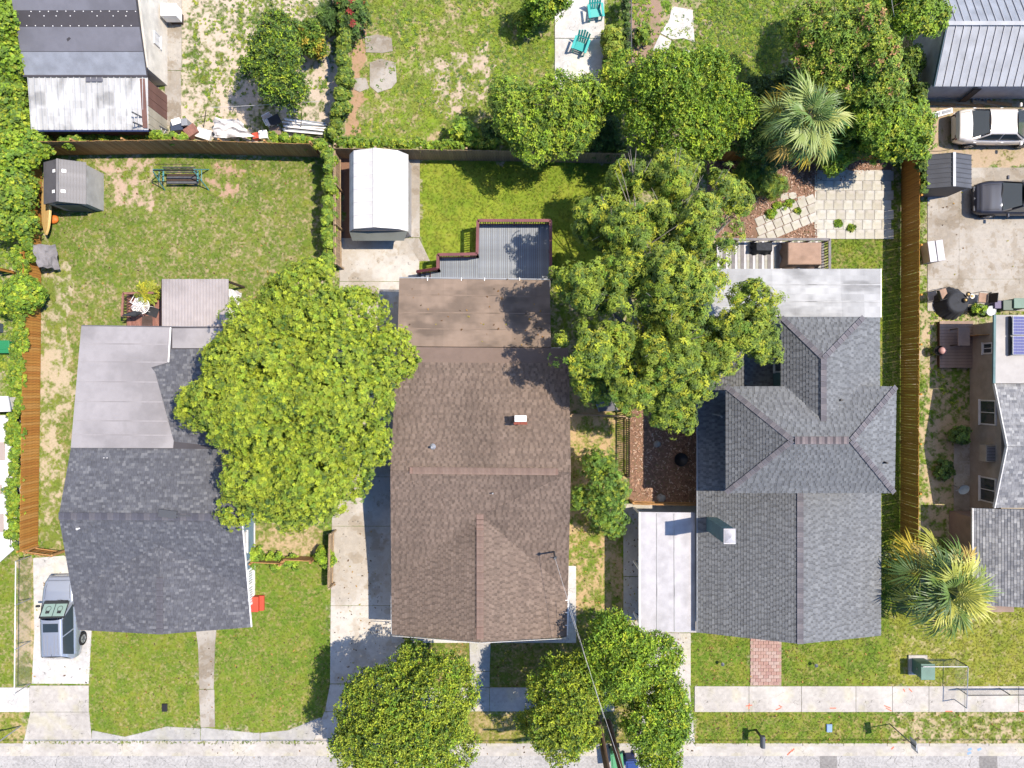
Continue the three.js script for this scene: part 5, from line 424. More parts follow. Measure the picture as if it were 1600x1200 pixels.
// sheds
function shed(name, label, o) { const t = thing(name, label, 'shed'); const { xl, xr, zb, zf, e, rg, wall, roofL, roofR, ov = 0.08, gambrel, front } = o; const xm = (xl + xr) / 2; mesh('wall', prism([[xl + ov, zb + ov], [xr - ov, zb + ov], [xr - ov, zf - ov], [xl + ov, zf - ov]], 0, e - 0.06), wall, t); const gp = gambrel ? [[xl + ov, e - 0.1], [gambrel[0], gambrel[2] - 0.06], [xm, rg - 0.08], [gambrel[1], gambrel[2] - 0.06], [xr - ov, e - 0.1]] : [[xl + ov, e - 0.1], [xm, rg - 0.08], [xr - ov, e - 0.1]]; for (const z of [zb + ov + 0.02, zf - ov - 0.02]) wallPoly('gable_wall', gp.map(([x, y]) => V(x, y, z)), front || wall, t, 0.05); return { t, xm }; }
{ const xl = X(68, 1.75), xr = X(134, 1.75), zb = Z(252, 1.9), zf = Z(318, 1.9); const { t, xm } = shed('garden_shed', 'grey plastic garden shed with pale right wall and four roof lights', { xl, xr, zb, zf, e: 1.75, rg: 2.3, wall: mat(C(214, 216, 216), 0.75, 0, T.grain), front: mat(C(140, 146, 146), 0.75, 0, T.grain) }); const mL = mat(C(116, 114, 120), 0.75, 0, T.grain), mR = mat(C(168, 166, 166), 0.75, 0, T.grain); const rf = mesh('roof', slab([V(xl, 1.75, zb), V(xm, 2.3, zb), V(xm, 2.3, zf), V(xl, 1.75, zf)], 0.06), mL, t); for (let i = 0; i < 9; i++) { const a = i / 9, b = (i + 0.94) / 9, p = (s, z) => V(lerp(xm, xr, s), lerp(2.3, 1.75, s), z); mesh('roof_panel', slab([p(a, zb), p(b, zb), p(b, zf), p(a, zf)], 0.05), mR, t); } mesh('roof_panel', slab(lift([V(xm, 2.29, zb), V(xr, 1.74, zb), V(xr, 1.74, zf), V(xm, 2.29, zf)], -0.03), 0.03), mR, t); mesh('ridge_cap', beam(V(xm, 2.33, zb), V(xm, 2.33, zf), 0.1, 0.04), mR, t); for (const [x, y] of [[100, 267], [99, 299], [84, 267], [83, 299]]) { const p = P(x, y, 2.2); const yy = 2.3 - Math.abs(p.x - xm) * 0.5; mesh('skylight', bx(0.19, 0.02, 0.16, p.x, yy + 0.03, p.z, 0, 0, p.x > xm ? -0.47 : 0.47), M.white, t); } mesh('door', bx(1.2, 1.5, 0.04, xm, 0.8, zf - 0.04), mat(C(126, 132, 130), 0.7, 0, T.grain), t); base(t); }
{ const e = 1.75, xl = X(546, e), xr = X(638, e), zb = Z(234, 2.5), zf = Z(357, 2.5), gl = X(552.5, 2.4), gr = X(622, 2.4); const { t, xm } = shed('metal_shed', 'bright white metal shed with gambrel roof behind the long driveway', { xl, xr, zb, zf, e, rg: 2.78, wall: M.metalDull, gambrel: [gl, gr, 2.4], front: M.metalDull }); const sec = [[xl, e], [gl, 2.4], [xm, 2.78], [gr, 2.4], [xr, e]]; for (let i = 0; i < 4; i++) { const [a, b] = [sec[i], sec[i + 1]]; const n = 6; for (let k = 0; k < n; k++) { const za = lerp(zb, zf, k / n), zc = lerp(zb, zf, (k + 1) / n) - 0.006; mesh('roof_panel', slab([V(a[0], a[1], za), V(b[0], b[1], za), V(b[0], b[1], zc), V(a[0], a[1], zc)], 0.03), M.metalWhite, t); } } mesh('ridge_cap', beam(V(xm, 2.80, zb), V(xm, 2.80, zf), 0.16, 0.02), M.metalWhite, t);
  const aw = [V(xl + 0.02, 1.86, zf + 0.01), V(xr - 0.02, 1.86, zf + 0.01), V(xr - 0.25, 1.55, zf + 0.42), V(xl + 0.1, 1.55, zf + 0.42)]; mesh('awning', slab(aw, 0.03), mat(C(150, 156, 152), 0.7, 0, T.stain), t); mesh('door', [bx(1.2, 1.6, 0.04, xm - 0.62, 0.85, zf - 0.05), bx(1.2, 1.6, 0.04, xm + 0.62, 0.85, zf - 0.05)], M.metalGrey, t); base(t); }
{ const e = 1.9, xl = X(1448, e), xr = X(1518, e), zb = Z(240, 2.1), zf = Z(293, 2.1); const { t, xm } = shed('small_shed', 'small dark grey metal shed beside the dark car', { xl, xr, zb, zf, e, rg: 2.3, wall: mat(C(120, 118, 118), 0.7, 0, T.grain) }); for (const s of [-1, 1]) { const xe = s < 0 ? xl : xr; mesh('roof', slab([V(xm, 2.3, zb), V(xe, e, zb), V(xe, e, zf), V(xm, 2.3, zf)], 0.04), mat(s < 0 ? C(84, 88, 98) : C(98, 102, 112), 0.6, 0.1, T.grain), t); for (let i = 0; i <= 7; i++) { const z = lerp(zb + 0.02, zf - 0.02, i / 7); mesh('rib', beam(V(xm, 2.315, z), V(xe, e + 0.015, z), 0.03, 0.03), M.metalDark, t); } } mesh('ridge_cap', beam(V(xm, 2.33, zb), V(xm, 2.33, zf), 0.14, 0.03), M.metalGrey, t); base(t); }
// ---------- vehicles ----------
function car(name, label, o) { // local axes: x forward, y up, z right; foot at y 0
  const t = thing(name, label, 'car'), { L, W, st, gh, paint, roofM } = o, hw = W / 2; // st: stations [x, half width, top y, bottom y]
  const prof = [[0.70, 0], [0.93, 0.08], [1.0, 0.45], [0.985, 0.75], [0.93, 0.93], [0.80, 1.0], [0.45, 1.03], [0, 1.045]]; const at2 = (u) => { const f = u * (st.length - 1), i = Math.min(st.length - 2, Math.floor(f)), k = f - i, s = k * k * (3 - 2 * k) * 0.5 + k * 0.5; return st[i].map((v, q) => lerp(v, st[i + 1][q], q ? s : k)); };
  const m = prof.length * 2 - 2, body = grid(44, m, (u, v) => { const [x, w, top, bot] = at2(u), j = Math.round(v * m), side = j < prof.length ? -1 : 1, p = prof[j < prof.length ? j : m - j]; return V(x, bot + (top - bot) * p[1], side * w * hw * p[0]); }); mesh('body', body, paint, t); const cap = (i) => { const [x, w, top, bot] = st[i]; return bx(0.02, (top - bot) * 0.9, w * hw * 1.7, x + (i ? -0.02 : 0.02), (top + bot) / 2, 0); }; mesh('bumper', [cap(0), cap(st.length - 1)], paint, t); mesh('underbody', bx(L * 0.86, 0.14, W * 0.8, 0, 0.24, 0), M.black, t);
  // greenhouse: gh = { r0, r1 roof rear/front x, b0, b1 base rear/front x, y0, y1, wb, wr }
  const { r0, r1, b0, b1, y0, y1, wb, wr } = gh, q = (x, y, z) => V(x, y, z); const cab = grid(20, 12, (u, v) => { const s = v * 2 - 1, a = Math.abs(s); const y = a > 0.66 ? lerp(y1 - 0.03, y0 - 0.06, (a - 0.66) / 0.34) : y1 - 0.03 * (a / 0.66) ** 2; const k = (y - y0) / (y1 - y0), z = Math.sign(s) * (a > 0.66 ? lerp(wr, wb, 1 - clamp(k)) : wr * a / 0.66); return q(lerp(lerp(b0, r0, clamp(k)), lerp(b1, r1, clamp(k)), u), y + (a < 0.66 ? 0.015 * Math.sin(u * Math.PI) : 0), z); }); mesh('cabin', cab, paint, t);
  const glassQ = (xb, xr, dx, ins) => grid(6, 10, (u, v) => { const k = 0.06 + u * 0.86, z = (v * 2 - 1) * (lerp(wb, wr, k) - ins); return q(lerp(xb, xr, k) + dx * (1 - 0.5 * (v * 2 - 1) ** 2) , lerp(y0, y1 - 0.01, k) + 0.012, z); }); const gl = o.glass || M.glass; mesh('windshield', glassQ(b1, r1, 0.05, 0.06), gl, t); mesh('rear_window', glassQ(b0, r0, -0.05, 0.08), M.glass, t);
  const gate = (x0, x1, k) => lerp(x0, x1, k); for (const s of [-1, 1]) { const n = o.doors || 2; for (let i = 0; i < n; i++) { const f = (a, k) => { const xb = lerp(b0 + 0.18, b1 - 0.12, a), xr = lerp(r0 + 0.1, r1 - 0.05, a); return q(gate(xb, xr, k), lerp(y0, y1, k), s * (lerp(wb, wr, k) + 0.014)); }; const a0 = i / n + 0.015, a1 = (i + 1) / n - 0.015; mesh('side_window', grid(4, 3, (u, v) => f(lerp(a0, a1, u), lerp(0.04, 0.9, v))), M.glass, t); mesh('door_handle', rbx(0.16, 0.03, 0.03, 0.01, lerp(b0, b1, (i + 0.18) / n), y0 - 0.09, s * hw * 0.985), o.handle || paint, t); } mesh('mirror', [rbx(0.11, 0.12, 0.2, 0.03, b1 - 0.28, y0 + 0.06, s * (hw + 0.09))], o.mirror || paint, t);
    const e0 = st[0], e1 = st[st.length - 1]; const h = st[st.length - 3], r = st[2]; mesh('headlight', rbx(0.28, 0.13, 0.3, 0.05, e1[0] - 0.13, lerp(e1[3], e1[2], 0.86), s * hw * e1[1] * 0.84), M.steel, t); mesh('taillight', rbx(0.16, 0.17, 0.3, 0.04, e0[0] + 0.09, lerp(e0[3], e0[2], 0.84), s * hw * e0[1] * 0.84), o.tail || mat(C(180, 40, 44), 0.3), t);
    for (const wx of o.axles) { const wl = new THREE.Group(); const ty = mesh('wheel', new THREE.CylinderGeometry(o.wr || 0.33, o.wr || 0.33, 0.21, 26).rotateX(Math.PI / 2).translate(wx, o.wr || 0.33, s * (hw - 0.085)), M.rubber, t); const rim = []; const cz = s * (hw + 0.02); rim.push(new THREE.CylinderGeometry(0.21, 0.21, 0.03, 22).rotateX(Math.PI / 2).translate(wx, o.wr || 0.33, cz)); mesh('rim', rim, M.steel, ty); for (let k = 0; k < 5; k++) mesh('spoke', bx(0.05, 0.17, 0.02, 0, 0.1, 0).rotateZ(k * 1.2566).translate(wx, o.wr || 0.33, cz + s * 0.015), M.steelDark, ty); } }
  const top = (x, f) => { let i = 0; while (i < st.length - 2 && st[i + 1][0] < x) i++; const k = clamp((x - st[i][0]) / (st[i + 1][0] - st[i][0])), s = k * k * (3 - 2 * k) * 0.5 + k * 0.5, w = lerp(st[i][1], st[i + 1][1], s), h = lerp(st[i][2], st[i + 1][2], s), b = lerp(st[i][3], st[i + 1][3], s), a = Math.abs(f); return V(x, b + (h - b) * (a > 0.45 ? lerp(1.03, 1.0, (a - 0.45) / 0.35) : lerp(1.045, 1.03, a / 0.45)) + 0.004, f * w * hw); };
  const run = (x0, x1, f) => tube([0, 0.25, 0.5, 0.75, 1].map((u) => top(lerp(x0, x1, u), f)), 0.008, 0.008, 4, 12), across = (x) => tube([-0.74, -0.4, 0, 0.4, 0.74].map((f) => top(x, f)), 0.008, 0.008, 4, 12), xf = st[st.length - 1][0] - 0.2; mesh('hood_gap', [run(b1 + 0.08, xf, 0.74), run(b1 + 0.08, xf, -0.74), across(xf)], M.black, t); if (b0 > -1.95) mesh('trunk_gap', [across(b0 - 0.08), run(st[0][0] + 0.14, b0 - 0.08, 0.74), run(st[0][0] + 0.14, b0 - 0.08, -0.74)], M.black, t); for (const s of [-1, 1]) mesh('wiper_blade', rod(V(b1 + 0.05, y0 + 0.03, s * 0.08), V(b1 - 0.05, y0 + 0.09, s * 0.08 + 0.48), 0.01), M.black, t);
  if (o.extra) o.extra(t); return t; }
const place = (t, px, py, h, ry) => { t.position.set(X(px, h), 0, Z(py, h)); t.rotation.y = ry; return t; };
const metalPaint = (c, m = 0.4) => new THREE.MeshPhysicalMaterial({ color: c, metalness: m, roughness: 0.35, clearcoat: 1, clearcoatRoughness: 0.06 });
place(car('sedan', 'pearl white sedan parked in front of the metal-roofed building', { L: 4.8, W: 1.84, paint: metalPaint(C(246, 240, 232, 0.7), 0.1), axles: [-1.42, 1.4], tail: mat(C(150, 60, 60), 0.3), handle: M.steel, doors: 2, st: [[-2.38, 0.74, 0.78, 0.35], [-2.28, 0.86, 0.98, 0.25], [-1.95, 0.95, 1.03, 0.2], [-1.4, 0.99, 1.0, 0.2], [-0.4, 1, 0.94, 0.2], [0.6, 1, 0.94, 0.2], [1.15, 0.99, 0.96, 0.2], [1.7, 0.96, 0.9, 0.2], [2.15, 0.88, 0.8, 0.22], [2.34, 0.78, 0.7, 0.28], [2.4, 0.64, 0.6, 0.34]], gh: { r0: -0.95, r1: 0.35, b0: -1.72, b1: 1.12, y0: 0.97, y1: 1.45, wb: 0.82, wr: 0.62 } }), 1564, 197, 0.75, 0);
place(car('dark_car', 'dark navy compact car nosing in from the right edge', { L: 4.5, W: 1.8, paint: new THREE.MeshPhysicalMaterial({ color: C(34, 40, 60), roughness: 0.6, clearcoat: 0.35, clearcoatRoughness: 0.03 }), axles: [-1.35, 1.35], doors: 2, st: [[-2.22, 0.8, 0.8, 0.35], [-2.1, 0.9, 1.0, 0.25], [-1.6, 0.97, 1.0, 0.2], [-0.6, 1, 0.96, 0.2], [0.5, 1, 0.96, 0.2], [1.05, 0.99, 0.97, 0.2], [1.55, 0.97, 0.92, 0.2], [1.95, 0.92, 0.82, 0.22], [2.16, 0.82, 0.7, 0.27], [2.24, 0.66, 0.58, 0.32]], gh: { r0: -1.3, r1: 0.2, b0: -1.9, b1: 1.05, y0: 0.97, y1: 1.46, wb: 0.80, wr: 0.6 }, extra: (t) => { mesh('grille', rbx(0.05, 0.16, 0.7, 0.02, 2.2, 0.5, 0), M.black, t); mesh('badge', new THREE.TorusGeometry(0.06, 0.012, 6, 16).rotateY(Math.PI / 2).translate(2.24, 0.58, 0), M.steel, t); } }), 1592, 309, 0.75, Math.PI);
place(car('crossover', 'blue-grey hatchback with dark sunroof parked beside the slate roof', { L: 4.3, W: 1.78, paint: metalPaint(C(178, 188, 206), 0.3), glass: new THREE.MeshPhysicalMaterial({ color: 0xf4faf6, roughness: 0.05, transmission: 1, thickness: 0 }), axles: [-1.28, 1.32], doors: 2, wr: 0.34, tail: mat(C(220, 40, 60), 0.3), mirror: M.black, st: [[-2.12, 0.84, 0.95, 0.35], [-2.06, 0.93, 1.08, 0.28], [-1.7, 0.98, 1.05, 0.22], [-0.6, 1, 1.0, 0.22], [0.5, 1, 1.0, 0.22], [0.95, 0.99, 1.02, 0.22], [1.45, 0.96, 0.97, 0.22], [1.85, 0.9, 0.86, 0.25], [2.08, 0.8, 0.72, 0.3], [2.15, 0.66, 0.62, 0.34]], gh: { r0: -1.74, r1: 0.1, b0: -2.07, b1: 0.98, y0: 1.0, y1: 1.58, wb: 0.82, wr: 0.53 }, extra: (t) => { mesh('sunroof', rbx(0.44, 0.015, 0.78, 0.006, -0.28, 1.592, 0), M.glass, t); for (const z of [-0.36, -0.18, 0, 0.18, 0.36]) mesh('roof_rib', bx(1.0, 0.02, 0.045, -1.14, 1.582, z), M.steel, t); mesh('antenna', rod(V(-1.62, 1.57, 0.03), V(-1.78, 1.7, 0.05), 0.008), M.black, t); const sl = (k, z, d = 0) => V(lerp(0.98, 0.12, k) + 0.01, lerp(1.0, 1.57, k) - 0.012 + d, z); mesh('interior', grid(4, 6, (u, v) => sl(0.06 + u * 0.86, (v * 2 - 1) * 0.66)), M.black, t); for (const s of [-1, 1]) mesh('sunshade', grid(6, 8, (u, v) => sl(0.2 + u * 0.62, s * (0.02 + v * 0.58) , 0.004 + 0.004 * Math.sin(v * 3.14))), mat(C(170, 192, 188), 0.6, 0, null, { side: THREE.DoubleSide }), t); for (const s of [-1, 1]) { mesh('headrest', rbx(0.14, 0.03, 0.2, 0.012).rotateZ(-0.58).translate(...sl(0.62, s * 0.3).add(V(0.01, 0.012, 0)).toArray()), M.black, t); mesh('steering_wheel', new THREE.TorusGeometry(0.13, 0.012, 6, 20).rotateX(Math.PI / 2).rotateZ(-0.58).translate(...sl(0.45, s * 0.3).add(V(0.01, 0.012, 0)).toArray()), M.black, t); } mesh('dashboard', bx(0.16, 0.02, 1.2, 0.9, 1.045, 0), M.black, t); } }), 94, 965, 0.8, Math.PI / 2 + 0.02);

// ---------- street side ----------
function utilPole(label, foot, dx, dz, hgt, r0) { const t = thing('utility_pole', label, 'utility pole'), f = V(X(foot[0]), 0, Z(foot[1])), e = V(f.x + dx, hgt, f.z + dz); mesh('post', rod(f, e, r0, r0 * 0.75, 12), M.pole, t); mesh('crossarm', [beam(e.clone().add(V(-1.1, -0.5, 0)), e.clone().add(V(1.1, -0.5, 0)), 0.09, 0.11)], M.pole, t); for (const s of [-1, -0.4, 0.4, 1]) mesh('insulator', cyl(0.05, 0.04, 0.14, e.x + s, hgt - 0.44, e.z), M.steelDark, t); base(t); return e; }
const pA = utilPole('left one of two brown utility poles between the street trees', [932, 1112], -0.28, 0.1, 9.0, 0.17), pB = utilPole('right one of two brown utility poles, beside the green bin', [951, 1128], -0.1, 0.12, 9.0, 0.16);
function wire(label, pts, r, m) { const t = thing('overhead_wire', label, 'wire'); mesh('cable', tube(pts, r, r, 5, 60), m, t); return base(t); }
const sag = (a, b, d) => { const o = []; for (let i = 0; i <= 8; i++) { const u = i / 8; o.push(a.clone().lerp(b, u).add(V(0, -d * 4 * u * (1 - u), 0))); } return o; };
wire('power line strung along the street past both poles', [...sag(V(-45, 8.9, Z(1131)), pA.clone().setZ(Z(1131)), 0.25), ...sag(pA.clone().setZ(Z(1131)), V(45, 8.9, Z(1130)), 0.25).slice(1)], 0.022, M.wire);
const mastTop = P(867, 872, 4.9); wire('pale service wire from the utility pole to the brown house mast', sag(V(mastTop.x, 4.85, mastTop.z), P(944, 1122, 6.6), 0.12), 0.008, M.wirePale); wire('second pale service wire running down past the right pole', sag(P(887, 945, 4.3).setY(4.3), P(972, 1203, 7.4), 0.05), 0.008, M.wirePale);
wire('thin wire over the sandy yard beside the junk pile', sag(P(330, 168, 2.4), P(500, 158, 2.4), 0.05), 0.012, M.wirePale); wire('thin wire over the flowering tree by the metal-roofed building', sag(P(1392, -10, 6.5), P(1407, 62, 4.4), 0.1), 0.015, M.wirePale);
// wheeled bins
function bin(label, px, py, c, w, d, h, ry) { const t = thing('wheelie_bin', label, 'bin'); const b = grid(8, 28, (u, v) => { const a = v * 6.2832, k = lerp(0.8, 1, u), sx = Math.sign(Math.cos(a)) * Math.pow(Math.abs(Math.cos(a)), 0.35), sz = Math.sign(Math.sin(a)) * Math.pow(Math.abs(Math.sin(a)), 0.35); return V(sx * w / 2 * k, lerp(0.05, h, u), sz * d / 2 * k); }); mesh('body', b, c, t); const lid = mesh('lid', [rbx(w * 1.06, 0.07, d * 1.06, 0.03, 0, h + 0.03, 0), rbx(w * 0.8, 0.04, d * 0.8, 0.02, 0, h + 0.08, 0)], c, t); mesh('handle', rod(V(-w * 0.35, h + 0.02, -d * 0.6), V(w * 0.35, h + 0.02, -d * 0.6), 0.02), c, t); for (const s of [-1, 1]) mesh('wheel', new THREE.CylinderGeometry(0.12, 0.12, 0.06, 16).rotateZ(Math.PI / 2).translate(s * w * 0.42, 0.12, -d * 0.42), M.rubber, t); t.position.set(X(px), -0.09, Z(py)); t.rotation.y = ry; }
bin('pale green wheeled bin between the pole and the blue bin', 960, 1176, M.greenBin, 0.62, 0.95, 1.05, 0.1); bin('dark blue wheeled bin at the kerb, cut by the bottom edge', 983, 1185, M.blueBin, 0.62, 0.7, 1.0, 0.05);
// mailbox, sign, boxes in the lawn
{ const t = thing('mailbox', 'dark grey mailbox on a post leaning out over the verge', 'mailbox'), p = V(X(1181), 0, Z(1140)); mesh('post', bx(0.09, 0.95, 0.09, p.x, 0.475, p.z), M.black, t); const s = new THREE.Shape(); s.moveTo(-0.12, 0); s.lineTo(0.12, 0); s.lineTo(0.12, 0.12); s.absarc(0, 0.12, 0.12, 0, Math.PI, false); s.lineTo(-0.12, 0); mesh('box', new THREE.ExtrudeGeometry(s, { depth: 0.6, bevelEnabled: false }).translate(p.x, 0.95, p.z - 0.18), M.steelDark, t); mesh('flag', bx(0.02, 0.12, 0.05, p.x + 0.14, 1.12, p.z), M.red, t); base(t);
  const s2 = thing('street_sign', 'thin-posted street sign seen edge-on from above on the verge', 'street sign'), q = V(X(1390), 0, Z(1131)); mesh('post', rod(q, V(q.x, 2.5, q.z), 0.03), M.steelDark, s2); const pl = mesh('sign_plate', rbx(0.62, 0.6, 0.015, 0.005, 0, 0, 0, Math.PI / 2 + 0.15).translate(q.x + 0.05, 2.2, q.z), M.steel, s2); mesh('sign_plate', bx(0.04, 0.02, 0.3, q.x, 2.52, q.z), M.steel, s2); base(s2);
  const b2 = thing('street_sign', 'leaning pale metal signpost on the corner verge at the left edge', 'street sign'), k = V(X(33), 0, Z(1134)); mesh('post', rod(k, V(k.x - 0.1, 2.3, k.z + 0.1), 0.035), M.steel, b2); mesh('sign_plate', bx(0.5, 0.5, 0.015, k.x - 0.1, 2.15, k.z + 0.12, 0.6), M.steel, b2); base(b2);
  const sm = (name, label, px, py, w, d, h, m, cat) => { const o = thing(name, label, cat); mesh('box', rbx(w, h, d, 0.02, X(px), h / 2, Z(py)), m, o); mesh('lid', rbx(w * 0.86, 0.02, d * 0.86, 0.005, X(px), h + 0.008, Z(py)), m, o); base(o); };
  sm('water_meter', 'black meter box lid in the left front lawn', 258, 1105, 0.28, 0.42, 0.09, M.black, 'meter box'); sm('water_meter', 'pale blue meter cover in the verge between mailbox and sign', 1295, 1137, 0.3, 0.42, 0.08, M.paintBlue, 'meter box');
  for (const [x, y, l] of [[1126, 1034, 'small dark garden lamp left of the brick path'], [1271, 1036, 'small dark garden lamp right of the brick path']]) { const o = thing('garden_lamp', l, 'garden lamp'); mesh('stake', rod(V(X(x), 0, Z(y)), V(X(x), 0.28, Z(y)), 0.015), M.black, o); mesh('shade', cyl(0.04, 0.09, 0.10, X(x), 0.26, Z(y), 12), M.black, o); mesh('cap', new THREE.ConeGeometry(0.1, 0.05, 12).translate(X(x), 0.385, Z(y)), M.steelDark, o); base(o); }
  const tr = thing('transformer_box', 'sage green utility transformer box inside the wire fence corner', 'utility box'), c = P(1450, 1050, 1.0); mesh('pad', bx(1.0, 0.1, 1.05, c.x, 0.05, c.z), M.concretePale, tr); mesh('body', rbx(0.66, 0.86, 0.76, 0.03, c.x, 0.52, c.z), M.greenBox, tr); mesh('lid', rbx(0.74, 0.08, 0.84, 0.03, c.x, 0.97, c.z), M.greenBox, tr); mesh('handle', bx(0.03, 0.1, 0.1, c.x - 0.34, 0.6, c.z), M.steel, tr); base(tr);
  const gr = thing('grass_bin', 'emerald green plastic box in the grass at the left edge', 'box'); mesh('body', rbx(0.8, 0.55, 0.62, 0.06, X(4, 0.5), 0.29, Z(542, 0.5)), M.green, gr); mesh('lid', [rbx(0.86, 0.07, 0.68, 0.03, X(4, 0.5), 0.58, Z(542, 0.5)), rbx(0.5, 0.03, 0.06, 0.01, X(4, 0.5), 0.63, Z(545, 0.5))], M.green, gr); base(gr); }
// ---------- garden furniture ----------
function adirondack() { const t = thing('garden_chair', 'turquoise slatted garden chair, lower one on the white patio', 'chair', 'turquoise garden chairs on the white patio'); const m = M.turquoise; for (let i = 0; i < 5; i++) mesh('seat_slat', bx(0.56, 0.022, 0.085, 0, 0.36 - i * 0.028, 0.22 - i * 0.098, 0, 0.28), m, t); for (let i = 0; i < 5; i++) { const x = (i - 2) * 0.115, h = 0.82 - Math.abs(i - 2) * 0.06; mesh('back_slat', beam(V(x, 0.2, -0.22), V(x * 1.25, 0.2 + h * 0.9, -0.22 - h * 0.45), 0.1, 0.022), m, t); } for (const s of [-1, 1]) { mesh('armrest', rbx(0.13, 0.03, 0.72, 0.012, s * 0.36, 0.56, 0.02), m, t); mesh('leg', bx(0.05, 0.55, 0.09, s * 0.31, 0.275, 0.3), m, t); mesh('leg', beam(V(s * 0.3, 0.36, 0.3), V(s * 0.3, 0.02, -0.52), 0.03, 0.1), m, t); } mesh('back_rail', beam(V(-0.33, 0.52, -0.4), V(0.33, 0.52, -0.4), 0.08, 0.025), m, t); return t; }
{ const a = adirondack(); a.position.set(X(906), 0.05, Z(77)); a.rotation.y = -0.35; a.scale.setScalar(1.0); copy(a, 'turquoise slatted garden chair, upper one by the patio corner', V(X(929), 0.05, Z(25)), 0.12); }
{ const t = thing('garden_swing', 'teal-framed garden swing bench on the large left lawn', 'swing bench'), y1 = 1.5, cx = X(292), cz = Z(281); const xs = [-1.05, 1.05]; for (const s of xs) { mesh('leg', rod(V(cx + s * 1.12, 0, cz - 0.55), V(cx + s, y1, cz - 0.1), 0.03), M.teal, t); mesh('leg', rod(V(cx + s * 1.12, 0, cz + 0.55), V(cx + s, y1, cz + 0.0), 0.03), M.teal, t); mesh('brace', rod(V(cx + s * 1.06, 0.75, cz - 0.32), V(cx + s * 1.06, 0.75, cz + 0.28), 0.022), M.teal, t); mesh('armrest', bx(0.07, 0.03, 0.55, cx + s * 0.86, 0.72, cz + 0.0), M.teal, t); mesh('hanger', [rod(V(cx + s * 0.86, 0.72, cz - 0.2), V(cx + s * 0.9, y1, cz - 0.05), 0.01), rod(V(cx + s * 0.86, 0.72, cz + 0.2), V(cx + s * 0.9, y1, cz - 0.05), 0.01)], M.blackMetal, t); } mesh('top_bar', rod(V(cx - 1.05, y1, cz - 0.05), V(cx + 1.05, y1, cz - 0.05), 0.03), M.blackMetal, t); mesh('canopy_bar', rod(V(cx - 1.0, y1 - 0.1, cz - 0.4), V(cx + 1.0, y1 - 0.1, cz - 0.4), 0.015), M.blackMetal, t); for (let i = 0; i < 4; i++) mesh('seat_slat', bx(1.7, 0.03, 0.11, cx, 0.45, cz - 0.12 + i * 0.13), i % 2 ? M.cushion : M.woodDark, t); for (let i = 0; i < 4; i++) mesh('back_slat', bx(1.7, 0.10, 0.03, cx, 0.55 + i * 0.12, cz - 0.24 - i * 0.05), M.cushion, t); base(t); }
{ const t = thing('paddle_board', 'pale yellow paddle board leaning between shed and orange fence', 'paddle board'); const s = new THREE.Shape(); s.moveTo(0, -1.6); s.bezierCurveTo(0.3, -1.5, 0.4, -0.6, 0.4, 0.2); s.bezierCurveTo(0.4, 0.9, 0.25, 1.4, 0, 1.62); s.bezierCurveTo(-0.25, 1.4, -0.4, 0.9, -0.4, 0.2); s.bezierCurveTo(-0.4, -0.6, -0.3, -1.5, 0, -1.6); const g = new THREE.ExtrudeGeometry(s, { depth: 0.06, bevelEnabled: true, bevelSize: 0.02, bevelThickness: 0.03, bevelSegments: 3 }); g.rotateX(Math.PI / 2); g.rotateZ(0.55).translate(X(72, 0.7), 0.72, Z(318, 0.7)); boxUV(g); mesh('board', g, M.yellowBoard, t); const st = []; for (const x of [-0.16, 0.02, 0.2]) st.push(bx(0.02, 0.006, 2.6, x, 0, 0)); mesh('stripe', st.map((q) => q.rotateZ(0.55).translate(X(72, 0.7), 0.76, Z(318, 0.7))), mat(C(214, 170, 110), 0.4), t); base(t); const b = thing('orange_bag', 'bright orange bag on the grass beside the paddle board', 'bag'); const bg = new THREE.IcosahedronGeometry(0.22, 3), pp = bg.attributes.position; for (let i = 0; i < pp.count; i++) { const k = 1 + (vn(pp.getX(i) * 7 + 9, pp.getZ(i) * 7 + pp.getY(i) * 4) - 0.5) * 0.5; pp.setXYZ(i, pp.getX(i) * k * 1.2, pp.getY(i) * k * 0.7, pp.getZ(i) * k); } bg.computeVertexNormals(); mesh('bag', bg.translate(X(86), 0.15, Z(344)), M.orange, b); base(b); }
function sheetOver(name, label, cat, pts, m, thick = 0.02, seed = 1, bump = 0.05) { // loose sheet lying over things: crumpled grid between four corners, with thickness
  const t = thing(name, label, cat); const f = (u, v, d) => { const p = pts[0].clone().multiplyScalar((1 - u) * (1 - v)).addScaledVector(pts[1], u * (1 - v)).addScaledVector(pts[2], u * v).addScaledVector(pts[3], (1 - u) * v); const e = (fbm(u * 6 + seed, v * 6, 3) - 0.5); p.y += e * bump * 2.4 - d; const wob = (vn(u * 5 + seed * 3, v * 5) - 0.5) * 0.16; p.x += wob; p.z += (vn(u * 5 + 8, v * 5 + seed) - 0.5) * 0.16; return p; }; const a = grid(26, 26, (u, v) => f(u, v, 0)), b = grid(26, 26, (u, v) => f(u, 1 - v, thick)); mesh('sheet', [a, b], m, t); return base(t); }
sheetOver('grey_tarp', 'weathered grey sheet draped over the left fence', 'tarp', [P(46, 380, 1.5), P(84, 382, 1.2), P(93, 421, 0.5), P(62, 418, 1.5)], M.tarpGrey, 0.02, 3, 0.05);
sheetOver('white_tarp', 'big white tarp over junk behind the brown board fence', 'tarp', [P(333, 186, 0.8), P(374, 187, 1.0), P(396, 214, 0.6), P(334, 214, 0.5)], M.tarpWhite, 0.02, 5, 0.16);
sheetOver('white_tarp', 'white sheet beside the corrugated porch roof under the tree', 'tarp', [P(357, 452, 1.2), P(378, 458, 1.2), P(376, 500, 0.8), P(356, 502, 0.8)], M.tarpWhite, 0.02, 8, 0.08);
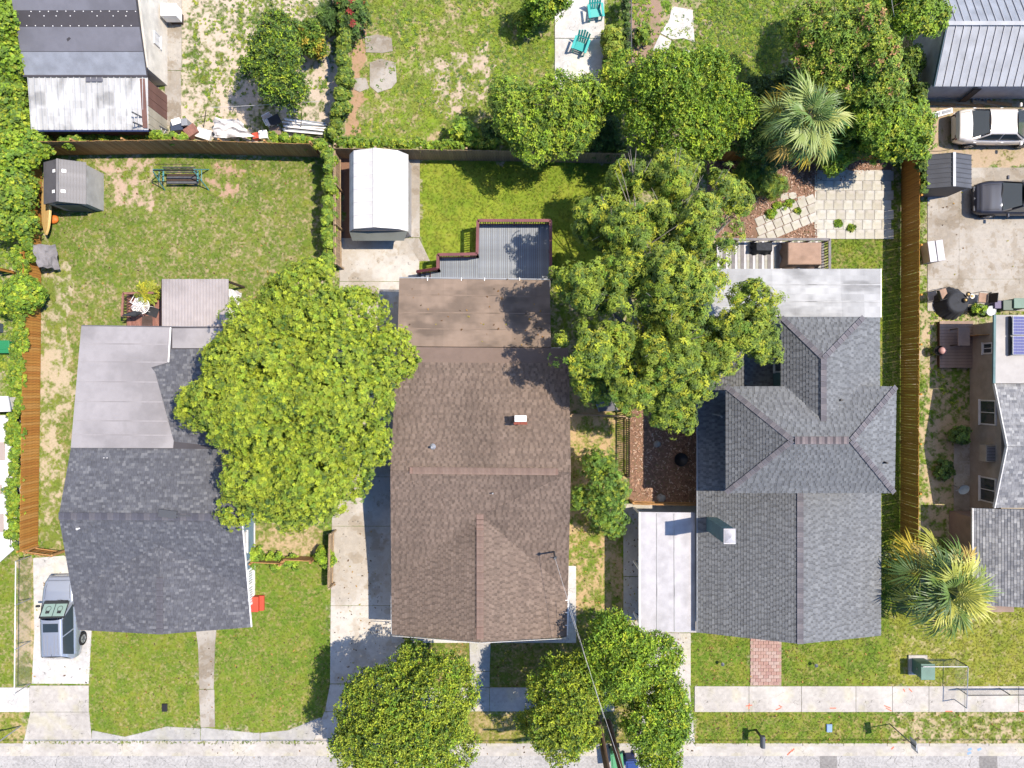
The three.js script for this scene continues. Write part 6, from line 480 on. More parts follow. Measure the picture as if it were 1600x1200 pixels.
{ const t = thing('ladder', 'aluminium ladder leaning on the white metal lean-to roof', 'ladder'), a0 = P(206, 175, 2.55), a1 = P(262, 204, 0.3), b0 = P(208, 191, 2.5), b1 = P(258, 212, 0.3); mesh('stile', beam(a0, a1, 0.05, 0.06), M.steelDark, t); mesh('stile', beam(b0, b1, 0.05, 0.06), M.steelDark, t); for (let i = 0; i < 9; i++) mesh('rung', rod(a0.clone().lerp(a1, (i + 0.5) / 9), b0.clone().lerp(b1, (i + 0.5) / 9), 0.022), M.steel, t); base(t); }
{ // loose junk behind the fence
  const jb = (name, label, px, py, w, h, d, ry, m, cat) => { const t = thing(name, label, cat); mesh('body', rbx(w, h, d, 0.025, X(px, h), h / 2, Z(py, h), ry), m, t); mesh('lid', rbx(w * 1.05, 0.04, d * 1.05, 0.012, X(px, h), h + 0.02, Z(py, h), ry), m, t); base(t); };
  jb('crate', 'dark blue tub under the ladder foot', 276, 197, 0.6, 0.45, 0.45, 0.1, mat(C(60, 74, 100), 0.6), 'crate'); jb('crate', 'white lidded box behind the dark blue tub', 275, 190, 0.45, 0.5, 0.3, 0.3, M.white, 'crate'); jb('crate', 'rust brown wooden box beside the white tarp', 298, 204, 0.62, 0.45, 0.5, 0.6, M.deckRed[0], 'crate'); jb('crate', 'grey upright box behind the rust brown box', 288, 191, 0.3, 0.6, 0.35, 0.1, M.metalGrey, 'crate'); jb('crate', 'flat pale box between rust box and white tarp', 318, 209, 0.75, 0.25, 0.5, -0.3, M.trim, 'crate'); jb('crate', 'small red box at the tarp corner', 399, 212, 0.3, 0.35, 0.3, 0.2, M.red, 'crate'); jb('crate', 'white slotted crate right of the red box', 411, 210, 0.42, 0.35, 0.4, 0.1, M.white, 'crate'); jb('crate', 'pink-grey flat box under the white chair heap', 430, 205, 0.6, 0.3, 0.4, 0.1, M.wallTan, 'crate');
  const ch = (label, px, py, ry) => { const t = thing('plastic_chair', label, 'chair'); mesh('seat', rbx(0.46, 0.04, 0.44, 0.015, 0, 0.42, 0), M.white, t); mesh('backrest', rbx(0.46, 0.42, 0.035, 0.015, 0, 0.66, -0.24), M.white, t); for (const a of [-1, 1]) { mesh('armrest', rbx(0.05, 0.03, 0.42, 0.01, a * 0.25, 0.62, 0), M.white, t); for (const b of [-1, 1]) mesh('leg', rod(V(a * 0.19, 0.42, b * 0.18), V(a * 0.23, 0, b * 0.22), 0.018), M.white, t); } t.position.set(X(px), 0, Z(py)); t.rotation.y = ry; }; ch('white plastic chair in the junk row beside the pipe stack', 426, 194, 0.5); const dk = thing('folded_canvas', 'dark grey folded canvas above the white plastic chair', 'canvas'); mesh('canvas', beam(P(421, 192, 0.9), P(437, 184, 0.9), 0.5, 0.06), M.cloth, dk); base(dk);
  const r = rng(21); for (let i = 0; i < 8; i++) { const t = thing('white_pipe', 'long white pipe or plank in the stack by the hedge', 'pipe', 'white pipes and planks stacked behind the fence'); mesh('pipe', [rod(V(X(443 + r() * 8), 0.3 + r() * 0.3, Z(190 + i * 2.6)), V(X(510 + r() * 6), 0.2 + r() * 0.35, Z(194 + i * 2.4 + r() * 5)), 0.045, 0.045, 8)], i % 3 ? M.white : M.metalGrey, t); base(t); }
  const ft = thing('washing_line_stand', 'thin dark metal frame standing in the sandy yard', 'washing line'); mesh('upright', [rod(V(X(318), 0, Z(199)), P(322, 172, 1.6), 0.02), rod(V(X(470), 0, Z(206)), P(471, 176, 1.6), 0.02)], M.blackMetal, ft); mesh('rail', rod(V(X(318), 0.6, Z(190)), V(X(332), 0.6, Z(187)), 0.015), M.blackMetal, ft); base(ft); }
// white wire café set, folded umbrella, pots on the red deck
{ const dy = 0.385; const t = thing('wire_table', 'white wire patio table on the reddish deck', 'table'), c = V(X(222, 1), dy, Z(478, 1)); mesh('rim', new THREE.TorusGeometry(0.42, 0.02, 8, 32).rotateX(Math.PI / 2).translate(c.x, dy + 0.72, c.z), M.white, t); for (let i = 0; i < 5; i++) mesh('wire', new THREE.TorusGeometry(0.07 + i * 0.07, 0.012, 6, 26).rotateX(Math.PI / 2).translate(c.x, dy + 0.72, c.z), M.white, t); for (let i = 0; i < 6; i++) mesh('spoke', rod(V(c.x, dy + 0.715, c.z), V(c.x + Math.cos(i * 1.047) * 0.42, dy + 0.715, c.z + Math.sin(i * 1.047) * 0.42), 0.012), M.white, t); for (let i = 0; i < 3; i++) mesh('leg', rod(V(c.x + Math.cos(i * 2.1) * 0.3, dy + 0.72, c.z + Math.sin(i * 2.1) * 0.3), V(c.x + Math.cos(i * 2.1) * 0.36, dy, c.z + Math.sin(i * 2.1) * 0.36), 0.016), M.white, t); base(t);
  const mk = (label, px, py, ry) => { const k = thing('wire_chair', label, 'chair'); for (let i = 0; i < 5; i++) mesh('wire', rod(V(-0.2 + i * 0.1, 0.45, -0.2), V(-0.2 + i * 0.1, 0.45, 0.2), 0.012), M.white, k); mesh('seat_rim', new THREE.TorusGeometry(0.22, 0.018, 6, 20).rotateX(Math.PI / 2).translate(0, 0.45, 0), M.white, k); mesh('back_rim', new THREE.TorusGeometry(0.22, 0.016, 6, 20).translate(0, 0.7, -0.24), M.white, k); for (const s of [-1, 1]) { mesh('armrest', rod(V(s * 0.25, 0.64, -0.24), V(s * 0.26, 0.62, 0.2), 0.018), M.white, k); for (const q of [-1, 1]) mesh('leg', rod(V(s * 0.17, 0.45, q * 0.17), V(s * 0.2, 0, q * 0.2), 0.015), M.white, k); } k.position.set(X(px), dy, Z(py)); k.rotation.y = ry; }; mk('white wire chair above the wire table, by the pots', 230, 472, 2.6); mk('white wire chair below the wire table, by the door mat', 232, 487, 0.6);
  const u = thing('patio_umbrella', 'closed dark patio umbrella lying over the deck edge', 'umbrella'); const a = P(221, 489, 1.3), b = P(191, 493, 2.0); mesh('folded_canopy', [rod(a, a.clone().lerp(b, 0.35), 0.05, 0.16, 10), rod(a.clone().lerp(b, 0.35), b, 0.16, 0.02, 10)], M.cloth, u); mesh('pole', rod(P(222, 488, 0.5), a, 0.025), M.black, u); base(u);
  const m2 = thing('rug', 'dark grey square mat beside the wire chairs', 'mat'); mesh('mat', rbx(0.62, 0.02, 0.5, 0.006, X(238, 0.4), dy + 0.005, Z(487, 0.4), -0.35), M.cloth, m2); base(m2); const m1 = thing('door_mat', 'brown door mat with arched relief by the house', 'mat'), mc = V(X(230, 0.4), dy + 0.012, Z(501, 0.4)); mesh('mat', rbx(0.56, 0.024, 0.52, 0.008, mc.x, mc.y, mc.z), M.mat, m1); for (let i = 0; i < 3; i++) mesh('ridge', new THREE.TorusGeometry(0.08 + i * 0.07, 0.01, 5, 18, Math.PI).rotateX(-Math.PI / 2).translate(mc.x, mc.y + 0.014, mc.z + 0.14), M.woodDark, m1); base(m1); const pt = thing('flower_pot', 'orange clay pot on the deck beside the yellow plant', 'pot'); mesh('pot', cyl(0.14, 0.2, 0.34, X(244, 0.6), dy, Z(462, 0.6), 18), M.terracotta, pt); mesh('soil', cyl(0.17, 0.17, 0.02, X(244, 0.6), dy + 0.33, Z(462, 0.6), 16), M.woodDark, pt); mesh('rim', new THREE.TorusGeometry(0.2, 0.025, 6, 18).rotateX(Math.PI / 2).translate(X(244, 0.6), dy + 0.34, Z(462, 0.6)), M.terracotta, pt); base(pt); }
// covered grill and black cover on the grey deck
function draped(name, label, cat, cx, cz, w, d, h, y, m, seed) { const t = thing(name, label, cat); const g = grid(34, 34, (u, v) => { const x = u * 2 - 1, z = v * 2 - 1, a = Math.max(Math.abs(x), Math.abs(z)), top = a < 0.66, k = top ? a / 0.66 : 1, fl = top ? 0 : (a - 0.66) / 0.34; const n = fbm(u * 5 + seed, v * 5, 3) - 0.5; const ang = Math.atan2(z, x), fold = fl * 0.06 * Math.sin(ang * 9 + seed) ; const bx2 = clamp(x / 0.66, -1, 1), bz = clamp(z / 0.66, -1, 1); return V(cx + bx2 * w / 2 + x * fl * (0.08 + fold) , y + h * (1 - fl * fl * 0.15) * (1 - fl) + n * 0.09 * (1 - fl * 0.5) + 0.03, cz + bz * d / 2 + z * fl * (0.08 + fold)); }); mesh('cover', g, m, t); return base(t); }
draped('grill_cover', 'tan fabric cover over a grill on the small grey deck', 'grill cover', X(1255, 1.1), Z(397, 1.1), 1.75, 1.15, 0.75, 0.5, M.tan, 3); draped('box_cover', 'dark grey covered box beside the tan grill cover', 'cover', X(1193, 1.0), Z(386, 1.0), 0.85, 0.42, 0.6, 0.5, M.cloth, 9);
// things in the concrete yard on the right
{ const t = thing('white_cooler', 'white two-lid cooler box standing on the concrete yard', 'box'), c = P(1463, 392, 0.7); const rot = 0.14; mesh('body', rbx(0.82, 0.6, 1.06, 0.03, c.x, 0.34, c.z, rot), M.metalDull, t); for (const s of [-1, 1]) mesh('lid', rbx(0.385, 0.08, 1.1, 0.02, c.x + s * 0.212 * Math.cos(rot), 0.68, c.z - s * 0.212 * Math.sin(rot), rot), M.metalDull, t); base(t);
  const k = thing('covered_table', 'round table under a pleated black cloth in the concrete yard', 'table'), q = P(1497, 472, 0.75); const cl = grid(10, 96, (u, v) => { const a = v * 6.2832, f = Math.sin(a * 11) * 0.3 + Math.sin(a * 23 + 1) * 0.25; if (u < 0.5) { const r = u / 0.5 * 0.54; return V(q.x + Math.cos(a) * r, 0.76 + 0.004 * f, q.z + Math.sin(a) * r); } const w = (u - 0.5) / 0.5, r = 0.54 + w * 0.34 + f * 0.07 * w; return V(q.x + Math.cos(a) * r, lerp(0.75, 0.03, Math.pow(w, 0.9)), q.z + Math.sin(a) * r); }); mesh('tablecloth', cl, M.cloth, k); mesh('tabletop', cyl(0.52, 0.52, 0.03, q.x, 0.715, q.z, 32), M.woodDark, k); base(k);
  const chair = (label, px, py, ry) => { const c2 = thing('patio_chair', label, 'chair'); mesh('seat', rbx(0.5, 0.06, 0.5, 0.02, 0, 0.45, 0), M.tan, c2); mesh('backrest', [beam(V(0, 0.48, -0.26), V(0, 0.98, -0.42), 0.5, 0.03)], M.black, c2); for (const s of [-1, 1]) { mesh('armrest', rod(V(s * 0.29, 0.64, -0.3), V(s * 0.29, 0.64, 0.25), 0.016), M.blackMetal, c2); mesh('leg', rod(V(s * 0.28, 0, 0.26), V(s * 0.28, 0.64, 0.25), 0.016), M.blackMetal, c2); mesh('leg', rod(V(s * 0.28, 0, -0.34), V(s * 0.28, 0.64, -0.3), 0.016), M.blackMetal, c2); } c2.position.set(X(px), 0.03, Z(py)); c2.rotation.y = ry; }; chair('black-backed chair with tan cushion left of the round table', 1464, 461, -Math.PI / 2 + 2.9 + 0.3 - 2.9 + Math.PI + 0.0); chair('black-backed chair with tan cushion right of the round table', 1527, 467, -Math.PI / 2 - 0.1);
  const pot = (label, px, py, h0, r0, m, fl) => { const p = thing('plant_pot', label, 'pot'), c3 = V(X(px, h0 + 0.3), h0, Z(py, h0 + 0.3)); mesh('pot', cyl(r0 * 0.75, r0, 0.34, c3.x, h0, c3.z, 18), m, p); mesh('rim', new THREE.TorusGeometry(r0, 0.02, 6, 20).rotateX(Math.PI / 2).translate(c3.x, h0 + 0.34, c3.z), m, p); mesh('soil', cyl(r0 * 0.9, r0 * 0.9, 0.02, c3.x, h0 + 0.3, c3.z, 16), M.woodDark, p); if (fl) foliage(p, 'leaves', [[c3.x, h0 + 0.42, c3.z, r0 * 0.9, 0.16, r0 * 0.9]], { n: fl, fan: FAN.tiny, pal: GREEN.bright, clump: 0.1, per: 6, seed: px }); base(p); }; pot('large dark green pot right of the round table', 1533, 484, 0.03, 0.27, mat(C(60, 90, 70), 0.6), 26); pot('pale grey empty pot beside the dark green pot', 1548, 486, 0.03, 0.26, M.metalGrey, 0); pot('small dark pot with a bushy plant below the round table', 1521, 482, 0.03, 0.16, M.black, 40);
  const bowl = (label, px, py, m) => { const b = thing('bowl', label, 'bowl'), c4 = V(X(px, 0.8), 0.77, Z(py, 0.8)); const pts = [[0.02, 0], [0.08, 0.01], [0.12, 0.06], [0.13, 0.1], [0.115, 0.1], [0.07, 0.03], [0.0, 0.025]].map(([a, b2]) => new THREE.Vector2(a, b2)); mesh('bowl', new THREE.LatheGeometry(pts, 20).translate(c4.x, c4.y, c4.z), m, b); mesh('fruit', new THREE.SphereGeometry(0.07, 14, 10).translate(c4.x, c4.y + 0.08, c4.z), M.yellowBoard, b); base(b); }; bowl('black bowl with pale fruit on the round table', 1512, 460, M.black); bowl('dark bowl with yellow fruit, nearer the table middle', 1508, 469, M.black); bowl('white bowl at the table edge beside the black bowl', 1518, 463, M.white);
  const box = (name, label, px, py, w, h, d, m, cat) => { const o = thing(name, label, cat); mesh('body', rbx(w, h, d, 0.03, X(px, h), h / 2 + 0.03, Z(py, h)), m, o); mesh('lid', rbx(w * 1.06, 0.05, d * 1.06, 0.02, X(px, h), h + 0.05, Z(py, h)), m, o); base(o); }; box('tote_box', 'purple-lidded box beside the pale grey pot', 1560, 476, 0.45, 0.4, 0.4, mat(C(96, 86, 130), 0.6), 'box'); box('tote_box', 'dark green storage box against the flat white roof', 1574, 477, 0.5, 0.5, 0.5, mat(C(86, 108, 96), 0.6), 'box'); box('storage_chest', 'pale green storage chest at the right edge above the solar panels', 1597, 474, 0.9, 0.6, 0.5, M.greenBox, 'chest');
  const dk = thing('wood_deck', 'worn brown board deck under the tan wall', 'deck'); mesh('deck_frame', prism([[X(1464), Z(503)], [X(1516), Z(503)], [X(1516), Z(574)], [X(1464), Z(574)]], 0.02, 0.22), M.woodDark, dk); for (let i = 0; i < 15; i++) mesh('board', bx(X(1516) - X(1464), 0.03, 0.155, (X(1464) + X(1516)) / 2, 0.235, lerp(Z(504.5), Z(572.5), i / 14)), M.wallTan, dk); base(dk); const wt = thing('work_table', 'pale grey work table on the worn brown deck', 'table'), c5 = P(1506, 526, 0.95); mesh('tabletop', rbx(0.62, 0.05, 0.95, 0.015, c5.x, 0.95, c5.z), M.wallTan, wt); for (const a of [-1, 1]) for (const b of [-1, 1]) mesh('leg', rod(V(c5.x + a * 0.27, 0.25, c5.z + b * 0.42), V(c5.x + a * 0.27, 0.93, c5.z + b * 0.42), 0.03), M.woodDark, wt); base(wt); const pl = thing('plywood_sheet', 'upright brown board leaning on the tan wall behind the work table', 'board'); mesh('board', beam(V(X(1520), 0.25, Z(526)), V(X(1515), 1.6, Z(526)), 1.1, 0.03).rotateY(0), M.woodBrown[0], pl); base(pl); const kt = thing('kettle_grill', 'small black kettle grill with a pink lid by the deck', 'grill'), c6 = V(X(1466, 0.5), 0, Z(548, 0.5)); mesh('bowl', new THREE.SphereGeometry(0.26, 20, 10, 0, 6.2832, Math.PI / 2, Math.PI / 2).translate(c6.x, 0.6, c6.z), M.black, kt); mesh('lid', new THREE.SphereGeometry(0.2, 20, 10, 0, 6.2832, 0, Math.PI / 2).translate(c6.x + 0.2, 0.52, c6.z), mat(C(226, 176, 170), 0.6), kt); for (let i = 0; i < 3; i++) mesh('leg', rod(V(c6.x + Math.cos(i * 2.1) * 0.12, 0.45, c6.z + Math.sin(i * 2.1) * 0.12), V(c6.x + Math.cos(i * 2.1) * 0.24, 0, c6.z + Math.sin(i * 2.1) * 0.24), 0.015), M.blackMetal, kt); base(kt);
  const ac = thing('window_unit', 'beige box air conditioner projecting from the tan wall', 'air conditioner'), c7 = V(X(1513) - 0.15, 1.7, Z(703, 0)); mesh('case', rbx(0.9, 0.55, 0.85, 0.02, c7.x + 0.2, 1.75, c7.z), M.wallBeige, ac); const gq = mesh('grille', bx(0.4, 0.02, 0.7, c7.x, 2.03, c7.z), M.steelDark, ac); for (let i = 0; i < 9; i++) mesh('slat', bx(0.4, 0.02, 0.025, c7.x, 2.045, c7.z - 0.3 + i * 0.075), M.metalDull, gq); base(ac);
  const sd = thing('satellite_dish', 'pale satellite dish on a short arm by the tan wall', 'satellite dish'), c8 = P(1505, 764, 0.9); const ds = new THREE.LatheGeometry([[0, 0], [0.1, 0.01], [0.2, 0.04], [0.28, 0.08]].map(([a, b]) => new THREE.Vector2(a, b)), 24); ds.rotateX(0.4).translate(c8.x, 0.9, c8.z); mesh('dish', ds, mat(C(214, 222, 220), 0.5, 0, null, { side: THREE.DoubleSide }), sd); mesh('arm', [rod(V(c8.x, 0.9, c8.z), V(c8.x - 0.35, 0.85, c8.z + 0.1), 0.018), rod(V(c8.x, 0, c8.z - 0.05), V(c8.x, 0.9, c8.z), 0.03)], M.steel, sd); base(sd);
  const dr = thing('old_door', 'old white panelled door lying by the hedge near the sedan', 'door'); const dp = [P(1450, 178, 0.3), P(1488, 168, 0.3), P(1489, 176, 0.2), P(1450, 187, 0.2)]; const dq = mesh('panel_board', slab(dp, 0.05), M.white, dr); mesh('panel', slab(lift([P(1453, 179, 0.3), P(1469, 174.6, 0.3), P(1469, 179.5, 0.24), P(1453, 184, 0.23)], 0.005), 0.01), M.metalGrey, dr); mesh('panel', slab(lift([P(1472, 173.8, 0.3), P(1486, 170.2, 0.3), P(1486, 175, 0.24), P(1472, 178.8, 0.24)], 0.005), 0.01), M.metalGrey, dr); base(dr); sheetOver('grey_sheet', 'crumpled grey sheet below the old door by the hedge', 'sheet', [P(1446, 190, 0.3), P(1456, 192, 0.3), P(1458, 208, 0.2), P(1446, 214, 0.2)], M.metalGrey, 0.02, 12, 0.08);
  const r = rng(31); for (let i = 0; i < 5; i++) { const o = thing('scrap_wood', 'weathered plank lying along the metal building wall', 'plank', 'scrap planks below the metal-roofed building'); mesh('plank', beam(V(X(1452 + i * 22), 0.04 + r() * 0.1, Z(158 + r() * 5)), V(X(1452 + i * 22 + 40), 0.06, Z(160 + r() * 6)), 0.16, 0.035), [M.woodBrown[1], M.woodGrey[0]][i % 2], o); base(o); } for (let i = 0; i < 3; i++) { const o = thing('car_rim', 'bare metal wheel rim among scrap by the wall', 'wheel rim', 'wheel rims below the metal-roofed building'); mesh('rim', new THREE.TorusGeometry(0.14, 0.035, 8, 20).rotateX(Math.PI / 2).translate(X(1522 + i * 11), 0.06, Z(158)), M.steel, o); mesh('hub', cyl(0.05, 0.05, 0.06, X(1522 + i * 11), 0.02, Z(158), 12), M.steelDark, o); base(o); } const lb = thing('leaning_board', 'dark board leaning on the wall below the metal roof', 'board'); mesh('board', beam(P(1528, 139, 1.6), V(X(1502), 0.05, Z(160)), 0.36, 0.04), M.woodDark, lb); base(lb); }
// air conditioner on the white wall, top left; fire pit in the mulch; metal sheet between houses
{ const t = thing('wall_unit', 'white outdoor air conditioner on the white wall, upper left', 'air conditioner'), c = P(264, 16, 1.0); mesh('case', rbx(0.82, 0.7, 0.66, 0.03, c.x, 0.75, c.z), M.white, t); mesh('grille', new THREE.TorusGeometry(0.22, 0.02, 6, 24).rotateX(Math.PI / 2).translate(c.x - 0.1, 1.105, c.z), M.steel, t); for (let i = 0; i < 3; i++) mesh('ring', new THREE.TorusGeometry(0.06 + i * 0.05, 0.008, 5, 20).rotateX(Math.PI / 2).translate(c.x - 0.1, 1.108, c.z), M.steel, t); mesh('stand', bx(0.6, 0.4, 0.5, c.x, 0.2, c.z), M.woodDark, t); base(t);
  const f = thing('fire_pit', 'black round fire pit standing on shaded mulch', 'fire pit'), q = V(X(1064, 0.4), 0, Z(718, 0.4)); mesh('bowl', new THREE.LatheGeometry([[0.05, 0.2], [0.22, 0.24], [0.33, 0.4], [0.36, 0.42], [0.34, 0.4], [0.2, 0.27], [0, 0.25]].map(([a, b]) => new THREE.Vector2(a, b)), 28).translate(q.x, 0, q.z), M.blackMetal, f); for (let i = 0; i < 3; i++) mesh('leg', rod(V(q.x + Math.cos(i * 2.1) * 0.25, 0.32, q.z + Math.sin(i * 2.1) * 0.25), V(q.x + Math.cos(i * 2.1) * 0.32, 0, q.z + Math.sin(i * 2.1) * 0.32), 0.018), M.blackMetal, f); base(f);
  for (const [x, y, s, l] of [[1026, 694, 0.2, 'pale rock on the shaded mulch'], [1032, 778, 0.22, 'tan rock beside the board gate']]) { const o = thing('rock', l, 'rock'), g = new THREE.IcosahedronGeometry(s, 2), p = g.attributes.position; for (let i = 0; i < p.count; i++) { const k = 0.75 + vn(p.getX(i) * 9 + x, p.getZ(i) * 9 + p.getY(i) * 7) * 0.5; p.setXYZ(i, p.getX(i) * k, p.getY(i) * k * 0.6, p.getZ(i) * k); } g.computeVertexNormals(); mesh('rock', g.translate(X(x), 0.08, Z(y)), M.concreteOld, o); base(o); }
  const s = thing('tilted_panel', 'dull metal panel leaning in the side yard under the big tree', 'panel'); mesh('panel', slab([P(916, 588, 0.9), P(940, 590, 0.9), P(966, 642, 0.12), P(936, 643, 0.12)], 0.05), M.membraneMid, s); mesh('edge_frame', [beam(P(916, 588, 0.93), P(936, 643, 0.15), 0.05, 0.05), beam(P(940, 590, 0.93), P(966, 642, 0.15), 0.05, 0.05)], M.steel, s); base(s);
  const w = thing('white_board', 'small white board standing by the broken concrete', 'board'); mesh('board', rbx(0.2, 0.02, 0.34, 0.005, X(1011), 0.05, Z(109)), M.white, w); base(w); const bk = thing('blue_bin', 'blue-grey box in the shade at the left edge', 'box'); mesh('body', rbx(0.4, 0.4, 0.5, 0.04, X(0), 0.2, Z(513)), mat(C(90, 106, 130), 0.6), bk); mesh('lid', rbx(0.44, 0.05, 0.54, 0.02, X(0), 0.42, Z(513)), mat(C(90, 106, 130), 0.6), bk); base(bk); const sb = thing('white_sheet_stack', 'white boards lying in weeds left of the banded roof', 'boards'); mesh('board', slab([P(0, 110, 0.4), P(14, 96, 0.4), P(18, 104, 0.3), P(2, 122, 0.3)], 0.06), M.white, sb); mesh('board', bx(0.3, 0.05, 1.5, X(30), 0.2, Z(165), 0.05), M.metalGrey, sb); base(sb); }
// ---------- trees and plants where they stand ----------
tree('shade_tree', 'huge dense lime-green tree covering the slate roof and driveway', [lobe(414, 524, 66, 5.4, 2.0), lobe(490, 492, 82, 5.6, 2.1), lobe(560, 500, 52, 4.8, 1.5), lobe(590, 560, 50, 4.6, 1.5), lobe(338, 640, 52, 5.0, 1.5), lobe(420, 620, 105, 6.2, 2.4), lobe(525, 610, 92, 6.2, 2.3), lobe(415, 745, 66, 5.2, 1.8), lobe(490, 745, 80, 5.4, 2.0), lobe(556, 710, 56, 5.0, 1.7), lobe(622, 560, 24, 4.2, 0.8), lobe(374, 790, 20, 4.4, 0.9), lobe(366, 562, 30, 5, 1.2)], { n: 66000, fan: FAN.broad, pal: GREEN.lime, clump: 0.26, per: 9, seed: 1, foot: [470, 660], trunk: 0.36, inner: 0.08, twigs: 2, size: 0.58, sub: [210, 0.55, 1.05, 21, 0.3], gap: 0.2, gapF: 0.8, fray: 0.06 });
tree('pecan_tree', 'tall airy feather-leaved tree between brown and grey roofs', [lobe(985, 275, 34, 5.2, 1.2), lobe(1050, 285, 46, 5.8, 1.4), lobe(1110, 300, 34, 5.4, 1.1), lobe(1145, 318, 20, 5.0, 0.8), lobe(945, 355, 46, 5.0, 1.4), lobe(1010, 370, 62, 6.6, 1.8), lobe(1085, 375, 50, 6.2, 1.5), lobe(912, 455, 44, 6.8, 1.4), lobe(970, 450, 56, 6.4, 1.7), lobe(1050, 455, 66, 7.0, 1.9), lobe(1104, 440, 22, 5.6, 0.8), lobe(912, 545, 34, 6.4, 1.2), lobe(965, 535, 50, 6.0, 1.6), lobe(1040, 545, 56, 6.4, 1.7), lobe(1095, 545, 42, 5.8, 1.3), lobe(1150, 520, 32, 5.6, 1.0), lobe(1186, 540, 15, 5.4, 0.6), lobe(990, 600, 34, 5.6, 1.2), lobe(1050, 605, 44, 5.8, 1.4), lobe(1050, 645, 22, 4.8, 0.8), lobe(925, 595, 20, 4.6, 0.8), lobe(1165, 480, 14, 5.2, 0.5)], { n: 34000, fan: FAN.pinnate, pal: [...GREEN.feather, [110, 150, 42], [128, 168, 44]], clump: 0.34, per: 10, seed: 2, foot: [985, 560], trunk: 0.34, bark: M.barkPale, inner: 0.15, sub: [95, 0.45, 0.95, 22, 1.0], gap: 0.40, gapF: 0.8, fray: 0.5, twigs: 7, limbs: 22, size: 0.72 });
tree('street_tree', 'round glossy street tree in front of the brown roof', [lobe(600, 1085, 60, 4.2, 1.5), lobe(686, 1078, 60, 4.2, 1.5), lobe(640, 1120, 92, 4.8, 1.9), lobe(576, 1150, 50, 4.0, 1.4), lobe(700, 1150, 46, 4.0, 1.4), lobe(630, 1185, 78, 4.4, 1.6), lobe(645, 1045, 34, 3.8, 1.1), lobe(570, 1106, 34, 3.8, 1.1)], { n: 36000, fan: FAN.upright, pal: [...GREEN.bright, ...GREEN.lime], clump: 0.24, per: 8, seed: 3, foot: [660, 1060], trunk: 0.24, inner: 0.08, size: 0.62, twigs: 2, sub: [130, 0.5, 1.0, 29, 0.15] });
tree('street_tree', 'clipped left half of the street trees, lit beside the pole', [lobe(885, 1075, 50, 4.3, 1.5), lobe(866, 1122, 42, 4.1, 1.4), lobe(902, 1122, 44, 4.3, 1.4), lobe(878, 1150, 26, 3.8, 1.1), lobe(852, 1070, 26, 3.8, 1.0), lobe(838, 1130, 16, 3.6, 0.8), lobe(915, 1035, 26, 4.1, 1.1)], { n: 14000, fan: FAN.upright, pal: [...GREEN.bright, ...GREEN.lime], clump: 0.26, per: 8, seed: 4, foot: [860, 1060], trunk: 0.2, inner: 0.1, sub: [34, 0.5, 0.9, 31, 0.5], size: 0.62, twigs: 2 });
tree('street_tree', 'sprawling right street tree wrapping the service wire and shell driveway', [lobe(948, 988, 34, 4.6, 1.3), lobe(975, 1000, 38, 4.8, 1.4), lobe(935, 1035, 30, 4.4, 1.2), lobe(975, 1045, 38, 4.8, 1.4), lobe(1018, 1030, 34, 4.6, 1.3), lobe(1040, 1075, 30, 4.4, 1.2), lobe(1035, 1130, 34, 4.4, 1.3), lobe(1003, 1120, 30, 4.4, 1.2), lobe(1028, 1178, 26, 4.0, 1.1), lobe(1000, 1075, 20, 3.8, 0.9), lobe(945, 1075, 20, 4, 0.9), lobe(1050, 1105, 20, 4.2, 0.9)], { n: 22000, fan: FAN.upright, pal: GREEN.bright, clump: 0.26, per: 8, seed: 5, foot: [968, 1075], trunk: 0.22, inner: 0.1, sub: [64, 0.45, 0.85, 32, 0.5], size: 0.62, twigs: 2 });
tree('round_tree', 'dense small-leaved tree overhanging the back fence left of the patio', [lobe(818, 185, 46, 3.6, 1.4), lobe(870, 175, 46, 3.8, 1.5), lobe(914, 165, 34, 3.4, 1.2), lobe(840, 225, 34, 3.2, 1.2), lobe(885, 208, 34, 3.4, 1.2), lobe(795, 160, 22, 3, 0.9)], { n: 15000, fan: FAN.small, pal: [...GREEN.mid, ...GREEN.bright], clump: 0.28, per: 12, seed: 6, foot: [850, 205], inner: 0.1, sub: [34, 0.6, 1.1, 33, 0.4], size: 0.85 });
tree('yellowing_tree', 'broad yellow-green tree behind the fence above the airy tree', [lobe(990, 150, 40, 4.2, 1.5), lobe(1040, 140, 46, 4.6, 1.6), lobe(1095, 140, 46, 4.4, 1.5), lobe(1130, 180, 28, 4.0, 1.2), lobe(1060, 195, 56, 4.4, 1.6), lobe(1000, 195, 40, 4.0, 1.4), lobe(1100, 215, 34, 3.8, 1.2), lobe(975, 125, 22, 3.6, 0.9)], { n: 19000, fan: FAN.upright, pal: GREEN.bright, clump: 0.28, per: 9, seed: 7, foot: [1045, 190], inner: 0.1, sub: [44, 0.6, 1.1, 34, 0.5], size: 0.62 });
tree('flowering_tree', 'wide tree tinged with pinkish blossom beside the metal-roofed building', [lobe(1285, 70, 44, 5.2, 1.6), lobe(1330, 55, 46, 5.4, 1.7), lobe(1312, 104, 50, 4.8, 1.6), lobe(1365, 95, 44, 5.2, 1.6), lobe(1270, 40, 28, 4.6, 1.1), lobe(1372, 142, 32, 4.2, 1.2), lobe(1345, 136, 36, 4.2, 1.3), lobe(1262, 92, 26, 4.6, 1.1)], { n: 17000, fan: FAN.small, pal: GREEN.flower, clump: 0.28, per: 12, seed: 8, foot: [1320, 95], inner: 0.1, sub: [40, 0.6, 1.0, 35, 0.5], size: 0.85 });
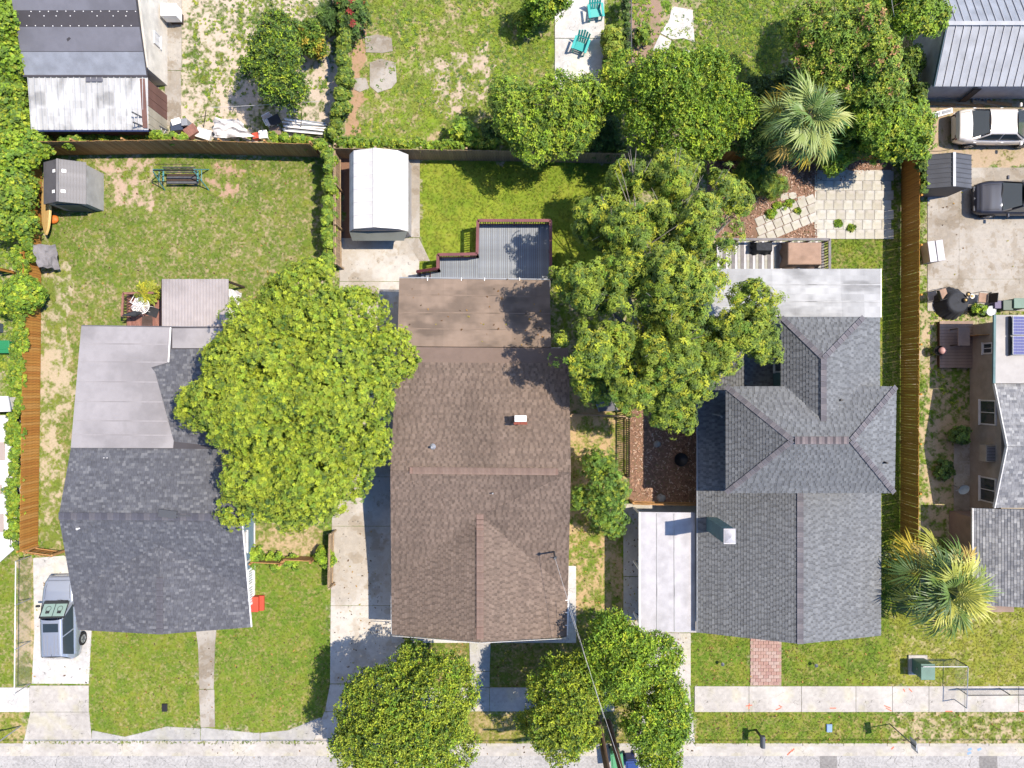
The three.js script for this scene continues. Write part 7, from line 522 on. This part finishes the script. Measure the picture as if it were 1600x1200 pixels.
tree('round_tree', 'bright green tree against the metal building at the top edge', [lobe(1400, 14, 40, 5, 1.6), lobe(1428, 36, 24, 4.4, 1.1), lobe(1385, -25, 40, 5, 1.5), lobe(1360, 8, 26, 4.6, 1)], { n: 8000, fan: FAN.small, pal: GREEN.bright, clump: 0.28, per: 12, seed: 9, foot: [1400, 20], inner: 0.1, sub: [20, 0.6, 1.0, 36, 0.4], size: 0.85 });
tree('round_tree', 'low spreading tree in the corner where the two orange fences meet', [lobe(1372, 195, 40, 3.2, 1.3), lobe(1408, 212, 36, 3.0, 1.2), lobe(1340, 180, 30, 3.2, 1.1), lobe(1380, 228, 28, 2.8, 1.0), lobe(1420, 190, 22, 2.8, 0.9)], { n: 13000, fan: FAN.small, pal: GREEN.bright, clump: 0.26, per: 12, seed: 10, foot: [1382, 205], inner: 0.12, sub: [30, 0.5, 0.95, 37, 0.4], size: 0.85 });
tree('small_tree', 'small dark-leaved tree left of the fan palm by the fence', [lobe(1182, 222, 30, 3, 1.1), lobe(1200, 246, 20, 2.6, 0.9), lobe(1170, 200, 18, 2.6, 0.8)], { n: 2200, fan: FAN.small, pal: GREEN.dark, clump: 0.3, per: 18, seed: 11, foot: [1185, 225], inner: 0.15, trunk: 0.12 });
tree('orange_tree', 'round yellow-dotted tree in the sandy yard', [lobe(432, 80, 34, 2.8, 1.2), lobe(440, 118, 42, 3.0, 1.3), lobe(412, 108, 34, 2.8, 1.2), lobe(436, 48, 20, 2.2, 0.8), lobe(455, 142, 24, 2.4, 0.9)], { n: 9500, fan: FAN.upright, pal: [...GREEN.mid, ...GREEN.dark, ...GREEN.bright], clump: 0.26, per: 8, seed: 12, foot: [432, 105], inner: 0.12, trunk: 0.14, sub: [24, 0.45, 0.8, 38, 0.35], size: 0.6 });
tree('small_tree', 'fine-leaved dark green small tree beside the brown roof', [lobe(940, 756, 34, 2.4, 0.9), lobe(924, 786, 26, 2.2, 0.8), lobe(958, 782, 24, 2.2, 0.8), lobe(960, 815, 16, 1.8, 0.6), lobe(935, 726, 20, 2.0, 0.7), lobe(938, 810, 18, 1.9, 0.6)], { n: 4400, gap: 0.36, gapF: 1.3, fray: 0.35, fan: FAN.tiny, pal: [...GREEN.mid, [128, 172, 66], [110, 152, 58]], clump: 0.34, per: 12, seed: 13, foot: [926, 775], inner: 0.2, sub: [22, 0.35, 0.65, 39, 0.35], size: 0.9, trunk: 0.08, limbs: 6 });
palm('fan palm leaning over the paver patio, by the flowering tree', [1268, 175], [1258, 188], 4.9, 38, 41, 1.0, palmGreen); palm('fan palm with yellowing fronds in front of the grey house corner', [1440, 880], [1474, 918], 3.6, 42, 42, 1.2);
bush('shrub', 'round bright shrub against the back fence above the metal shed', [lobe(722, 206, 18, 1.1, 0.7), lobe(736, 216, 12, 1.3, 0.6)], { n: 900, fan: FAN.vine, pal: GREEN.bright, clump: 0.22, per: 12, seed: 51 });
bush('shrub', 'small yellow-dotted shrub above the round tree in the sandy yard', [lobe(482, 58, 22, 1.4, 0.8), lobe(492, 72, 14, 1.2, 0.6)], { n: 1200, fan: FAN.upright, pal: [...GREEN.mid, [206, 186, 62]], clump: 0.26, per: 12, seed: 52, size: 0.8 });
bush('red_flower_bush', 'dark bush with red flower heads at the hedge top', [lobe(552, 18, 20, 1.4, 0.8), lobe(560, 36, 14, 1.2, 0.6), lobe(545, 48, 14, 1.2, 0.6), lobe(540, 0, 18, 1.4, 0.8)], { n: 1500, fan: FAN.tiny, pal: [...GREEN.dark, [196, 70, 60]], clump: 0.24, per: 10, seed: 53, size: 1.2 });
bush('shrub', 'spiky dark shrub left of the hedge top', [lobe(514, 28, 14, 1.0, 0.6)], { n: 420, fan: FAN.fine, pal: GREEN.dark, clump: 0.2, per: 10, seed: 54 });
bush('shrub', 'leafy shrub at the top edge left of the white patio', [lobe(845, 8, 24, 2, 1), lobe(868, -6, 22, 2.2, 1), lobe(820, 34, 16, 0.9, 0.5)], { n: 1800, fan: FAN.small, pal: GREEN.bright, clump: 0.3, per: 16, seed: 55 });
bush('shrub', 'yellow-green shrub row along the right side of the white patio', [lobe(956, 60, 14, 0.9, 0.6), lobe(957, 85, 15, 1.0, 0.6), lobe(960, 110, 16, 0.9, 0.6), lobe(958, 130, 14, 0.8, 0.5)], { n: 2400, fan: FAN.tiny, pal: [[196, 204, 62], [164, 184, 56], [136, 164, 50]], clump: 0.22, per: 12, seed: 56 });
bush('shrub', 'low leafy weeds clump at the tree foot by the broken concrete', [lobe(1005, 55, 14, 0.4, 0.4), lobe(1062, 82, 12, 0.35, 0.3), lobe(1030, 90, 10, 0.35, 0.3)], { n: 500, fan: FAN.weed, pal: GREEN.mid, clump: 0.2, per: 10, seed: 57 });
bush('potted_plant', 'yellow-green spiky plant in the deck corner by the wire table', [[X(228, 1.1), 0.85, Z(457, 1.1), 0.3, 0.3, 0.22]], { n: 120, fan: FAN.fine, pal: [[222, 216, 60], [190, 196, 52], [150, 170, 50]], clump: 0.2, per: 10, seed: 58, size: 1.1 }, 'plant');
bush('shrub', 'yellow-leaved low shrub in front of the trunk by the brown gable', [lobe(640, 1012, 10, 0.7, 0.4), lobe(655, 1010, 8, 0.6, 0.3), lobe(632, 1030, 12, 0.6, 0.4)], { n: 340, fan: FAN.tiny, pal: [[206, 208, 60], [150, 176, 50], [110, 140, 50]], clump: 0.18, per: 10, seed: 59 });
bush('shrub', 'weedy shrub under the short driveway fence', [lobe(508, 868, 12, 0.6, 0.4), lobe(514, 880, 8, 0.5, 0.3)], { n: 340, fan: FAN.tiny, pal: GREEN.bright, clump: 0.18, per: 10, seed: 60 });
bush('shrub', 'low green plants along the brown gate fence', [lobe(398, 872, 14, 0.4, 0.3), lobe(430, 876, 14, 0.35, 0.25), lobe(455, 878, 12, 0.3, 0.25)], { n: 600, fan: FAN.tiny, pal: [[176, 204, 56], [136, 176, 50]], clump: 0.18, per: 10, seed: 61 });
bush('shrub', 'dark shrub in the shade under the tan house eave', [lobe(1500, 680, 12, 0.8, 0.5), lobe(1476, 735, 14, 0.3, 0.25)], { n: 700, fan: FAN.vine, pal: GREEN.dark, clump: 0.2, per: 10, seed: 62 });
bush('shrub', 'ragged green shrub on the mulch below the fan palm', [lobe(1192, 280, 20, 1.0, 0.6), lobe(1212, 292, 14, 0.7, 0.5), lobe(1172, 268, 18, 1.2, 0.6)], { n: 1800, fan: FAN.fine, pal: GREEN.mid, clump: 0.22, per: 8, seed: 63, size: 0.6 });
bush('shrub', 'light green shrub hiding the fence left of the fan palm', [lobe(1205, 200, 26, 1.6, 0.8), lobe(1225, 225, 22, 1.4, 0.7), lobe(1300, 250, 20, 1.3, 0.6), lobe(1318, 232, 22, 1.6, 0.7)], { n: 3600, fan: FAN.small, pal: GREEN.bright, clump: 0.24, per: 10, seed: 64, size: 0.85 });
bush('shrub', 'dark tangle of shrubs in shade between the yellow-green tree and the fan palm', [lobe(1162, 160, 24, 1.2, 0.7), lobe(1185, 140, 22, 1.0, 0.6), lobe(1205, 165, 22, 1.3, 0.7), lobe(1150, 195, 20, 1.2, 0.7), lobe(1180, 185, 20, 1.4, 0.7), lobe(1225, 130, 20, 1.0, 0.6)], { n: 5200, tint: 0.8, fan: FAN.small, pal: GREEN.dark, clump: 0.24, per: 10, seed: 66, size: 0.8 });
bush('shrub', 'tall green shrubs filling the gap below the flowering tree', [lobe(1300, 180, 24, 2.2, 0.9), lobe(1325, 205, 24, 2.2, 0.9), lobe(1395, 150, 20, 1.4, 0.7), lobe(1410, 120, 20, 1.2, 0.7), lobe(1425, 95, 18, 1.4, 0.7), lobe(1345, 225, 22, 2.0, 0.8)], { n: 5200, fan: FAN.small, pal: GREEN.mid, clump: 0.24, per: 10, seed: 67, size: 0.8 });
bush('shrub', 'dark green shrubs joining the two trees behind the weathered fence', [lobe(938, 168, 18, 1.4, 0.8), lobe(948, 205, 20, 1.6, 0.8), lobe(930, 222, 18, 1.2, 0.7), lobe(955, 228, 16, 1.2, 0.7), lobe(770, 205, 18, 1.2, 0.7)], { n: 3600, fan: FAN.small, pal: GREEN.dark, clump: 0.24, per: 10, seed: 68, size: 0.8 });
bush('shrub', 'weeds growing over the diagonal paver walkway', [lobe(1234, 316, 4, 0.1, 0.08), lobe(1214, 322, 4, 0.1, 0.08), lobe(1245, 330, 3, 0.08, 0.08), lobe(1205, 334, 6, 0.12, 0.1), lobe(1225, 322, 3, 0.08, 0.06), lobe(1330, 358, 4, 0.06, 0.06), lobe(1310, 350, 3, 0.06, 0.05)], { n: 330, fan: FAN.tiny, pal: GREEN.bright, clump: 0.16, per: 6, seed: 65 });
// fallen leaves on roofs, drives and lawns: one scatter
{ const r = rng(123), L = [], g = FAN.tiny; const sc2 = [[1005, 1075, 990, 1070, 70, 0.05], [975, 1000, 800, 985, 60, 0.05], [522, 600, 830, 1070, 60, 0.06], [620, 880, 1005, 1070, 60, 0.02], [140, 510, 990, 1140, 160, 0.03], [890, 970, 660, 980, 120, 0.03], [1090, 1380, 1010, 1068, 90, 0.03], [1090, 1590, 1115, 1160, 120, 0.03], [60, 500, 250, 500, 200, 0.03], [1450, 1600, 290, 430, 24, 0.05], [30, 140, 880, 1070, 26, 0.04], [300, 1100, 1160, 1185, 70, -0.07]]; for (const [a, b, c, d, n, y] of sc2) for (let i = 0; i < n; i++) L.push([X(rr(a, b, r)), y + 0.01, Z(rr(c, d, r))]); for (let i = 0; i < 90; i++) { const u = r(), px = rr(640, 858, r), py = 436 + 104 * u, p = P(px, py, lerp(2.77, 3.02, u)); if (px < 760 && r() < 0.6) continue; L.push([p.x, p.y + 0.035, p.z]); } const one = new THREE.PlaneGeometry(0.08, 0.045).rotateX(-Math.PI / 2), im = shad(new THREE.InstancedMesh(one, new THREE.MeshStandardMaterial({ roughness: 0.9, side: THREE.DoubleSide }), L.length)), m4 = new THREE.Matrix4(), q = new THREE.Quaternion(), e = new THREE.Euler(), pal = [C(150, 110, 60), C(190, 150, 80), C(110, 80, 50), C(170, 160, 60), C(90, 70, 50)]; L.forEach((p, i) => { e.set(rr(-0.5, 0.5, r), r() * 6.28, rr(-0.5, 0.5, r)); m4.compose(V(...p), q.setFromEuler(e), V(1, 1, 1).multiplyScalar(rr(0.6, 1.4, r))); im.setMatrixAt(i, m4); im.setColorAt(i, pal[Math.floor(r() * 5)]); }); im.name = 'fallen_leaves'; im.userData = { kind: 'stuff', label: 'dry fallen leaves on drives and lawns' }; scene.add(im); }
// thicket along the left edge
[[['dense bright thicket in the upper left corner', [[8, 40, 30, 2.6, 1.3], [14, 92, 28, 2.2, 1.1], [4, 10, 22, 2.6, 1.2]]], 71], [['leafy thicket left of the white lean-to roof', [[10, 150, 30, 1.8, 1.0], [26, 190, 24, 1.6, 0.9], [34, 215, 20, 1.5, 0.8]]], 72], [['dark green thicket where the back fence meets the left fence', [[18, 240, 34, 2.0, 1.1], [44, 225, 24, 1.8, 0.9], [10, 275, 26, 2.0, 1.0]]], 73], [['bright thicket over the orange fence beside the shed', [[20, 310, 30, 1.8, 0.9], [36, 350, 18, 1.6, 0.7], [8, 350, 22, 1.6, 0.8], [30, 290, 22, 1.8, 0.8]]], 74], [['round bush outside the left fence below the grey sheet', [[38, 460, 24, 1.6, 0.9], [20, 470, 20, 1.4, 0.8]]], 75]].forEach(([[l, L], s]) => bush('thicket', l, L.map((a) => lobe(a[0], a[1], a[2], a[3], a[4])), { n: 7000, tint: 0.9, fan: FAN.vine, pal: s % 2 ? GREEN.bright : [...GREEN.bright, ...GREEN.mid], clump: 0.26, per: 10, seed: s, size: 0.8 }));
vine('vines hanging over the left fence below the grey sheet', [[26, 395], [30, 440], [27, 520], [24, 600], [22, 640], [20, 690]], 1.5, 4600, 81, { w: 0.32, hang: 0.4 }); vine('vines on the left fence beside the white trailer', [[21, 690], [20, 740], [18, 790], [16, 850]], 1.5, 2400, 82, { w: 0.26, hang: 0.6 }); vine('vines on the grey sheet and left fence above it', [[32, 360], [40, 380], [52, 404]], 1.5, 1300, 83, { w: 0.3 });
vine('hedge-like climber covering the fence left of the metal shed', [[512, 226], [512, 300], [511, 360], [510, 420]], 1.75, 13000, 84, { w: 0.24, hang: 0.9, cat: 'hedge', name: 'hedge', pal: [[182, 204, 54], [148, 184, 46], [120, 160, 44]], v: 0.4 }); vine('tall climber hedge between sandy yard and middle yard', [[534, -10], [536, 60], [535, 130], [533, 160], [524, 180], [515, 215]], 1.6, 11000, 85, { w: 0.3, hang: 1.2, cat: 'hedge', name: 'hedge', pal: [...GREEN.mid, [164, 190, 52]], v: 0.4 }); vine('climber along the back fence top above the metal shed', [[520, 222], [600, 222], [700, 226], [780, 224]], 1.6, 3000, 86, { w: 0.2, hang: 0.4 }); vine('vine trailing over the brown fence below the junk pile', [[425, 214], [460, 218], [505, 226]], 1.75, 2200, 87, { w: 0.22, hang: 0.7 }); vine('small vine tuft over the brown fence below the ladder', [[236, 210], [262, 217], [285, 215]], 1.75, 1000, 88, { w: 0.2, hang: 0.7 }); vine('low green growth between lean-to and brown fence', [[75, 216], [150, 214], [230, 211]], 0.9, 2600, 89, { w: 0.24, hang: 0.5 }); vine('hedge along the top of the amber fence beside the sedan', [[1440, 130], [1442, 180], [1444, 235], [1446, 300]], 1.8, 3600, 90, { w: 0.22, hang: 0.9, cat: 'hedge', name: 'hedge', pal: GREEN.mid }); vine('leafy branch reaching over the small dark shed', [[1444, 236], [1470, 236], [1490, 232]], 1.9, 700, 91, { w: 0.2 }); vine('thin climber on the wire fence right of the white patio', [[979, -10], [980, 60], [981, 118]], 1.3, 1800, 92, { w: 0.12, hang: 0.9, cat: 'hedge', name: 'hedge', pal: GREEN.dark }); vine('vine over the fence ends at the left tree corner', [[66, 236], [90, 226], [120, 220]], 1.7, 900, 93, { w: 0.24 });
// broad-leaved weeds in the untidy yards: one mass
{ const r = rng(77), L = [], spots = [[985, 1240, -20, 140, 4200, 0.2], [240, 520, -20, 190, 1800, 0.42], [548, 860, -20, 220, 2000, 0.36], [-20, 62, 380, 870, 2600, 0.1], [1100, 1250, 60, 140, 1200, 0.1], [1452, 1510, 490, 640, 380, 0.4]]; for (const [a, b, c, d, n, th] of spots) for (let i = 0; i < n; i++) { const px = rr(a, b, r), py = rr(c, d, r); if (fbm(px * 0.03, py * 0.03, 3) < 0.3 + th * 0.5) continue; if (px > 865 && px < 947 && py < 145) continue; if (py < 110 && px > 1016 && px < 1088 && r() < 0.85) continue; if (px < 285 && px > 240) continue; L.push([X(px), Z(py)]); } const im = shad(new THREE.InstancedMesh(FAN.weed, LEAF, L.length)), m4 = new THREE.Matrix4(), q = new THREE.Quaternion(), pal = GREEN.bright.concat(GREEN.mid).map((c) => C(...c, 0.55)); L.forEach(([x, z], i) => { q.setFromAxisAngle(V(0, 1, 0), r() * 6.28); const s = rr(0.4, 1.1, r); m4.compose(V(x, 0.02, z), q, V(s, s, s)); im.setMatrixAt(i, m4); im.setColorAt(i, pal[Math.floor(r() * pal.length)].clone().multiplyScalar(rr(0.8, 1.2, r))); }); im.name = 'weeds'; im.userData = { kind: 'stuff', label: 'broad-leaved weeds in the untidy back yards' }; scene.add(im); }
scene.traverse((o) => { if (o.isMesh) { o.castShadow = true; o.receiveShadow = true; } });
renderer.render(scene, camera);
